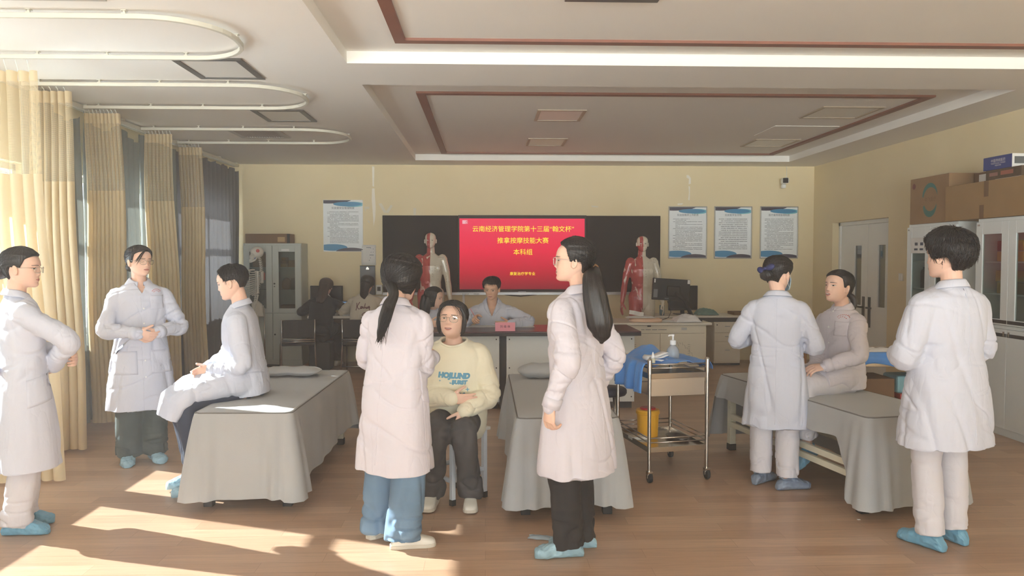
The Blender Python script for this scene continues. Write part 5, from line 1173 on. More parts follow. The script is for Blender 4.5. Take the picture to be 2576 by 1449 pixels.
class Fig:
    def __init__(s, label, loc, heading, H, skin=None, group=None, hip=None, lean=0.0, side=0.0, twist=0.0, voxel=.0045, girth=1.0):
        """heading: world direction (x, y) the body faces; hip: local hip centre height/offset"""
        s.root = thing('person', label, 'person', (loc[0], loc[1], loc[2] if len(loc) > 2 else 0), math.atan2(heading[1], heading[0]) - PI / 2, group)
        s.k = H / 1.65; k = s.k; s.g = girth
        s.skin = skin or M_SKIN; s.voxel = voxel
        s.hip = Vector(hip) if hip is not None else Vector((0, 0, .87 * k))
        s.Rt = Matrix.Rotation(twist, 3, 'Z') @ Matrix.Rotation(-lean, 3, 'X') @ Matrix.Rotation(side, 3, 'Y')
        s.lean = lean
        s.neck = s.T(0, -.012, .535); s.b = MB(); s.joints = {}
        s.sh = {1: s.T(.158 * girth ** .5, -.008, .432), -1: s.T(-.158 * girth ** .5, -.008, .432)}
        s.arms = {}; s.legs = {}; s.inv = Matrix.Rotation(-(math.atan2(heading[1], heading[0]) - PI / 2), 3, 'Z')
    def T(s, x, y, z): return s.hip + s.Rt @ (Vector((x, y, z)) * s.k)
    def L(s, wx, wy, wz):
        """world point to figure-local"""
        return s.inv @ (Vector((wx, wy, wz)) - Vector(s.root.location))
    # ---------------- head and neck
    def head(s, yaw=0.0, pitch=0.0, roll=0.0, scale=1.0, fwd=.025, up=.147):
        """yaw + turns to the figure's left; pitch + looks up"""
        k = s.k * scale
        s.Rh = Matrix.Rotation(yaw, 3, 'Z') @ Matrix.Rotation(pitch, 3, 'X') @ Matrix.Rotation(roll, 3, 'Y')
        s.hk = 1.0 * scale * (0.55 + .45 * s.k); s.hc = s.neck + s.Rt @ (Vector((0, fwd, up)) * s.k)
        for_b = [[s.hp(*p) for p in r] for r in head_rings()]; s.b.loft(for_b)
        for sx in (-1, 1):   # ears
            b = s.b; pts = [(sx * .0735, -.004 + .011 * math.cos(a) - .004 * math.sin(a), -.012 + .026 * math.sin(a)) for a in [2 * PI * q / 12 for q in range(12)]]
            b.tube([s.hp(p[0] + sx * .006, p[1], p[2]) for p in pts], .0055 * s.hk, 6, loop=True); b.ell((0, 0, 0), (1, 1, 1), 10, 6, M=Matrix.Translation(s.hp(sx * .070, -.002, -.014)) @ s.Rh.to_4x4() @ Matrix.Diagonal((.008, .011, .024, 1)))
            b.ell((0, 0, 0), (1, 1, 1), 8, 5, M=Matrix.Translation(s.hp(sx * .074, .001, -.034)) @ s.Rh.to_4x4() @ Matrix.Diagonal((.006, .007, .009, 1)))
        base = s.T(0, -.02, .47)
        limb(s.b, [base, s.neck + s.Rt @ V3(0, -.008, .02), s.hp(0, -.018, -.055)], [.062 * s.k, .052 * s.k, .050 * s.hk], 16, sub=4)
        return s
    def hp(s, x, y, z): return s.hc + s.Rh @ (Vector((x * 1.05, y, z * .955)) * s.hk)
    # ---------------- arms
    def arm(s, sx, wrist, pole, hand_dir=None, thumb=(0, 0, 1), curl=.5, spread=.12, curls=None, upper=.285, fore=.245):
        S = s.sh[sx]; W = Vector(wrist); u, f = upper * s.k, fore * s.k; d = W - S; D = min(d.length, (u + f) * .998); dn = d.normalized(); W = S + dn * D
        a = (u * u - f * f + D * D) / (2 * D); h = math.sqrt(max(u * u - a * a, 0)); pl = Vector(pole); pl = pl - dn * pl.dot(dn); pl.normalize(); E = S + dn * a + pl * h
        hd = Vector(hand_dir).normalized() if hand_dir is not None else (W - E).normalized()
        s.arms[sx] = (S, E, W, hd, Vector(thumb), curl, spread, curls); return s
    def _arm_skin(s, sx):
        S, E, W, hd, th, curl, spread, curls = s.arms[sx]; k = s.k
        limb(s.b, [S + (S - E).normalized() * -.02, S.lerp(E, .5), E, E.lerp(W, .35), W], [.040 * k, .036 * k, .029 * k, .028 * k, .022 * k], 12)
        limb(s.b, [S.lerp(s.T(0, 0, .44), .5), S], [.05 * k, .046 * k], 12)
        hand(s.b, W, hd, th, sx, curl, spread, curls, k)
    # ---------------- legs
    def leg(s, sx, knee, ankle, toe=(0, 1, 0)): s.legs[sx] = (s.hip + Vector((sx * .085 * s.k, 0, -.02)), Vector(knee), Vector(ankle), Vector(toe).normalized()); return s
    def stand(s, dx=.09, toeL=.12, toeR=-.12, offL=(0, 0), offR=(0, 0)):
        k = s.k
        for sx, ang, of in ((1, toeR, offR), (-1, toeL, offL)):
            x = sx * dx * k + of[0]; s.leg(sx, (x * .96, .015 + of[1] * .5, .47 * k), (x, -.03 + of[1], .085 * k), (math.sin(-ang), math.cos(ang), 0))
        return s
    def body(s, feet=True):
        k = s.k; b = s.b; R = s.Rt; X = R @ V3(1, 0, 0); Y = R @ V3(0, 1, 0)
        prof = [(.50, .062, .052, -.02), (.475, .12, .07, -.012), (.43, .150, .082, -.004), (.30, .145, .092, .0), (.15, .128, .082, 0), (.0, .142, .088, -.005), (-.07, .10, .06, .0)]
        b.loft([sring(s.T(0, y, z), X * a * k * s.g, Y * d * k * s.g, 24, .9) for z, a, d, y in prof])
        for sx in s.arms: s._arm_skin(sx)
        for sx, (Hj, K, A, toe) in s.legs.items():
            limb(b, [Hj, Hj.lerp(K, .5), K, K.lerp(A, .35), A], [.072 * k, .064 * k, .048 * k, .046 * k, .034 * k], 12)
            limb(b, [A + V3(0, 0, -.035), A + toe * .09 * k + V3(0, 0, -.05), A + toe * .145 * k + V3(0, 0, -.055)], [.032 * k, .030 * k, .022 * k], 10)
        me = fused(b, s.voxel, 2, .45); s.body_me = me; s.body_o = finish(me, 'body', s.skin, s.root); s.bvh = bvh_of(me); return s
    # ---------------- facial parts
    def patch(s, name, up, lo, x0, x1, m, n=14, off=.0012, rows=4, parent=None, lab=None):
        b = MB(); P = []; Yd = s.Rh @ V3(0, 1, 0)
        for j in range(rows + 1):
            row = []
            for i in range(n + 1):
                x = x0 + (x1 - x0) * i / n; z = lo(x) + (up(x) - lo(x)) * j / rows; o = s.hp(x, .25, z); h = s.bvh.ray_cast(o, -Yd)
                p = (h[0] + Yd * off) if h[0] is not None else s.hp(x, .085, z); row.append(p)
            P.append(row)
        b.grid(P); o = b.build(name, m, parent or s.root, smooth=True)
        if lab: o['label'] = lab
        return o
    def face(s, open_mouth=0.0, closed=False, gaze=0.0, smile=0.0, brow=M_BROW, lips=M_LIPS):
        for sx in (-1, 1):
            c = sx * .031; w = .0145; tilt = .0015
            if not closed:
                up = lambda x: .0015 + .0040 * max(0, 1 - ((x - c) / w) ** 2) ** .6 + tilt * (x - c) * sx / w; lo = lambda x: 0.0005 - .0026 * max(0, 1 - ((x - c) / w) ** 2) ** .8 + tilt * (x - c) * sx / w
                e = s.patch('eye', up, lo, c - w, c + w, M_EYEW, off=.0010)
                ci = c + gaze * .005; r = .0060
                s.patch('iris', lambda x: min(up(x), .0008 + math.sqrt(max(r * r - (x - ci) ** 2, 0))), lambda x: max(lo(x), .0008 - math.sqrt(max(r * r - (x - ci) ** 2, 0))), ci - r, ci + r, M_IRIS, off=.0018, parent=e)
                s.patch('eyelash', lambda x: up(x) + .0012, lambda x: up(x) - .0004, c - w, c + w, M_BROW, off=.0020, rows=1)
            else:
                up = lambda x: -.0035 - .0 + .0035 * ((x - c) / w) ** 2
                s.patch('eyelash', lambda x: up(x) + .0012, lambda x: up(x) - .0010, c - w, c + w, M_BROW, off=.0014, rows=1)
            s.patch('eyebrow', lambda x: .0245 - .12 * abs(x - c) ** 1.0 * (1 if (x - c) * sx > 0 else .25) + .0006, lambda x: .0213 - .12 * abs(x - c) * (1 if (x - c) * sx > 0 else .25) + .0022 * max(0, (x - c) * sx / .02), c - .019, c + .019, brow, off=.0012, rows=1)
        w = .0215 + smile * .004; g = open_mouth * .009
        cor = lambda x: smile * .006 * (x / w) ** 2
        lip = s.patch('lips', lambda x: -.0555 + g * .3 * max(0, 1 - (x / w) ** 2) - .006 * (abs(x) / w) ** 2 + cor(x) - .0012 * math.exp(-(x / .004) ** 2), lambda x: -.0625 - .0085 * max(0, 1 - (x / w) ** 2) ** .7 - g * max(0, 1 - (x / w) ** 2) + cor(x), -w, w, lips, off=.0012)
        if open_mouth > 0:
            w2 = w * .78; s.patch('mouth_opening', lambda x: -.0605 + g * .35 * max(0, 1 - (x / w2) ** 2) + cor(x), lambda x: -.0625 - g * .8 * max(0, 1 - (x / w2) ** 2) ** .8 + cor(x), -w2, w2, M_MOUTH, off=.0020, rows=2)
            w3 = w * .62; s.patch('teeth', lambda x: -.0605 + g * .3 * max(0, 1 - (x / w3) ** 2) + cor(x), lambda x: -.0615 - g * .22 * max(0, 1 - (x / w3) ** 2) + cor(x), -w3, w3, M_TEETH, off=.0026, rows=1)
        else: s.patch('lip_line', lambda x: -.0620 + cor(x), lambda x: -.0632 + cor(x), -w * .95, w * .95, M_MOUTH, off=.0018, rows=1)
        return s
    def glasses(s, m, r=(.0215, .018), rim=.0014, square=False, label=None):
        o = bpy.data.objects.new('eyeglasses', None); COL.objects.link(o); o.parent = s.root; e = .45 if square else .8
        fy = .103
        for sx in (-1, 1):
            c = sx * .0315; pts = []
            for q in range(28):
                a = 2 * PI * q / 28; ca, sa = math.cos(a), math.sin(a); x = c + r[0] * math.copysign(abs(ca) ** e, ca); z = -.004 + r[1] * math.copysign(abs(sa) ** e, sa); pts.append(s.hp(x, fy - 1.6 * x * x * 3.2, z))
            MB().tube(pts, rim, 6, loop=True).build('rim', m, o, smooth=True); MB().add(pts, [tuple(range(len(pts)))]).build('lens', glass_mat('lens_glass', (.96, .97, .97), .08), o)
            MB().tube([s.hp(c + sx * r[0], fy - .011, .006), s.hp(sx * .075, .06, .007), s.hp(sx * .0785, .0, .002), s.hp(sx * .078, -.012, -.012)], rim * .9, 6).build('temple', m, o, smooth=True)
        MB().tube([s.hp(-.011, fy - .001, .002), s.hp(0, fy + .002, .005), s.hp(.011, fy - .001, .002)], rim, 6).build('bridge', m, o, smooth=True)
        return s
    # ---------------- hair
    def hair(s, m=None, thick=.016, front=.80, ear=.46, nape=.20, side_ang=62, spiky=0.0, seed=1, fringe=None, name='hair', part=0.0):
        """cap of hair: positive offset where hair grows, sunk inside the skull elsewhere"""
        m = m or M_HAIR; sa = math.radians(side_ang); rng = np.random.RandomState(seed)
        def off(a, t, z):
            A = abs(a)
            # hairline height as a function of azimuth
            if A < sa: hl = front - (.10 * (A / sa) ** 3) + (fringe(a) if fringe else 0)
            elif A < 1.95: f = (A - sa) / (1.95 - sa); hl = (front - .10) * (1 - min(1, f * 3.2)) + (ear) * min(1, f * 3.2)
            else: f = min(1, (A - 1.95) / .5); hl = ear * (1 - f) + nape * f
            k = (t - hl) / .035; k = min(1, max(-1, k))
            th = thick * (.55 + .45 * min(1, max(0, (t - hl) / .25))) * (1.15 if t > .8 else 1)
            st = .0012 * math.sin(a * 46 + 7 * t + seed) + .0012 * math.sin(a * 83 - 3 * t)
            if spiky: st += spiky * (noise.noise(Vector((math.sin(a) * 5.5, math.cos(a) * 5.5, t * 8 + seed))) + .55 * noise.noise(Vector((math.sin(a) * 14, math.cos(a) * 14, t * 17 + seed))))
            return (th + st) * max(k, 0) - .012 * (1 - max(k, 0)) if k > -1 else -.012
        b = MB(); b.loft([[s.hp(*p) for p in r] for r in head_rings(144, 84, off)]); s.hair_o = b.build(name, m, s.root, smooth=True); return s
    def locks(s, n, length=.06, lift=.35, m=None, seed=1, name='loose_hair', region=None, r=.0016, swirl=.5, fwd=.5, droop=.6):
        """short free strands growing from the cap, radiating from the crown"""
        me = s.hair_o.data; rng = np.random.RandomState(seed); b = MB(); P = [v.co for v in me.vertices]; Nn = [v.normal for v in me.vertices]; skull = s.bvh; cap = bvh_of(me); k = 0; tries = 0
        while k < n and tries < n * 30:
            tries += 1; i = rng.randint(len(P)); p, nr = P[i], Nn[i]; q = s.Rh.transposed() @ (p - s.hc) / s.hk
            h = skull.find_nearest(p)
            if h[0] is None or (p - h[0]).dot(h[1]) < .006: continue
            if region and not region(q): continue
            k += 1; c = Vector((0.01, -.03, .12)); t = q - c; t.normalize(); t = t + Vector((swirl * (rng.rand() - .5), fwd * max(0, q.y / .1) + .0, -.1)); t = s.Rh @ t; t = t - nr * t.dot(nr); t.normalize(); L_ = length * (.6 + .8 * rng.rand()) * s.hk; li = lift * (.4 + 1.2 * rng.rand()); pts = []
            for j in range(5): f = j / 4; q_ = p - nr * .003 + t * (L_ * f) + Vector((0, 0, -.25 * droop * L_ * f * f)); g_ = cap.find_nearest(q_); q_ = g_[0].lerp(q_, .25 * f * f) if f > 0 else q_; pts.append(q_ + nr * (.001 + L_ * li * f * (1 - .5 * f)))
            b.tube(pts, [r * s.hk, r * s.hk, r * .85 * s.hk, r * .6 * s.hk, r * .15 * s.hk], 3)
        return b.build(name, m or M_HAIR, s.root, smooth=True)
    def combed(s, n, tie, m=None, seed=1, name='combed_hair', r=.0011, region=None):
        """long strands lying on the cap, drawn towards the tie point"""
        me = s.hair_o.data; rng = np.random.RandomState(seed); b = MB(); P = [v.co for v in me.vertices]; cap = bvh_of(me); T_ = s.hp(*tie); k = 0; tries = 0
        while k < n and tries < n * 30:
            tries += 1; p = P[rng.randint(len(P))]; h = s.bvh.find_nearest(p)
            if h[0] is None or (p - h[0]).dot(h[1]) < .002: continue
            q = s.Rh.transposed() @ (p - s.hc) / s.hk
            if region and not region(q): continue
            k += 1; pts = []; lift = .001 + .0025 * rng.rand() ** 3; sw = Vector(rng.normal(0, .0015, 3))
            for j in range(8):
                f = j / 7; g = cap.find_nearest(p.lerp(T_, f) + (p.lerp(T_, f) - s.hc).normalized() * .05 * math.sin(PI * f) + sw * math.sin(PI * f)); pts.append(g[0] + g[1] * lift * (1 - f * .5))
            b.tube(pts, [r * s.hk * v for v in (.3, .8, 1, 1, 1, 1, .9, .5)], 3)
        return b.build(name, m or M_HAIR, s.root, smooth=True)
    def wisps(s, curves, m=None, r=.0016, name='loose_hair', n=5, seed=1, jit=.003):
        """thin free strands through head-local points"""
        rng = np.random.RandomState(seed); b = MB()
        for c in curves:
            for k in range(n):
                o = rng.normal(0, jit, 3); P, _ = catmull([s.hp(*(np.array(p) + o * (1 + .6 * i))) for i, p in enumerate(c)], [1] * len(c), 5); b.tube(P, [r * s.hk * (1 - .8 * (i / (len(P) - 1)) ** 2) for i in range(len(P))], 3)
        return b.build(name, m or M_HAIR, s.root, smooth=True)
    def strands(s, pts_list, m=None, name='ponytail', n=14, ratio=.7, lab=None, seed=1):
        m = m or M_HAIR; b = MB()
        for P, R in pts_list:
            P2, R2 = catmull(P, R, 8); q = MB(); limb(q, P2, R2, 40, ratio=ratio, sub=1, rnd=True)
            # comb grooves
            vs = []
            for vi, v in enumerate(q.v):
                j = vi % 40; ring = vi // 40; c = P2[min(max(ring - 3, 0), len(P2) - 1)]; vv = Vector(v); d = vv - c; g = 1 + .05 * math.sin(j * 2 * PI / 40 * 9 + seed) + .035 * math.sin(j * 2 * PI / 40 * 17 + ring * .15); vs.append(tuple(c + d * g))
            b.add(vs, q.f)
        o = b.build(name, m, s.root, smooth=True)
        if lab: o['label'] = lab
        return o
    # ---------------- clothing
    def torso_rings(s, prof, e=.82):
        R = s.Rt; X = R @ V3(1, 0, 0); Y = R @ V3(0, 1, 0); k = s.k; g = s.g
        return [sring(s.T(0, y, z), X * a * k * g, Y * d * k * g, 36, e) for z, a, d, y in prof]
    def sleeves(s, b, r=(.070, .066, .058, .054, .046), drop=.0, cut=1.0):
        k = s.k * (s.g ** .5)
        for sx, A in s.arms.items():
            S, E, W = A[0], A[1], A[2]; W2 = E.lerp(W, cut)
            inn = s.T(sx * .06, -.006, .415)
            limb(b, [inn, S + V3(0, 0, -.012), S.lerp(E, .45), E + (E - S.lerp(W, .5)).normalized() * .008, E.lerp(W2, .45) + V3(0, 0, -drop * .6), W2], [r[0] * k * .85, r[0] * k * .93, r[1] * k, r[2] * k * 1.04, r[3] * k, r[4] * k], 18, sub=6)
    def wrinkle(s, me, amp=.010, seed=0, zlo=None, zhi=None, sleeve_amp=.0058, waist=.006, shift=True):
        co, no = mesh_np(me); k = s.k; z = co[:, 2]; zh = s.hip.z
        o = seed * 3.7
        n1 = vnoise(co * np.array([7.5, 7.5, 1.15]) + o); n2 = vnoise(co * np.array([15, 15, 2.2]) + o + 11); n3 = vnoise(co * np.array([26, 26, 12]) + o + 5)
        low = np.clip((s.neck.z - .12 * k - z) / (.75 * k), 0, 1)
        d = amp * (.18 + low) * (n1 + .45 * n2) 
        valley = lambda n, w: np.exp(-(n / w) ** 2)
        # long soft pulls hanging from the shoulders, with sharp grooves
        gv = vnoise(np.stack([co[:, 0] * 6.5 + co[:, 2] * 1.6, co[:, 1] * 6.5 - co[:, 2] * 1.2, co[:, 2] * 1.5], 1) + o + 3); d -= (.45 + 1.0 * low) * amp * 1.0 * valley(gv, .13)
        dg_ = vnoise(np.stack([co[:, 0] * 5 + co[:, 2] * 8, co[:, 1] * 5 - co[:, 2] * 7, co[:, 2] * 5], 1) + o + 31); d -= .0075 * valley(dg_, .10) * np.clip(vnoise(co * 4 + o) * 3 + .6, 0, 1)
        rid = valley(vnoise(co * np.array([7, 7, 17]) + o + 21), .17); wz = np.exp(-((z - (zh + .10 * k)) / (.10 * k)) ** 2); d -= waist * rid * wz
        d += .0012 * n3
        for sx, A in s.arms.items():
            for (pi, qi, am) in ((0, 1, 1.0), (1, 2, 1.1)):
                p, q = np.array(A[pi]), np.array(A[qi]); v = q - p; L_ = np.linalg.norm(v); ax = v / L_; rel = co - p; t = (rel @ ax) / L_; tc = np.clip(t, 0, 1); rad = rel - (tc * L_)[:, None] * ax; dist = np.linalg.norm(rad, axis=1)
                m_ = np.clip(1 - (dist - .055 * k) / (.04 * k), 0, 1) * np.clip((t - .02) * 8, 0, 1) * np.clip((1.06 - t) * 10, 0, 1)
                sw = (t * L_)[:, None] * ax
                w1 = vnoise(rad * 7 + sw * 17 + o + 8); w2 = vnoise(rad * 11 + sw * 23 + o + 2); w3 = vnoise(rad * 26 + sw * 5 + o + 14)
                elb = np.exp(-(np.linalg.norm(co - np.array(A[1]), axis=1) / (.12 * k)) ** 2); wr = np.exp(-(np.linalg.norm(co - np.array(A[2]), axis=1) / (.10 * k)) ** 2)
                d += m_ * sleeve_amp * am * (.30 + 1.0 * elb + .5 * wr) * (.35 * w1 - 1.25 * valley(w1, .15) - .7 * valley(w2, .14) + .35) + m_ * sleeve_amp * .35 * w3
        co2 = co + no * d[:, None]; set_np(me, co2); return me
    def coat(s, hem, m=None, seed=0, flare=1.0, prof=None, name='white_coat', lap=None, rsl=None, vneck=None, voxel=.0058, hemshift=(0, 0), amp=.010, extra=None, cut=1.0, open_hem=True):
        """hem: local height of the hem (standing) or None with lap for seated figures"""
        k = s.k; b = MB(); zt = s.hip.z
        up = [(.535, .060, .056, -.016), (.520, .082, .064, -.014), (.497, .130, .080, -.010), (.470, .168, .095, -.006), (.42, .186, .110, -.002), (.32, .186, .121, .003), (.16, .178, .118, .002), (.03, .192, .130, -.002)]
        if prof: up = prof
        elif hem is None: up = up + [(-.08, .186, .124, -.004)]
        rings = s.torso_rings(up)
        if hem is not None:
            hz = (hem - zt) / k
            X = s.Rt @ V3(1, 0, 0); X.z = 0; X.normalize(); Y = V3(-X.y, X.x, 0); c0 = s.T(0, -.002, .03)
            for f in (.25, .5, .75, 1.0):
                z = c0.z + (hem - c0.z) * f; a = (.192 + (.038 * flare + .02) * f ** .8) * k * s.g; d = (.130 + (.048 * flare + .012) * f ** .8) * k * s.g
                rings.append(sring(Vector((c0.x + hemshift[0] * f, c0.y + hemshift[1] * f, z)), X * a, Y * d, 36, .86))
        b.loft(rings)
        if lap:   # seated: cloth over the thighs: list of (centre, half width, half height)
            X = V3(1, 0, 0); rr = []
            pts = [Vector(p) for p, a, d in lap]
            for i, (p, a, d) in enumerate(lap):
                t = (pts[min(i + 1, len(pts) - 1)] - pts[max(i - 1, 0)]).normalized(); y = t.cross(X).normalized(); rr.append(sring(Vector(p), X * a, y * d, 32, .8))
            b.loft(rr)
        s.sleeves(b, rsl or (.074, .068, .062, .057, .047), cut=cut)
        if extra: extra(b)
        me = fused(b, voxel, 5, .5); s.wrinkle(me, amp, seed)
        bm = bmesh.new(); bm.from_mesh(me)
        kill = []
        if hem is not None and open_hem: kill += [f for f in bm.faces if f.calc_center_median().z < hem + .012 and f.normal.z < -.55]
        if vneck: kill += [f for f in bm.faces if vneck(f.calc_center_median()) and f not in kill]
        if kill: bmesh.ops.delete(bm, geom=list(set(kill)), context='FACES')
        if kill:
            for _ in range(10):
                nb = {}
                for e in bm.edges:
                    if len(e.link_faces) == 1: a, c = e.verts; nb.setdefault(a, []).append(c.co.copy()); nb.setdefault(c, []).append(a.co.copy())
                new = {v: v.co.lerp((l[0] + l[1]) / 2, .5) for v, l in nb.items() if len(l) == 2}
                for v, c in new.items(): v.co = c
        bm.to_mesh(me); bm.free()
        s.coat_o = finish(me, name, m or M_COAT, s.root); s.coat_bvh = bvh_of(me); s.coat_m = m or M_COAT
        if vneck: md = s.coat_o.modifiers.new('cloth', 'SOLIDIFY'); md.thickness = .004
        return s
    def collar(s, m=None, front=.55, h=.030, fall=.052, point=.035, name='collar', r=.060):
        """fold-over collar; front = gap angle at the throat"""
        m = m or s.coat_m; n = 36; rows = [[], [], [], []]; R = s.Rt; k = s.k
        for i in range(n + 1):
            a = front + (2 * PI - 2 * front) * i / n; fr = max(0, math.cos(a)) ; x, y = math.sin(a), math.cos(a)
            edge = max(0, 1 - min(i, n - i) / 5)
            dz = -.030 * fr ** 1.2 + .010 * max(0, -y)
            P = lambda rx, ry, z: s.neck + R @ (Vector((x * rx, y * ry - .004, z)) * k)
            rows[0].append(P(r - .002, r - .002, -.014 + dz)); rows[1].append(P(r, r + .002, h * .75 + dz)); rows[2].append(P(r + .009, r + .010, h * .62 + dz)); w_ = fall + point * edge
            rows[3].append(P(r + .032 + .012 * abs(x), r + .026 + .02 * edge, -.016 + dz * 1.25 - (w_ - .046)))
        b = MB(); b.grid(rows); return b.build(name, m, s.root, smooth=True, thick=.004, subsurf=1)
    def on_coat(s, pts, dirv, off=.003, bvh=None):
        """project local points on the cloth along dirv (points start outside)"""
        d = Vector(dirv).normalized(); out = []
        for p in pts:
            h = (bvh or s.coat_bvh).ray_cast(Vector(p) - d * .5, d); 
            if h[0] is None:
                q = (bvh or s.coat_bvh).find_nearest(Vector(p)); out.append(q[0] + q[1] * off)
            else: out.append(h[0] - d * off)
        return out
    def pocket(s, c, w, h, dirv=(0, -1, 0), name='pocket', m=None, side=(1, 0, 0), slant=0.0):
        X = Vector(side); rows = []; nx, nz = 8, 8; c = Vector(c)
        for j in range(nz + 1): rows.append(s.on_coat([c + X * (w * (i / nx - .5)) + V3(0, 0, h * (j / nz - .5) + slant * (i / nx - .5)) for i in range(nx + 1)], dirv, .0012))
        b = MB(); b.grid(rows); o = b.build(name, m or s.coat_m, s.root, smooth=True, thick=.003)
        top = s.on_coat([c + X * (w * (i / nx - .5)) + V3(0, 0, h * .5 + slant * (i / nx - .5)) for i in range(nx + 1)], dirv, .0026); MB().tube(top, .0014, 5).build('pocket_edge', m or s.coat_m, o, smooth=True); return o
    def seam(s, pts, dirv, r=.0016, name='seam', m=None, off=.0002): return MB().tube(s.on_coat(pts, dirv, off), r, 5).build(name, m or s.coat_m, s.root, smooth=True)
    def buttons(s, pts, dirv, m=None, r=.006):
        for p in s.on_coat(pts, dirv, .004):
            q = Vector(dirv).normalized().to_track_quat('Z', 'Y').to_matrix().to_4x4(); b = MB(); b.lathe([(.0004, -.002), (r, -.0015), (r, .0015), (.0004, .002)], n=12, M=Matrix.Translation(p) @ q); b.build('button', m or M_CAPW, s.root, smooth=False)
    def cuffs(s, m=None, r=.049, w=.045, sides=(1, -1), name='cuff'):
        for sx in sides:
            S, E, W = s.arms[sx][:3]; d = (W - E).normalized(); q = MB(); limb(q, [W - d * w, W + d * .006], [r * s.k, r * s.k * .96], 20, rnd=False, sub=3); q.build(name, m or s.coat_m, s.root, smooth=True)
    def trousers(s, m, top=.95, r=(.105, .088, .075, .070), hemz=None, seed=0, voxel=.007, amp=.007, name='trousers', hem_r=None, ratio=1.0, waist=True, start=None):
        b = MB(); k = s.k
        if waist: b.loft([sring(s.hip + V3(0, 0, z * k), V3(a * k, 0, 0), V3(0, d * k, 0), 28, .9) for z, a, d in ((.08, .128, .082), (.0, .146, .098), (-.08, .148, .102))])
        for sx, (Hj, K, A, toe) in s.legs.items():
            bottom = A + (A - K).normalized() * .02 if hemz is None else K + (A - K) * ((K.z - hemz) / max(K.z - A.z, 1e-4))
            if start is not None: Hj = Hj.lerp(K, min(.9, max(0, (Hj.z - start) / (Hj.z - K.z))))
            limb(b, [Hj, Hj.lerp(K, .5), K, K.lerp(bottom, .5), bottom], [r[0] * k, r[1] * k, r[2] * k, (r[2] + r[3]) / 2 * k, r[3] * k], 20, ratio=ratio, rnd=False, sub=5)
        me = fused(b, voxel, 5, .5); co, no = mesh_np(me); o = seed * 2.3
        d = amp * (vnoise(co * np.array([12, 12, 3]) + o) + .5 * vnoise(co * np.array([22, 22, 6]) + o))
        for sx, (Hj, K, A, toe) in s.legs.items():
            low = np.exp(-((co[:, 2] - A.z - .03) / .13) ** 2) + .6 * np.exp(-(np.linalg.norm(co - np.array(K), axis=1) / .12) ** 2)
            vv = vnoise(co * np.array([8, 8, 22]) + o + 4); d += amp * low * (.5 * vv - .8 * np.exp(-(vv / .15) ** 2))
            sd_ = vnoise(co * np.array([5, 5, 3.5]) + o + 9); d -= amp * .6 * np.exp(-(sd_ / .12) ** 2)
        set_np(me, co + no * d[:, None]); s.trou_o = finish(me, name, m, s.root); return s
    def shoes(s, m, kind='sneaker', length=.25, sole=None, sides=(1, -1), lab=None):
        k = s.k
        for sx in sides:
            Hj, K, A, toe = s.legs[sx]; t = Vector((toe.x, toe.y, toe.z)).normalized(); sd = t.cross(V3(0, 0, 1)).normalized(); up = sd.cross(t).normalized(); heel = A - t * .075 * k; heel = heel - up * (.085 * k)
            L_ = length * k; cover = kind == 'cover'; secs = [(-.01, .022, .03), (.02, .034, .066), (.07, .037, .088), (.11, .038, .094), (.15, .042, .074), (.19, .047, .058), (.222, .044, .050), (.242, .034, .042), (.252, .018, .030)]
            if cover:
                ss = []
                for a_, b_ in zip(secs[:-1], secs[1:]): ss += [tuple(a_[i] + (b_[i] - a_[i]) * q / 4 for i in range(3)) for q in range(4)]
                secs = ss + [secs[-1]]
            nq = 44 if cover else 22; gx = 1.16 if cover else 1.0; rng = np.random.RandomState(int(abs(A.x * 1000)) % 997)
            rings = []
            for (y, w_, h_) in secs:
                y = y / .25 * L_; 
                if cover: h_ = h_ * 1.08 + .006
                c = heel + t * y; ring = []
                for q in range(nq):
                    a = 2 * PI * q / nq; ca, sa = math.cos(a), math.sin(a); X = w_ * gx * k * math.copysign(abs(ca) ** .8, ca); Z = h_ * k * (.5 + .5 * math.copysign(abs(sa) ** .75, sa))
                    p = c + sd * X + up * Z
                    if cover: nz = noise.noise(p * 26) * .009 - .007 * math.exp(-(noise.noise(Vector((p.x * 45, p.y * 45, p.z * 30)) + Vector((3, 1, 7))) / .16) ** 2) + noise.noise(p * 75) * .003; p = p + (sd * ca + up * max(sa, 0)) * nz
                    p.z = max(p.z, .0015) if s.root.location.z + heel.z < .05 else p.z
                    ring.append(p)
                rings.append(ring)
            b = MB(); b.loft(rings); o = b.build('shoe_cover' if cover else 'shoe', m, s.root, smooth=True, subsurf=1)
            if lab: o['label'] = lab
            if cover:
                pts = []
                for q in range(24): a = 2 * PI * q / 24; pts.append(A - t * .004 + t * .052 * k * math.cos(a) + sd * .040 * k * math.sin(a) + up * (-.006 - .010 * math.cos(a) + .003 * math.sin(5 * a)))
                MB().tube(pts, .005, 6, loop=True).build('elastic_edge', m, o, smooth=True)
            else:
                rr = []
                for z_ in (0, .022 * k):
                    rr.append([heel + t * (y / .25 * L_) + sd * sgn * w_ * 1.06 * k + up * z_ for sgn, seq in ((1, secs), (-1, secs[::-1])) for (y, w_, h_) in seq])
                MB().loft(rr).build('sole', sole or M_SOLE, o, bevel=.004)
                lb_ = MB()
                for j in range(4): y = (.10 + .022 * j) / .25 * L_; hh = (.096 - .012 * j) * k; lb_.tube([heel + t * y - sd * .022 * k + up * (hh - .012), heel + t * y + up * (hh + .001), heel + t * y + sd * .022 * k + up * (hh - .012)], .003, 5)
                lb_.build('laces', M_CAPW, o, smooth=True)
        return s
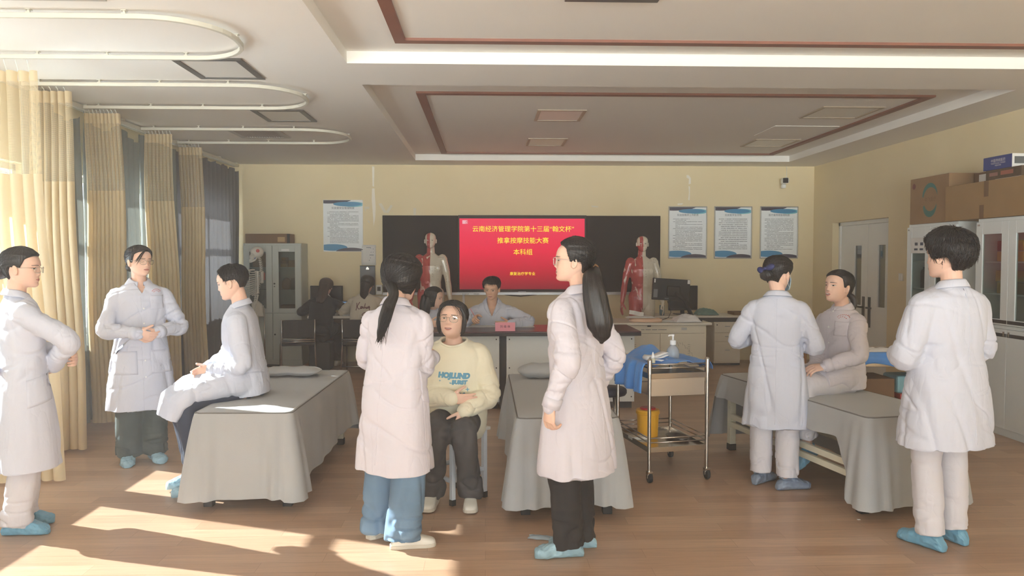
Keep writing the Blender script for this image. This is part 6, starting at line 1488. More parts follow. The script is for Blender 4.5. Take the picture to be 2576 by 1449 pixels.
def hand(b, W, d, thumb, sx, curl, spread, curls, k):
    """palm with five separate bent fingers; sx = 1 right hand, -1 left hand"""
    d = d.normalized(); t = thumb - d * thumb.dot(d); t.normalize(); p = t.cross(d) if sx > 0 else d.cross(t)
    pl = .082 * k; c = lambda u, v, w_: W + d * u * k + t * v * k + p * w_ * k
    secs = [(-.012, .024, .019, 0), (.01, .028, .018, 0), (.035, .037, .0165, .002), (.065, .041, .0145, .0), (.082, .040, .012, .0)]
    b.loft([[W + d * u * k + t * (v0 + a * math.cos(q)) * k + p * (e * math.sin(q)) * k for q in [2 * PI * i / 16 for i in range(16)]] for u, a, e, v0 in secs])
    lens = [(.030, .044, (.040, .025, .020)), (.010, .047, (.045, .028, .021)), (-.010, .045, (.041, .026, .021)), (-.029, .039, (.032, .020, .018))]
    for i, (v, _, seg) in enumerate(lens):
        cu = curls[i] if curls else curl * (1 + .12 * (i - 1)); base = c(.074, v, -.001); ang = 0; P = [c(.055, v * .95, 0), base]; dirs = (d + t * spread * (1.2 - i * .8) * .5).normalized(); pt = base
        for j, L_ in enumerate(seg):
            ang += cu * (.75, .95, .6)[j]; dd = dirs * math.cos(ang) + p * math.sin(ang); pt = pt + dd * L_ * k; P.append(pt)
        limb(b, P, [.0098 * k, .0098 * k, .0090 * k, .0082 * k, .0070 * k], 10, sub=3)
    pt = c(.018, .026, .004); P = [c(.006, .014, .003), pt]; td = (d * .72 + t * .62 + p * (.25 + .25 * curl)).normalized()
    for L_, bend in ((.036, 0), (.030, .22), (.024, .3)):
        td = (td + d * bend * .6 + p * bend * curl).normalized(); pt = pt + td * L_ * k; P.append(pt)
    limb(b, P, [.014 * k, .0135 * k, .0112 * k, .0098 * k, .0078 * k], 10, sub=3)
# ------------------------------------------------------------------ the people
M_JEANG = mat('dark_green_jeans', rgb(74, 84, 82), .85, noise_s=9, noise_a=.12, bump=.08, bump_s=160); M_JEANB = mat('faded_blue_jeans', rgb(106, 132, 156), .85, noise_s=6, noise_a=.16, bump=.08, bump_s=160)
M_JEANN = mat('navy_jeans', rgb(58, 66, 84), .85, noise_s=9, noise_a=.12); M_CHAR = mat('charcoal_trousers', rgb(78, 76, 76), .85, noise_s=7, noise_a=.12, bump=.06, bump_s=120); M_BLKT = mat('black_trousers', rgb(42, 40, 41), .85, noise_s=9, noise_a=.08)
M_CREAMS = mat('cream_sweatshirt_cloth', rgb(238, 230, 204), .9, sheen=.25, noise_s=3, noise_a=.02, bump=.06, bump_s=200); M_BEIGES = mat('beige_sweatshirt_cloth', rgb(206, 196, 178), .9, sheen=.2); M_BLACKC = mat('black_coat_cloth', rgb(34, 35, 40), .85, sheen=.1)
M_GOLD = mat('thin_metal_frames', rgb(186, 176, 160), .25, metal=.9); M_PINKF = mat('clear_pink_frames', rgb(222, 200, 190), .2, trans=.2); M_MASK = mat('mask_pale_blue', rgb(176, 206, 222), .8); M_REDT = mat('red_thread', rgb(196, 92, 92), .8); M_NAVYB = mat('navy_satin', rgb(40, 48, 100), .4)
M_PRINT = mat('print_blue', rgb(112, 166, 190), .8); M_SCRIPT = mat('script_maroon', rgb(110, 50, 60), .8)
def bun(f, c, r, m=None, name='hair_bun', seed=1, sq=(1, 1, 1)):
    b = MB(); rings = []
    for i in range(25):
        v = -PI / 2 + PI * i / 24; ring = []
        for k in range(48):
            a = 2 * PI * k / 48; p = V3(math.cos(v) * math.cos(a), math.cos(v) * math.sin(a), math.sin(v)); g = 1 + .05 * math.sin(a * 9 + v * 7 + seed) + .06 * noise.noise(p * 3 + V3(seed, 0, 0)); ring.append(f.hp(c[0] + p.x * r * g * sq[0], c[1] + p.y * r * g * sq[1], c[2] + p.z * r * g * sq[2]))
        rings.append(ring)
    b.loft(rings); return b.build(name, m or M_HAIR, f.root, smooth=True)
def emblem(f, c, dirv=(0, -1, 0), side=(1, 0, 0), r=.035):
    b = MB(); X = Vector(side)
    for row, (rr, n, a0) in enumerate(((r, 9, 2.5), (r * .62, 5, 2.2))):
        for i in range(n):
            a = a0 + (PI - 2 * a0) * i / (n - 1) if False else (PI - .55) - (PI - 1.1) * i / (n - 1); p = Vector(c) + X * (rr * math.cos(a)) + V3(0, 0, rr * .85 * math.sin(a)); q = f.on_coat([p + X * u + V3(0, 0, v) for u, v in ((-.0024, -.0026), (.0024, -.0026), (.0024, .0026), (-.0024, .0026))], dirv, .0022); b.add(q, [(0, 1, 2, 3)])
    return b.build('emblem', M_REDT, f.root)

# 1 woman at the left edge, profile to the right
f = Fig('woman at left edge in white coat and glasses, seen from behind, facing right', (-2.60, 4.43), (.80, .60), 1.565, group=None)
f.stand(dx=.085, toeL=-.45, toeR=-.60, offR=(.01, -.02), offL=(0, .02)).head(yaw=-.52, pitch=-.06).arm(1, (.03, .15, .92), (.75, 1, -.35), hand_dir=(-1, -.1, -.3), curl=.6).arm(-1, (-.06, .25, .95), (-1, -.5, -.3), hand_dir=(1, .2, -.1), curl=.6).body().face().glasses(M_GOLD, square=True)
f.hair(thick=.017, front=.82, ear=.50, nape=.16, side_ang=66, seed=2); f.combed(260, (0, -.10, -.02), seed=1); bun(f, (0, -.120, -.020), .052, seed=2); f.wisps([[(.03, -.12, .02), (.05, -.16, .03), (.05, -.18, .06)], [(-.02, -.11, -.05), (0, -.15, -.08)]], n=7, jit=.006)
f.coat(.36, M_COAT, 1, flare=1.15).collar(); f.cuffs()
f.trousers(M_WTROU, r=(.108, .098, .092, .088), seed=1, waist=False, start=0.520, hemz=.05).shoes(M_COVER, 'cover')
f.seam([(0, -.35, z) for z in np.linspace(1.32, .42, 30)], (0, 1, 0)); f.pocket((.21, .06, .80), .13, .15, (-1, 0, 0), side=(0, 1, 0), slant=.03)
MB().box((-.10, -.002, -.022), (.10, .002, .022)).build('half_belt', M_COAT, f.root, loc=f.on_coat([V3(0, -.4, .92)], (0, 1, 0), .004)[0], bevel=.002)

# 2 woman with clasped hands by the curtains
f = Fig('woman in white coat and dark jeans with clasped hands before the curtains', (-2.57, 5.86), (.55, -.835), 1.60)
f.stand(dx=.09, toeL=.1, toeR=-.25, offL=(0, .02)).head(yaw=.42, pitch=-.02).arm(1, (.055, .215, .985), (1, -.55, -.35), hand_dir=(-1, .25, -.30), thumb=(0, .4, 1), curl=.55).arm(-1, (-.085, .185, .985), (-1, -.45, -.5), hand_dir=(.9, .45, -.45), thumb=(0, .3, 1), curl=.6).body().face(closed=True).glasses(M_GOLD)
f.hair(thick=.015, front=.83, ear=.44, nape=.16, side_ang=64, seed=4, fringe=lambda a: -.10 * math.exp(-((a + .75) / .22) ** 2)); f.combed(220, (0, -.10, -.04), seed=2); bun(f, (0, -.108, -.05), .034, seed=5); f.wisps([[(.02, .095, .085), (.048, .098, .055), (.062, .085, .02), (.070, .07, -.005)]], n=16, jit=.004, seed=3)
vn = lambda c: c.y > 0 and c.z > 1.27 and abs(c.x) < (c.z - 1.27) * .55 and c.z < 1.45
f.coat(.41, M_COAT, 2, flare=.9, vneck=vn).collar(front=.30, fall=.062, point=.03); f.cuffs()
f.pocket((.12, .30, .765), .15, .17, (0, -1, 0)); f.pocket((-.12, .30, .765), .15, .17, (0, -1, 0)); f.pocket((-.10, .30, 1.205), .095, .10, (0, -1, 0)); emblem(f, (-.10, .30, 1.270), (0, -1, 0), (-1, 0, 0), .034)
f.seam([(.012, .35, z) for z in np.linspace(1.36, .42, 30)], (0, -1, 0), name='placket_edge'); f.buttons([(-.005, .35, z) for z in (1.28, 1.16, 1.05, .78, .66)], (0, -1, 0))
f.trousers(M_JEANG, r=(.112, .105, .098, .100), seed=2, waist=False, start=0.570, hemz=.06).shoes(M_COVERP, 'cover')

# 3 young man sitting on the left bed
f = Fig('young man in white coat sitting on the left massage bed, facing left', (-1.60, 5.26), (-.86, -.51), 1.64, hip=(0, 0, .695), lean=.12, twist=-.38)
f.leg(1, (.10, .40, .60), (.10, .33, .10), (0, 1, 0)).leg(-1, (-.10, .40, .60), (-.10, .33, .10), (0, 1, 0))
f.head(yaw=-.46, pitch=-.24).arm(-1, (-.03, .235, .79), (-1, -.6, -.45), hand_dir=(.3, .9, -.3), curl=.6).arm(1, (.02, .25, .80), (1, -.6, -.4), hand_dir=(-.3, .9, -.3), curl=.6).body().face()
f.hair(thick=.015, front=.86, ear=.54, nape=.27, side_ang=64, spiky=.002, seed=6); f.locks(1800, .036, .16, seed=3, region=lambda q: q.z > .03, r=.0014)
LAP = lambda e: [((0, -.06, .735), .165, .12), ((0, .08, .715), .205, .118), ((0, .22, .70), .21, .105), ((0, .36, .672), .20, .098), ((0, .46, .60), .19, .085), ((0, .50, .50), .185, .06)][:e]
f.coat(None, M_COAT, 3, lap=LAP(6), amp=.008, prof=[(.535, .060, .056, -.016), (.520, .082, .064, -.014), (.497, .130, .080, -.010), (.470, .168, .095, -.006), (.42, .188, .112, -.004), (.32, .190, .124, .0), (.16, .182, .124, -.004), (.03, .188, .130, -.010), (-.08, .185, .125, -.01)]).collar(front=.5); f.cuffs()
f.trousers(M_JEANN, r=(.085, .078, .076, .072), seed=3, hemz=.09).shoes(M_COVERP, 'cover')

# 4 woman in black at the rear desk, 5 woman in script sweatshirt
f = Fig('long-haired woman in black coat seated with her back to us at the rear desk', (-2.27, 10.68), (.15, 1), 1.60, hip=(0, 0, .53), lean=.42, voxel=.007)
f.leg(1, (.12, .42, .52), (.12, .36, .10)).leg(-1, (-.12, .42, .52), (-.12, .36, .10)).head(pitch=-.3).arm(1, (.16, .40, .82), (1, -.4, -.3), hand_dir=(-.2, 1, 0), curl=.4).arm(-1, (-.16, .38, .82), (-1, -.4, -.3), hand_dir=(.2, 1, 0), curl=.4).body()
f.hair(M_HAIRB, thick=.02, ear=.3, nape=.1, seed=7); f.strands([([f.hp(0, -.085, .0), f.T(0, -.10, .50), f.T(0, -.135, .40)], [.070, .078, .055])], M_HAIRB, 'long_hair', ratio=.5)
f.coat(None, M_BLACKC, 4, voxel=.008, name='black_coat', lap=[((0, -.08, .50), .19, .13), ((0, .12, .54), .2, .11), ((0, .34, .54), .19, .1)]).collar(m=M_PAPER, front=.6)
f.trousers(M_BLKT, seed=4).shoes(M_SNEAK, 'sneaker')
f.seat_done = small_box('padded_stool', 'black stool under the long-haired woman in black coat', 'stool', (-2.41, 10.62, 0), (-2.11, 10.90, .385), M_CHBLK, bev=.02)
f = Fig('dark-haired woman in beige script sweatshirt seated with back to us', (-1.66, 10.56), (.12, 1), 1.60, hip=(0, 0, .555), lean=.36, voxel=.007)
f.leg(1, (.12, .40, .54), (.12, .30, .10)).leg(-1, (-.12, .40, .54), (-.12, .30, .10)).head(pitch=-.3).arm(1, (.15, .38, .82), (1, -.5, -.3), hand_dir=(-.3, 1, 0), curl=.4).arm(-1, (-.15, .36, .82), (-1, -.5, -.3), hand_dir=(.3, 1, 0), curl=.4).body()
f.hair(thick=.02, ear=.3, nape=.12, seed=8); f.strands([([f.hp(0, -.09, -.02), f.T(0, -.10, .50), f.T(.02, -.135, .42)], [.066, .055, .014])], name='gathered_hair', ratio=.6)
f.coat(None, M_BEIGES, 5, voxel=.008, name='sweatshirt', prof=[(.535, .060, .056, -.016), (.520, .082, .064, -.014), (.497, .130, .080, -.010), (.470, .168, .100, -.008), (.42, .190, .118, -.006), (.32, .200, .128, -.004), (.16, .200, .128, -.004), (.03, .195, .130, -.008), (-.06, .18, .125, -.01)])
f.trousers(M_BLKT, seed=5).shoes(M_SNEAK, 'sneaker')
def back_script(f, curves, r=.0045):
    b = MB(); R = f.Rt
    for c in curves:
        P, _ = catmull([V3(x, 0, z) for x, z in c], [1] * len(c), 6); q = f.on_coat([f.T(p.x, -.4, p.z) for p in P], R @ V3(0, 1, 0), .004); b.tube(q, r, 5)
    return b.build('script_print', M_SCRIPT, f.root, smooth=True)
back_script(f, [[(-.085, .36), (-.08, .30), (-.086, .25)], [(-.04, .37), (-.07, .31), (-.05, .27), (-.02, .275), (0, .30), (-.02, .30), (-.018, .275), (.0, .275), (.015, .30), (.02, .275), (.035, .29), (.04, .35), (.035, .28), (.05, .295), (.06, .27), (.07, .30), (.08, .275), (.10, .31), (.085, .30), (.10, .28), (.105, .30), (.10, .22), (.085, .23)], [(.055, .22), (.03, .21), (.01, .18), (.05, .16), (.055, .135), (.02, .13), (.0, .145)], [(.07, .14), (.085, .165), (.07, .165), (.08, .14), (.10, .15), (.11, .165), (.115, .14)]])

# 6 ponytailed woman from behind, left of centre
f = Fig('ponytailed woman in white coat and blue jeans, seen from behind beside the seated girl', (-.485, 4.19), (.42, .907), 1.52, lean=.06)
f.stand(dx=.095, toeL=-.35, toeR=-.95, offR=(.02, -.06), offL=(-.02, .03)).head(yaw=-.36, pitch=-.26, up=.138, fwd=.05, scale=1.05).arm(1, (.07, .29, .96), (.22, -.8, -.7), hand_dir=(-.4, 1, 0), curl=.5).arm(-1, (-.10, .27, .97), (-.8, -.7, -.35), hand_dir=(.4, 1, 0), curl=.5).body().face()
f.hair(thick=.027, front=.84, ear=.14, nape=.12, side_ang=54, seed=9); f.combed(420, (.015, -.095, -.06), seed=4)
TIE = f.L(*PY(990, 741, 4.045)); f.strands([([f.hp(.015, -.080, -.05), TIE, f.L(*PY(979, 768, 4.0)), f.L(*PY(969, 800, 3.985)), f.L(*PY(960, 832, 3.98)), f.L(*PY(951, 860, 3.985))], [.030, .026, .033, .033, .024, .005])], seed=2)
f.wisps([[tuple(f.Rh.transposed() @ (f.L(*PY(x0, 780, 3.965)) - f.hc) / f.hk), tuple(f.Rh.transposed() @ (f.L(*PY(x1, 830, 3.95)) - f.hc) / f.hk), tuple(f.Rh.transposed() @ (f.L(*PY(x2, 872, 3.96)) - f.hc) / f.hk)] for x0, x1, x2 in ((975, 962, 948), (968, 955, 953), (982, 966, 957))], n=14, jit=.006, seed=5)
f.coat(.385, M_COATP, 6, flare=.75, amp=.011).collar(front=.6, fall=.060); f.cuffs()
f.seam([(-.03, -.35, z) for z in np.linspace(1.28, .44, 30)], (0, 1, 0)); f.seam([(.30, -.06, z) for z in np.linspace(.9, .41, 24)], (-1, .35, 0)); f.pocket((.26, .05, .83), .13, .16, (-1, -.1, 0), side=(0, 1, 0), slant=-.05)
f.trousers(M_JEANB, r=(.108, .104, .102, .110), seed=6, waist=False, start=0.545, hemz=.035, amp=.008).shoes(M_SNEAK, 'sneaker')

# 7 seated girl in cream sweatshirt
f = Fig('young woman in cream printed sweatshirt and glasses sitting on a white stool', (-.19, 4.96), (-.06, -1), 1.56, hip=(0, 0, .538), lean=.25, girth=1.06)
f.leg(1, (.075, .40, .495), (.125, .21, .088), (.10, 1, 0)).leg(-1, (-.085, .40, .495), (-.115, .22, .088), (-.05, 1, 0))
f.head(yaw=-.16, pitch=.20, roll=-.05, scale=1.04, fwd=.03, up=.132)
f.arm(1, (.0, .292, .680), (.5, -.2, -1), hand_dir=(-1, .12, -.05), thumb=(0, .25, 1), curl=.22, spread=.1).arm(-1, (-.085, .325, .610), (-.8, -.3, -1), hand_dir=(.42, .15, -.9), thumb=(.5, .6, .3), curl=.35, spread=.2)
f.body().face(open_mouth=.35, smile=.35).glasses(M_GOLD, r=(.0225, .020), rim=.0012)
f.hair(thick=.016, front=.86, ear=.42, nape=.12, side_ang=60, seed=10); f.combed(320, (0, -.09, -.06), seed=5)
f.wisps([[(.002, .080, .098), (.026, .093, .080), (.050, .086, .052), (.066, .070, .018)], [(.0, .078, .100), (.034, .088, .086), (.058, .078, .055), (.072, .060, .01)], [(-.002, .080, .098), (-.026, .093, .080), (-.050, .086, .052), (-.066, .070, .018)], [(.0, .078, .100), (-.034, .088, .086), (-.058, .078, .055), (-.072, .060, .01)]], n=9, jit=.003, seed=7, r=.0009)
f.wisps([[(sx * .066, .045, .06), (sx * .077, .038, .02), (sx * .079, .030, -.03), (sx * .074, .028, -.085)] for sx in (-1, 1)], n=7, jit=.003, seed=8, r=.0010)
for sx in (-1, 1): f.strands([([f.hp(sx * .058, .052, .068), f.hp(sx * .074, .034, .03), f.hp(sx * .0765, .020, -.02), f.hp(sx * .072, .010, -.065), f.hp(sx * .066, .004, -.092)], [.010, .013, .014, .012, .003])], name='side_hair', ratio=.75, seed=4)
f.strands([([f.hp(0, -.08, .02), f.hp(0, -.075, -.06), f.hp(0, -.06, -.11)], [.062, .058, .03])], name='back_hair', ratio=.5)
def sweat_prof(): return [(.530, .066, .060, -.012), (.515, .090, .070, -.010), (.490, .138, .086, -.008), (.462, .172, .104, -.004), (.42, .192, .122, .0), (.32, .202, .142, .010), (.18, .208, .158, .018), (.06, .212, .170, .026), (-.02, .210, .172, .034), (-.08, .205, .165, .042), (-.13, .185, .145, .05)]
def crew(c):
    q = f.Rt.transposed() @ (c - f.neck) / f.k; return (q.x / .084) ** 2 + ((q.y - .004) / .076) ** 2 < 1 and q.z > -.075
f.coat(None, M_CREAMS, 7, name='sweatshirt', rsl=(.080, .076, .070, .066, .053), amp=.008, prof=sweat_prof(), vneck=crew)
q = MB(); ring = []
for i in range(48):
    a = 2 * PI * i / 48; pt = f.neck + f.Rt @ (V3(.089 * math.sin(a), .081 * math.cos(a) + .004, 0) * f.k); h = f.coat_bvh.ray_cast(pt + f.Rt @ V3(0, 0, .2), f.Rt @ V3(0, 0, -1)); g = h if h[0] is not None else f.coat_bvh.find_nearest(pt - f.Rt @ V3(0, 0, .03)); ring.append(g[0])
zz = [sum(ring[(i + d) % 48].z for d in range(-4, 5)) / 9 for i in range(48)]; ring = [Vector((p.x, p.y, z + .002)) for p, z in zip(ring, zz)]
q.tube(ring, .0075, 8, loop=True); q.build('neck_rib', M_CREAMS, f.root, smooth=True); f.cuffs(m=M_CREAMS, r=.050, w=.05)
def text_on(f, s, size, cx, cz, m, bold=.002, shear=.0, off=.002, name='printed_word', yo=.5, rot=0.0):
    V, Fc = text_mesh(s, size, bold=bold, shear=shear); R = f.Rt; cr, sr = math.cos(rot), math.sin(rot)
    bm = bmesh.new(); vs = [bm.verts.new(v) for v in V]
    for fc in Fc:
        try: bm.faces.new([vs[i] for i in fc])
        except ValueError: pass
    bmesh.ops.triangulate(bm, faces=bm.faces); V = [tuple(v.co) for v in bm.verts]; bm.verts.index_update(); Fc = [[v.index for v in fc.verts] for fc in bm.faces]; bm.free()
    P = f.on_coat([f.T(-(cx + v[0] * cr - v[1] * sr), yo, cz + v[0] * sr + v[1] * cr) for v in V], R @ V3(0, -1, 0), off); b = MB(); b.add(P, Fc); return b.build(name, m, f.root)
text_on(f, 'HOJLUND', .045, .012, .332, M_PRINT, .004, .1, rot=-.05); text_on(f, 'BURST', .033, .046, .290, M_PRINT, .003, .15, rot=-.04)
def chest_shape(f, polys, m, name, off=.0024):
    b = MB(); R = f.Rt
    for pts in polys:
        c = V3(sum(p[0] for p in pts) / len(pts), 0, sum(p[1] for p in pts) / len(pts)); ref = f.Rt.transposed() @ (f.on_coat([f.T(0, .5, .30)], R @ V3(0, -1, 0))[0] - f.hip); P = f.on_coat([f.T(-c.x, .5, c.z)] + [f.T(-x, .5, z) for x, z in pts], R @ V3(0, -1, 0), off); n = len(pts)
        if all((R.transposed() @ (p - f.hip)).y < ref.y + .060 for p in P): b.add(P, [(0, 1 + i, 1 + (i + 1) % n) for i in range(n)])
    if not b.v: return None
    return b.build(name, m, f.root)
def butterfly(cx, cz, r, rot):
    out = []
    for sx in (-1, 1):
        for (dz, a, bq) in ((.35, .75, .55), (-.35, .55, .42)):
            out.append([(cx + r * ((sx * .62 + a * .62 * math.cos(q)) * math.cos(rot) - (dz + bq * .62 * math.sin(q)) * math.sin(rot)), cz + r * ((sx * .62 + a * .62 * math.cos(q)) * math.sin(rot) + (dz + bq * .62 * math.sin(q)) * math.cos(rot))) for q in [2 * PI * i / 14 for i in range(14)]])
    return out
star = lambda cx, cz, r: [[(cx + r * (1 if i % 2 == 0 else .28) * math.cos(PI / 4 * i), cz + r * (1 if i % 2 == 0 else .28) * math.sin(PI / 4 * i)) for i in range(8)]]
chest_shape(f, butterfly(-.042, .238, .034, -.6), M_PRINT, 'butterfly_print'); chest_shape(f, butterfly(.090, .214, .020, .2), M_PRINT, 'butterfly_print'); chest_shape(f, butterfly(-.005, .278, .014, -.4), M_PRINT, 'butterfly_print'); chest_shape(f, butterfly(.045, .222, .014, .3), M_PRINT, 'butterfly_print')
for cx, cz, r in ((.100, .243, .017), (.060, .250, .009), (.030, .250, .007), (-.080, .300, .009), (-.07, .340, .006)): chest_shape(f, star(cx, cz, r), M_PRINT, 'star_print')
b = MB()
for k in range(5):
    P = f.on_coat([f.T(-(-.068 + .012 * k + .014 * t), .5, .256 - .011 * k - .026 * t) for t in np.linspace(0, 1, 6)], f.Rt @ V3(0, -1, 0), .0035); b.tube(P, .0016, 4)
b.build('stripe_print', M_CREAMS, f.root)
f.trousers(M_CHAR, r=(.098, .092, .085, .078), seed=7, hemz=.075, amp=.009).shoes(M_SNEAK, 'sneaker')

# 8 woman in profile behind the lab table, 9 man writing
f = Fig('dark-haired woman in white coat behind the left lab table, face in profile', (-.64, 8.66), (.30, -.95), 1.56, hip=(0, 0, .54), lean=.50, voxel=.0055)
f.leg(1, (.10, .38, .50), (.10, .32, .09)).leg(-1, (-.10, .38, .50), (-.10, .32, .09)).head(yaw=.95, pitch=-.1).arm(1, (.12, .55, .845), (1, -.3, -.2), hand_dir=(-1, .6, 0), curl=.4).arm(-1, (-.16, .53, .845), (-1, -.3, -.2), hand_dir=(1, .5, 0), curl=.4).body().face()
f.hair(thick=.020, front=.84, ear=.08, nape=.05, side_ang=56, seed=11); f.combed(200, (0, -.09, -.10), seed=12); f.strands([([f.hp(-.055, .0, .02), f.hp(-.075, -.02, -.05), f.hp(-.075, -.03, -.14), f.hp(-.06, -.04, -.21)], [.03, .038, .036, .012]), ([f.hp(.06, -.03, .02), f.hp(.075, -.04, -.06), f.hp(.07, -.05, -.16), f.hp(.06, -.05, -.22)], [.03, .038, .036, .012]), ([f.hp(0, -.09, 0), f.hp(0, -.1, -.1), f.hp(0, -.1, -.2)], [.06, .06, .04])], name='long_hair', ratio=.6)
f.coat(None, M_COAT, 8, voxel=.007, lap=[((0, -.06, .56), .17, .12), ((0, .12, .56), .19, .10), ((0, .30, .54), .18, .09)]).collar(front=.5); f.cuffs(); f.trousers(M_WTROU, seed=8).shoes(M_SNEAK, 'sneaker')
small_box('wooden_stool', 'low stool under the woman in profile behind the table', 'stool', (-.80, 8.52, 0), (-.50, 8.82, .385), M_CARDD, bev=.01)
f = Fig('young man in white coat writing behind the right lab table', (.085, 8.58), (-.05, -1), 1.70, M_SKIN2, hip=(0, 0, .535), lean=.30, voxel=.005)
f.leg(1, (.12, .40, .53), (.12, .36, .09)).leg(-1, (-.12, .40, .53), (-.12, .36, .09)).head(yaw=-.22, pitch=-.30, scale=1.0)
f.arm(1, f.L(*PY(1201, 796, 8.12)), (1, -.4, -.55), hand_dir=(.25, .6, -.1), thumb=(-.6, .2, .7), curl=.95).arm(-1, f.L(*PY(1284, 816, 8.14)), (-1, -.2, -.15), hand_dir=(1, .3, -.05), curl=.4).body().face()
f.hair(thick=.022, front=.84, ear=.54, nape=.24, side_ang=62, spiky=.002, seed=12, fringe=lambda a: -.03 * math.exp(-((a + .3) / .5) ** 2)); f.locks(1600, .038, .08, seed=4, region=lambda q: q.z > .0, r=.0014)
vz = f.neck.z - .17; vn = lambda c: c.y > f.neck.y - .02 and c.z > vz and abs(c.x) < (c.z - vz) * .36
f.coat(None, M_COAT, 9, voxel=.006, vneck=vn, lap=[((0, -.06, .60), .17, .12), ((0, .12, .61), .19, .10), ((0, .30, .57), .18, .09)]); f.cuffs()
for sx in (-1, 1):
    P0 = [f.neck + f.Rt @ V3(sx * .058, -.03, .03), f.neck + f.Rt @ V3(sx * .066, .035, -.005)]; L0 = []
    T9 = np.linspace(0, 1, 9); inn = f.on_coat([f.neck + V3(sx * (.058 - .056 * t), .4, -.015 - .150 * t) for t in T9], (0, -1, 0), .006); out = f.on_coat([f.neck + V3(sx * (.058 - .056 * t + .046 * math.sin(PI * (.22 + .78 * t)) ** .8), .4, -.015 - .150 * t + (.018 if .2 < t < .3 else 0)) for t in T9], (0, -1, 0), .010)
    b = MB(); b.grid([inn, [a.lerp(c, .5) + V3(0, .005, 0) for a, c in zip(inn, out)], out]); b.build('lapel', M_COAT, f.root, smooth=True, thick=.004)
f.collar(front=1.0, fall=.05, point=.01); f.pocket(f.T(-.10, .5, .27), .09, .09, f.Rt @ V3(0, -1, 0))
f.trousers(M_BLKT, seed=9).shoes(M_SNEAK, 'sneaker')
small_box('wooden_stool', 'low stool under the writing man behind the table', 'stool', (-.07, 8.44, 0), (.23, 8.74, .38), M_CARDD, bev=.01)
W = f.arms[1][2]; hd = f.root.matrix_basis @ (W + f.arms[1][3] * .075)
b = MB(); b.tube([(0, 0, -.07), (0, 0, .055), (0, 0, .07)], [.0045, .0045, .001], 8); o = b.build('pink_pen', M_PINK, smooth=True, loc=(hd.x - .01, hd.y - .02, hd.z + .045)); o.rotation_euler = (.35, -.5, 0); tag(o, 'pink pen held upright by the writing man', 'pen')

# 10 tall ponytailed woman, right of centre
f = Fig('woman in pale coat, black trousers and clear glasses with very long ponytail', (.47, 3.98), (-.78, .62), 1.61)
f.stand(dx=.08, toeL=.75, toeR=.72, offL=(-.01, .02), offR=(-.02, .03)).head(yaw=.58, pitch=.02, fwd=.03).arm(-1, f.L(*PY(1386, 1022, 3.72)), (-.5, -1, 0), hand_dir=(-.05, .12, -1), thumb=(.25, 1, 0), curl=.75).arm(1, (.24, .03, .80), (.4, -1, 0), hand_dir=(0, .1, -1), thumb=(-.3, 1, 0), curl=.6).body().face().glasses(M_PINKF, r=(.023, .020), rim=.0022, square=True)
f.hair(thick=.021, front=.86, ear=.46, nape=.17, side_ang=66, seed=13); f.combed(420, (0, -.105, -.045), seed=6)
f.strands([([f.hp(0, -.110, -.045), f.L(*PY(1489, 700, 3.79)), f.L(*PY(1499, 760, 3.75)), f.L(*PY(1509, 810, 3.745)), f.L(*PY(1514, 842, 3.75)), f.L(*PY(1513, 862, 3.76))], [.028, .046, .060, .062, .042, .010])], ratio=.6, seed=6); b = MB(); c0 = f.hp(0, -.113, -.045)
b.tube([c0 + V3(.026 * math.cos(a), .006 * math.sin(a) - .006, .024 * math.sin(a)) for a in [2 * PI * q / 14 for q in range(14)]], .006, 6, loop=True); b.build('hair_tie', mat('brown_elastic', rgb(122, 88, 60), .7), f.root, smooth=True)
f.coat(.42, M_COATP, 10, flare=.95, amp=.012, rsl=(.078, .073, .066, .060, .044)).collar(front=.55, fall=.062); f.cuffs()
f.seam([(0, -.4, z) for z in np.linspace(1.36, .5, 30)], (0, 1, 0))
f.trousers(M_BLKT, r=(.105, .098, .090, .086), seed=10, waist=False, start=0.580, hemz=.05).shoes(M_COVERP, 'cover')
W = f.arms[-1][2]; b = MB(); p0 = f.root.matrix_basis @ (W + V3(-.005, .02, -.01)); b.tube([(0, 0, -.05), (0, 0, .03)], .0055, 8); o = b.build('white_pen', M_CAPW, smooth=True, loc=p0 + V3(.03, -.02, -.03)); o.rotation_euler = (.2, .1, 0); tag(o, 'white pen held in the lowered hand of the long-ponytailed woman', 'pen')

# 11 masked woman standing at right
f = Fig('woman in white coat and face mask with blue bow, standing with back to us', (1.955, 5.11), (.40, .916), 1.515)
f.stand(dx=.085, toeL=-.5, toeR=-1.0, offR=(.0, -.05), offL=(-.02, .04)).head(yaw=-.58, pitch=-.22).arm(-1, (-.12, .20, .98), (-.8, -.6, -.5), hand_dir=(.8, .6, -.1), curl=.6).arm(1, (.15, .19, .93), (.6, -.9, -.45), hand_dir=(-.7, .7, -.1), curl=.6).body().face()
f.hair(thick=.019, front=.84, ear=.46, nape=.16, side_ang=64, seed=14); f.combed(320, (-.01, -.10, -.03), seed=7); bun(f, (-.01, -.108, -.032), .043, seed=7, sq=(1.1, .8, 1)); b = MB()
for sx in (-1, 1): b.ell((0, 0, 0), (1, 1, 1), 14, 8, M=Matrix.Translation(f.hp(sx * .034 - .01, -.128, .008 + .012 * sx)) @ f.Rh.to_4x4() @ Matrix.Rotation(sx * -.4, 4, 'Y') @ Matrix.Diagonal((.034, .016, .022, 1)))
b.ell((0, 0, 0), (1, 1, 1), 10, 6, M=Matrix.Translation(f.hp(-.01, -.138, .008)) @ f.Rh.to_4x4() @ Matrix.Diagonal((.011, .012, .013, 1))); fo = fused(b, .004, 2); finish(fo, 'hair_bow', M_NAVYB, f.root)
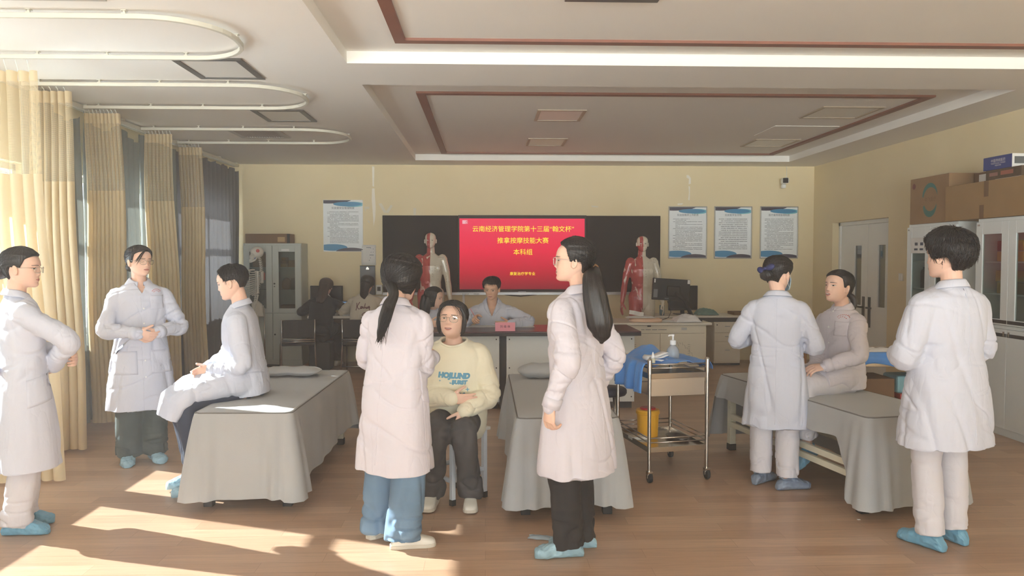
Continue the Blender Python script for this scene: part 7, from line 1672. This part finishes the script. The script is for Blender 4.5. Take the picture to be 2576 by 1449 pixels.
b = MB(); b.grid([[f.hp(x, .098 + .012 * math.exp(-(x / .03) ** 2) - 9.0 * x * x - (.012 if j == 4 else 0) - (.006 if j == 0 else 0), -.105 + .088 * j / 4) for x in np.linspace(-.066, .066, 13)] for j in range(5)]); b.build('face_mask', M_MASK, f.root, smooth=True, thick=.003)
for sx in (-1, 1): MB().tube([f.hp(sx * .064, .064, -.03), f.hp(sx * .078, .02, .0), f.hp(sx * .082, -.008, .012), f.hp(sx * .080, -.016, -.01), f.hp(sx * .07, .03, -.075), f.hp(sx * .063, .062, -.09)], .0016, 5).build('ear_loop', M_CAPW, f.root, smooth=True)
f.coat(.40, M_COAT, 11, flare=.75).collar(front=.55); f.cuffs(); f.seam([(.0, -.35, z) for z in np.linspace(1.26, .44, 30)], (0, 1, 0));
b = MB()
for x0, x1 in ((-.15, -.10), (.10, .15)): b.grid([f.on_coat([(x0 + (x1 - x0) * t, -.4, .93 + dz) for t in np.linspace(0, 1, 6)], (0, 1, 0), .004) for dz in (-.016, .016)])
b.build('half_belt', M_COAT, f.root, thick=.003)
f.trousers(M_WTROU, r=(.104, .094, .084, .080), seed=11, waist=False, start=0.560, hemz=.075, amp=.006).shoes(mat('maroon_shoe_cover', rgb(122, 136, 156), .3, bump=.3, bump_s=60, noise_s=14, noise_a=.35), 'cover')

# 12 seated woman in white on the right bed
f = Fig('woman in white coat and trousers sitting on right massage bed, looking up left', (2.51, 5.35), (-.95, -.31), 1.52, hip=(0, 0, .70), lean=.05)
f.leg(1, (.085, .40, .655), (.075, .34, .27), (0, .85, -.5)).leg(-1, (-.085, .40, .655), (-.085, .36, .235), (0, .85, -.5))
f.head(yaw=.06, pitch=.14, scale=1.04).arm(-1, f.L(*PY(2076, 922, 5.10)), (-1, -.6, -.5), hand_dir=(.30, .95, -.12), thumb=(.9, 0, .5), curl=.5, spread=.05).arm(1, f.L(*PY(2046, 944, 5.27)), (1, -.6, -.6), hand_dir=(-.6, .7, -.3), thumb=(-.2, .4, .9), curl=.6).body().face(open_mouth=.75, gaze=.3)
f.hair(thick=.015, front=.83, ear=.46, nape=.17, side_ang=66, seed=15, fringe=lambda a: -.03 * math.exp(-((a - .5) / .25) ** 2)); f.strands([([f.hp(0, -.105, -.04), f.hp(-.02, -.135, -.07), f.hp(-.025, -.14, -.12), f.hp(-.02, -.13, -.17)], [.022, .028, .026, .008])], seed=3); f.combed(260, (0, -.10, -.04), seed=8)
f.coat(None, M_COATP, 12, lap=[((0, -.05, .735), .165, .12), ((0, .08, .72), .195, .115), ((0, .20, .715), .19, .095), ((0, .27, .70), .182, .088)]).collar(front=.26, fall=.060, point=.035); f.cuffs()
f.pocket((-.10, .35, 1.045), .095, .10, (0, -1, 0)); emblem(f, (-.10, .35, 1.105), (0, -1, 0), (-1, 0, 0), .042); f.seam([(.012, .40, z) for z in np.linspace(1.22, .86, 20)], (0, -1, 0), name='placket_edge'); f.buttons([(-.005, .40, z) for z in (1.16, 1.05, .94)], (0, -1, 0))
f.trousers(M_WTROU, r=(.100, .098, .090, .078), seed=12, hemz=.30, amp=.009).shoes(M_COVER, 'cover')

# 13 man at right, back to the camera
f = Fig('man with tousled black hair in white coat at far right, back to us', (2.44, 4.00), (-.30, .954), 1.635, girth=1.16)
f.stand(dx=.098, toeL=.15, toeR=.0, offL=(-.005, .02), offR=(.0, .05)).head(yaw=.28, pitch=-.04, scale=1.04).arm(-1, (-.12, .22, 1.0), (-.75, -.7, -.5), hand_dir=(.9, .5, -.1), curl=.6).arm(1, (.15, .24, 1.02), (.7, -.8, -.4), hand_dir=(-.8, .6, -.1), curl=.6).body().face()
f.hair(thick=.040, front=.82, ear=.47, nape=.20, side_ang=62, spiky=.005, seed=16); f.locks(2600, .055, .05, seed=5, region=lambda q: q.z > -.02, swirl=.9, r=.0024, droop=.3); f.locks(160, .06, .25, seed=9, region=lambda q: q.z > 0, swirl=1.2, r=.0016, droop=.6)
f.coat(.545, M_COAT, 13, flare=.55, amp=.008, rsl=(.078, .074, .068, .060, .048)).collar(front=.6, fall=.056); f.cuffs(); f.seam([(0, -.4, z) for z in np.linspace(1.40, .58, 30)], (0, 1, 0));
f.trousers(M_WTROU, r=(.104, .090, .078, .074), seed=13, waist=False, start=0.705, hemz=.075, amp=.005).shoes(M_COVER, 'cover')
# ------------------------------------------------------------------ two anatomical mannequins (half muscle, half acupuncture) and a skeleton
def muscle_material():
    m = bpy.data.materials.new('muscle_half_paint'); m.use_nodes = True; N = m.node_tree.nodes; L = m.node_tree.links; p = N['Principled BSDF']
    tc = N.new('ShaderNodeTexCoord'); sp = N.new('ShaderNodeSeparateXYZ'); L.new(tc.outputs['Object'], sp.inputs[0])
    mp = N.new('ShaderNodeMapping'); mp.inputs['Scale'].default_value = (14, 6, 5); mp.inputs['Rotation'].default_value = (0, .5, 0); L.new(tc.outputs['Object'], mp.inputs[0])
    n = N.new('ShaderNodeTexNoise'); n.inputs['Scale'].default_value = 1.0; n.inputs['Distortion'].default_value = 1.2; L.new(mp.outputs[0], n.inputs[0])
    r = N.new('ShaderNodeValToRGB'); e = r.color_ramp.elements; e[0].position = .34; e[0].color = rgb(226, 206, 190); e[1].position = .39; e[1].color = rgb(176, 66, 66); k = e.new(.7); k.color = rgb(196, 84, 80); L.new(n.outputs['Fac'], r.inputs[0])
    # acupuncture half: dotted meridians
    d = N.new('ShaderNodeTexVoronoi'); d.inputs['Scale'].default_value = 26; d.inputs['Randomness'].default_value = .25; L.new(tc.outputs['Object'], d.inputs['Vector'])
    lt = N.new('ShaderNodeMath'); lt.operation = 'LESS_THAN'; lt.inputs[1].default_value = .13; L.new(d.outputs['Distance'], lt.inputs[0])
    mx = N.new('ShaderNodeMixRGB'); mx.inputs[1].default_value = rgb(216, 208, 190); mx.inputs[2].default_value = rgb(150, 142, 128); L.new(lt.outputs[0], mx.inputs[0])
    gt = N.new('ShaderNodeMath'); gt.operation = 'GREATER_THAN'; gt.inputs[1].default_value = 0.0; L.new(sp.outputs[0], gt.inputs[0])
    # head: only the face strip is red
    hz = N.new('ShaderNodeMath'); hz.operation = 'GREATER_THAN'; hz.inputs[1].default_value = 1.70; L.new(sp.outputs[2], hz.inputs[0])
    ax = N.new('ShaderNodeMath'); ax.operation = 'GREATER_THAN'; ax.inputs[1].default_value = .045; L.new(sp.outputs[0], ax.inputs[0])
    n1 = N.new('ShaderNodeMath'); n1.operation = 'MULTIPLY'; L.new(hz.outputs[0], n1.inputs[0]); L.new(ax.outputs[0], n1.inputs[1])
    sb = N.new('ShaderNodeMath'); sb.operation = 'SUBTRACT'; sb.use_clamp = True; L.new(gt.outputs[0], sb.inputs[0]); L.new(n1.outputs[0], sb.inputs[1])
    mm = N.new('ShaderNodeMixRGB'); L.new(sb.outputs[0], mm.inputs[0]); L.new(mx.outputs[0], mm.inputs[1]); L.new(r.outputs[0], mm.inputs[2]); L.new(mm.outputs[0], p.inputs['Base Color'])
    p.inputs['Roughness'].default_value = .22; p.inputs['Coat Weight'].default_value = .3
    return m
M_MUS = muscle_material()
def mannequin(loc, face, label, H=1.78):
    """stands facing the camera side; its right half shows muscle"""
    k = H / 1.65; f = Fig(label, loc, face, H, group='anatomical mannequins', hip=(0, 0, .545 * H), voxel=.006); r = f.root; r.name = 'anatomy_mannequin'; r['category'] = 'mannequin'
    f.k = k * .96; k = f.k
    f.sh = {sx: f.T(sx * .168, -.008, .445) for sx in (1, -1)}; f.neck = f.T(0, -.012, .535)
    for sx in (1, -1):
        f.arm(sx, (sx * .285, .05, .48 * H), (sx * .3, -1, 0), hand_dir=(sx * .12, .12, -1), thumb=(-.2 * sx, 1, .1), curl=.18, spread=.3); f.leg(sx, (sx * .095, .02, .303 * H), (sx * .10, -.01, .12), (sx * .25, 1, 0))
    f.head(scale=.98, up=.150); b = f.b; X, Y = V3(1, 0, 0), V3(0, 1, 0)
    prof = [(.52, .060, .054, -.016), (.50, .085, .062, -.012), (.475, .135, .074, -.008), (.44, .165, .088, -.002), (.36, .165, .110, .006), (.26, .152, .106, .006), (.15, .132, .092, .004), (.06, .138, .092, .002), (-.03, .158, .104, -.002), (-.09, .150, .100, 0), (-.15, .115, .08, 0), (-.19, .06, .05, 0)]
    b.loft([sring(f.T(0, y, z), X * a * k, Y * d * k, 30, .92) for z, a, d, y in prof])
    for sx in (1, -1):
        f._arm_skin(sx); S, E, W = f.arms[sx][:3]; limb(b, [S + V3(-.02 * sx, 0, .01), S.lerp(E, .45), E, E.lerp(W, .3), W], [.058 * k, .050 * k, .038 * k, .040 * k, .026 * k], 14)
        Hj, K, A, toe = f.legs[sx]; limb(b, [Hj + V3(0, 0, .02), Hj.lerp(K, .4), K, K.lerp(A, .3), A], [.092 * k, .083 * k, .056 * k, .058 * k, .036 * k], 16); limb(b, [A + V3(0, -.02, -.04), A + toe * .10 * k + V3(0, 0, -.06), A + toe * .16 * k + V3(0, 0, -.07)], [.038 * k, .034 * k, .024 * k], 12)
        for (x, z, rr) in ((.075, .33, .062), (.04, .14, .04), (.04, .22, .04)): b.ell((0, 0, 0), (1, 1, 1), 14, 8, M=Matrix.Translation(f.T(sx * x, .085 if z > .3 else .078, z)) @ Matrix.Diagonal((rr * k, (.017 if z > .3 else .024) * k, rr * .8 * k, 1)))
    b.tube([f.T(.16, .05, .455), f.T(.07, .06, .45), f.T(0, .055, .455), f.T(-.07, .06, .45), f.T(-.16, .05, .455)], .011 * k, 8)
    me = fused(b, .006, 3, .5); f.body_o = finish(me, 'figure', M_MUS, r); f.bvh = bvh_of(me)
    for sx in (1, -1): f.patch('painted_eye', lambda x: .006, lambda x: -.002, sx * .031 - .010, sx * .031 + .010, M_EYEW if sx > 0 else M_IRIS, off=.0015, rows=1)
    MB().box((-.24, -.20, 0), (.24, .22, .045)).build('base_plate', M_LABD, r, bevel=.006)
    b = MB(); b.tube([(0, -.16, .045), (0, -.16, .95), (0, -.08, 1.0)], .014, 10); b.build('support_rod', M_STEEL, r, smooth=True)
    return f
p0 = PY(1083, 640, 10.95); mannequin((p0.x + .0, 10.98, 0), (-.02, -1), 'half muscle anatomical mannequin left of the lit screen', 1.885)
p0 = PY(1612, 640, 10.75); mannequin((p0.x, 10.66, 0), (-.05, -1), 'half muscle anatomical mannequin standing right of the lit screen', 1.83)

M_BONE = mat('bone_white', rgb(216, 210, 196), .5, noise_s=20, noise_a=.06); M_REDP = mat('red_paint', rgb(190, 60, 56), .5); M_BLUEP = mat('blue_paint', rgb(70, 110, 170), .5)
def skeleton(loc, rz, label):
    """faces local +y"""
    o = thing('skeleton_model', label, 'skeleton', loc, rz)
    b = MB(); k = 1.0; zc = 1.60
    b.ell((0, -.015, zc + .01), (.068, .088, .082), 24, 16); b.ell((0, .05, zc - .055), (.045, .040, .045), 16, 10); b.ell((0, .058, zc - .085), (.032, .032, .022), 14, 8)
    sk = fused(b, .006, 3); 
    for v in sk.vertices:
        x, y, z = v.co
        for sx in (-1, 1):
            d = math.exp(-((x - sx * .03) / .017) ** 2 - ((z - (zc - .028)) / .016) ** 2) * (1 if y > .03 else 0); v.co.y -= .026 * d
        v.co.y -= .016 * math.exp(-(x / .010) ** 2 - ((z - (zc - .062)) / .014) ** 2) * (1 if y > .03 else 0)
    s_ = finish(sk, 'skull', M_BONE, o)
    b = MB(); b.tube([(-.05, -.012, zc - .06), (-.046, .02, zc - .098), (-.022, .070, zc - .120), (0, .080, zc - .120), (.022, .070, zc - .120), (.046, .02, zc - .098), (.05, -.012, zc - .06)], [.011, .013, .014, .014, .014, .013, .011], 10); b.build('jaw', M_BONE, o, smooth=True)
    b = MB()
    for j in range(2):
        for i in range(12): a = -1.1 + 2.2 * i / 11; b.cbox((.036 * math.sin(a), .045 + .040 * math.cos(a), zc - .092 - .013 * j), (.007, .006, .011))
    b.build('teeth', M_TEETH, s_)
    for sx in (-1, 1): MB().lathe([(.001, 0), (.024, 0), (.024, .003), (.001, .004)], n=18, M=Matrix.Translation((sx * .066, -.02, zc + .03)) @ Matrix.Rotation(sx * PI / 2, 4, 'Y')).build('muscle_mark', M_REDP, s_, smooth=False); MB().lathe([(.001, 0), (.012, 0), (.012, .003), (.001, .004)], n=14, M=Matrix.Translation((sx * .052, .012, zc - .075)) @ Matrix.Rotation(sx * PI / 2, 4, 'Y')).build('joint_mark', M_BLUEP, s_)
    # spine
    def spine(t): z = zc - .07 - t * .62; return V3(0, -.035 - .03 * math.sin(t * PI * 1.6 + .2) + .02 * t, z)
    b = MB()
    for i in range(24):
        t = i / 23; p = spine(t); w = .016 + .010 * t; b.ell(tuple(p), (w, w * .9, .0105), 10, 6); b.tube([p, p + V3(0, -.035, -.018)], [.006, .003], 6); b.tube([p + V3(-w - .014, -.012, 0), p + V3(w + .014, -.012, 0)], .0045, 6)
    b.build('spine', M_BONE, o, smooth=True)
    for i in range(12):
        t = .26 + i * .036; p = spine(t); wd = (.062 + .070 * math.sin(PI * (i + 1.2) / 13.5)) * .95; dp = (.10 + .055 * math.sin(PI * (i + 1) / 14)); dropz = .03 + .007 * i
        for sx in (-1, 1):
            n = 14; lim = 1.0 if i < 8 else .86 - .12 * (i - 8); pts = [(p.x + sx * wd * math.sin(PI * .97 * f * lim), p.y - .01 + dp * (1 - math.cos(PI * .97 * f * lim)) * .5 * 1.35, p.z - dropz * 1.3 * math.sin(PI / 2 * f * lim) ** .8 + (.02 * max(0, f - .75) * 4 if i < 8 else 0)) for f in [q / n for q in range(n + 1)]]
            MB().tube(pts, .0048, 6).build('rib', M_BONE, o, smooth=True)
    MB().loft([sring(V3(0, .118 + .02 * t, zc - .26 - .17 * t), V3(.014 - .007 * t * t, 0, 0), V3(0, .004, 0), 10, .8) for t in (0, .2, .5, .8, 1)]).build('breastbone', M_BONE, o, smooth=True)
    for sx in (-1, 1):
        MB().tube([(sx * .02, .112, zc - .255), (sx * .08, .10, zc - .235), (sx * .155, .03, zc - .225)], [.008, .006, .009], 8).build('collarbone', M_BONE, o, smooth=True)
        q = MB(); q.grid([[(sx * (.05 + .095 * u * (1 - v * .75)), -.085 - .018 * math.sin(u * PI) + .03 * u, zc - .245 - .16 * v - .01 * u) for u in np.linspace(0, 1, 7)] for v in np.linspace(0, 1, 7)]); q.build('shoulder_blade', M_BONE, o, smooth=True, thick=.006); q = MB(); q.grid([[(sx * (.055 + .03 * u), -.108, zc - .27 - .1 * v) for u in (0, .5, 1)] for v in (0, .5, 1)]); q.build('muscle_mark', M_REDP, o, thick=.004)
        S = V3(sx * .165, -.01, zc - .245); E = V3(sx * .20, -.01, zc - .545); Wp = V3(sx * .215, .04, zc - .79)
        MB().tube([S, S + V3(0, 0, -.03), S.lerp(E, .5), E + V3(0, 0, .03), E], [.022, .013, .010, .012, .020], 10).build('upper_arm_bone', M_BONE, o, smooth=True)
        for dx in (-.011, .011): MB().tube([E + V3(dx, 0, -.015), E.lerp(Wp, .5) + V3(dx * 1.5, 0, 0), Wp + V3(dx, 0, 0)], [.010, .006, .010], 8).build('forearm_bone', M_BONE, o, smooth=True)
        q = MB()
        for i in range(5): a = (i - 2) * .16; d = V3(math.sin(a) * .6, .15, -1).normalized(); P = Wp + V3((i - 2) * .009, 0, -.02); q.tube([P, P + d * .06, P + d * .062, P + d * (.10 if i else .08), P + d * (.102 if i else .082), P + d * (.15 if i else .11)], [.006, .0042, .006, .004, .005, .002], 6)
        q.build('hand_bones', M_BONE, o, smooth=True)
        # pelvis wing, leg
        q = MB(); q.grid([[(sx * (0.03 + .092 * math.sin(.2 + 1.35 * u) * (1 - .55 * v ** 1.4)), -.07 + .13 * u - .02 * v, zc - .70 - .17 * v + .045 * math.sin(PI * u) * (1 - v)) for u in np.linspace(0, 1, 10)] for v in np.linspace(0, 1, 9)]); q.tube([(sx * .07, .02, zc - .86), (sx * .055, .04, zc - .90), (sx * .01, .05, zc - .885)], [.022, .013, .011], 8); q.tube([(sx * .065, 0, zc - .87), (sx * .055, -.01, zc - .94), (sx * .02, .035, zc - .91)], [.018, .014, .008], 8); q.build('pelvis_bone', M_BONE, o, smooth=True, thick=.008)
        Hh = V3(sx * .085, .01, zc - .85); G = V3(sx * .135, .005, zc - .87); K = V3(sx * .085, .02, .47); A = V3(sx * .085, -.01, .10)
        q = MB(); q.ell(tuple(Hh), (.024, .024, .024), 12, 8); q.tube([Hh, G, G + V3(-.012 * sx, 0, -.05), G.lerp(K, .5) + V3(0, .015, 0), K + V3(0, 0, .05), K + V3(0, 0, .02)], [.016, .022, .017, .013, .018, .030], 10); q.build('thigh_bone', M_BONE, o, smooth=True)
        MB().tube([K + V3(0, 0, -.01), K + V3(0, .004, -.06), K.lerp(A, .6), A], [.028, .015, .011, .018], 10).build('shin_bone', M_BONE, o, smooth=True); MB().tube([K + V3(sx * .03, -.015, -.03), K.lerp(A, .5) + V3(sx * .026, -.012, 0), A + V3(sx * .022, -.005, -.005)], [.009, .005, .009], 8).build('calf_bone', M_BONE, o, smooth=True)
        q = MB(); q.ell((A.x, A.y - .03, .075), (.022, .03, .022), 10, 6); q.ell((A.x, A.y + .03, .085), (.026, .035, .02), 10, 6)
        for i in range(5): P = V3(A.x + (i - 2) * .012, A.y + .05, .08); q.tube([P, P + V3((i - 2) * .004, .07, -.025), P + V3((i - 2) * .005, .11, -.03)], [.008, .005, .004], 6)
        q.build('foot_bones', M_BONE, o, smooth=True)
        MB().tube([K + V3(sx * .02, .02, .25), K + V3(sx * .022, .03, .12)], .008, 6).build('muscle_mark', M_REDP, o, smooth=True)
    q = MB(); q.tube([(0, -.06, zc - .72), (0, -.06, zc - .80), (0, -.03, zc - .86)], [.035, .026, .008], 10); q.build('sacrum', M_BONE, o, smooth=True)
    MB().tube([(0, -.10, .035), (0, -.10, zc - .75)], .011, 10).build('support_rod', M_STEEL, o, smooth=True)
    q = MB()
    for i in range(5): a = 2 * PI * i / 5; q.tube([(0, -.10, .06), (.24 * math.cos(a), -.10 + .24 * math.sin(a), .03), (.25 * math.cos(a), -.10 + .25 * math.sin(a), .01)], .011, 8)
    q.build('star_base', M_DARK, o, smooth=True)
    return o
p0 = PY(640, 640, 10.72); skeleton((p0.x + .02, 10.72, 0), PI / 2 + .35, 'white teaching skeleton with red skull patch before the grey cabinet')
# ------------------------------------------------------------------ thin scatter volume added to imitate the lens veil from the windows
m = bpy.data.materials.new('lens_veil_haze'); m.use_nodes = True; N = m.node_tree.nodes; L = m.node_tree.links
for n in list(N): N.remove(n)
vo = N.new('ShaderNodeVolumeScatter'); vo.inputs['Density'].default_value = 0.0125; vo.inputs['Anisotropy'].default_value = 0.45; vo.inputs['Color'].default_value = (0.97, 0.97, 1.0, 1)
oo = N.new('ShaderNodeOutputMaterial'); L.new(vo.outputs[0], oo.inputs['Volume'])
hz = MB().box((WX - .6, RY - .6, -.4), (RX + .6, BY + .5, 3.7)).build('haze', m)
hz['kind'] = 'stuff'; hz['label'] = 'thin haze added in the room air to imitate lens glare'; hz['category'] = 'haze'
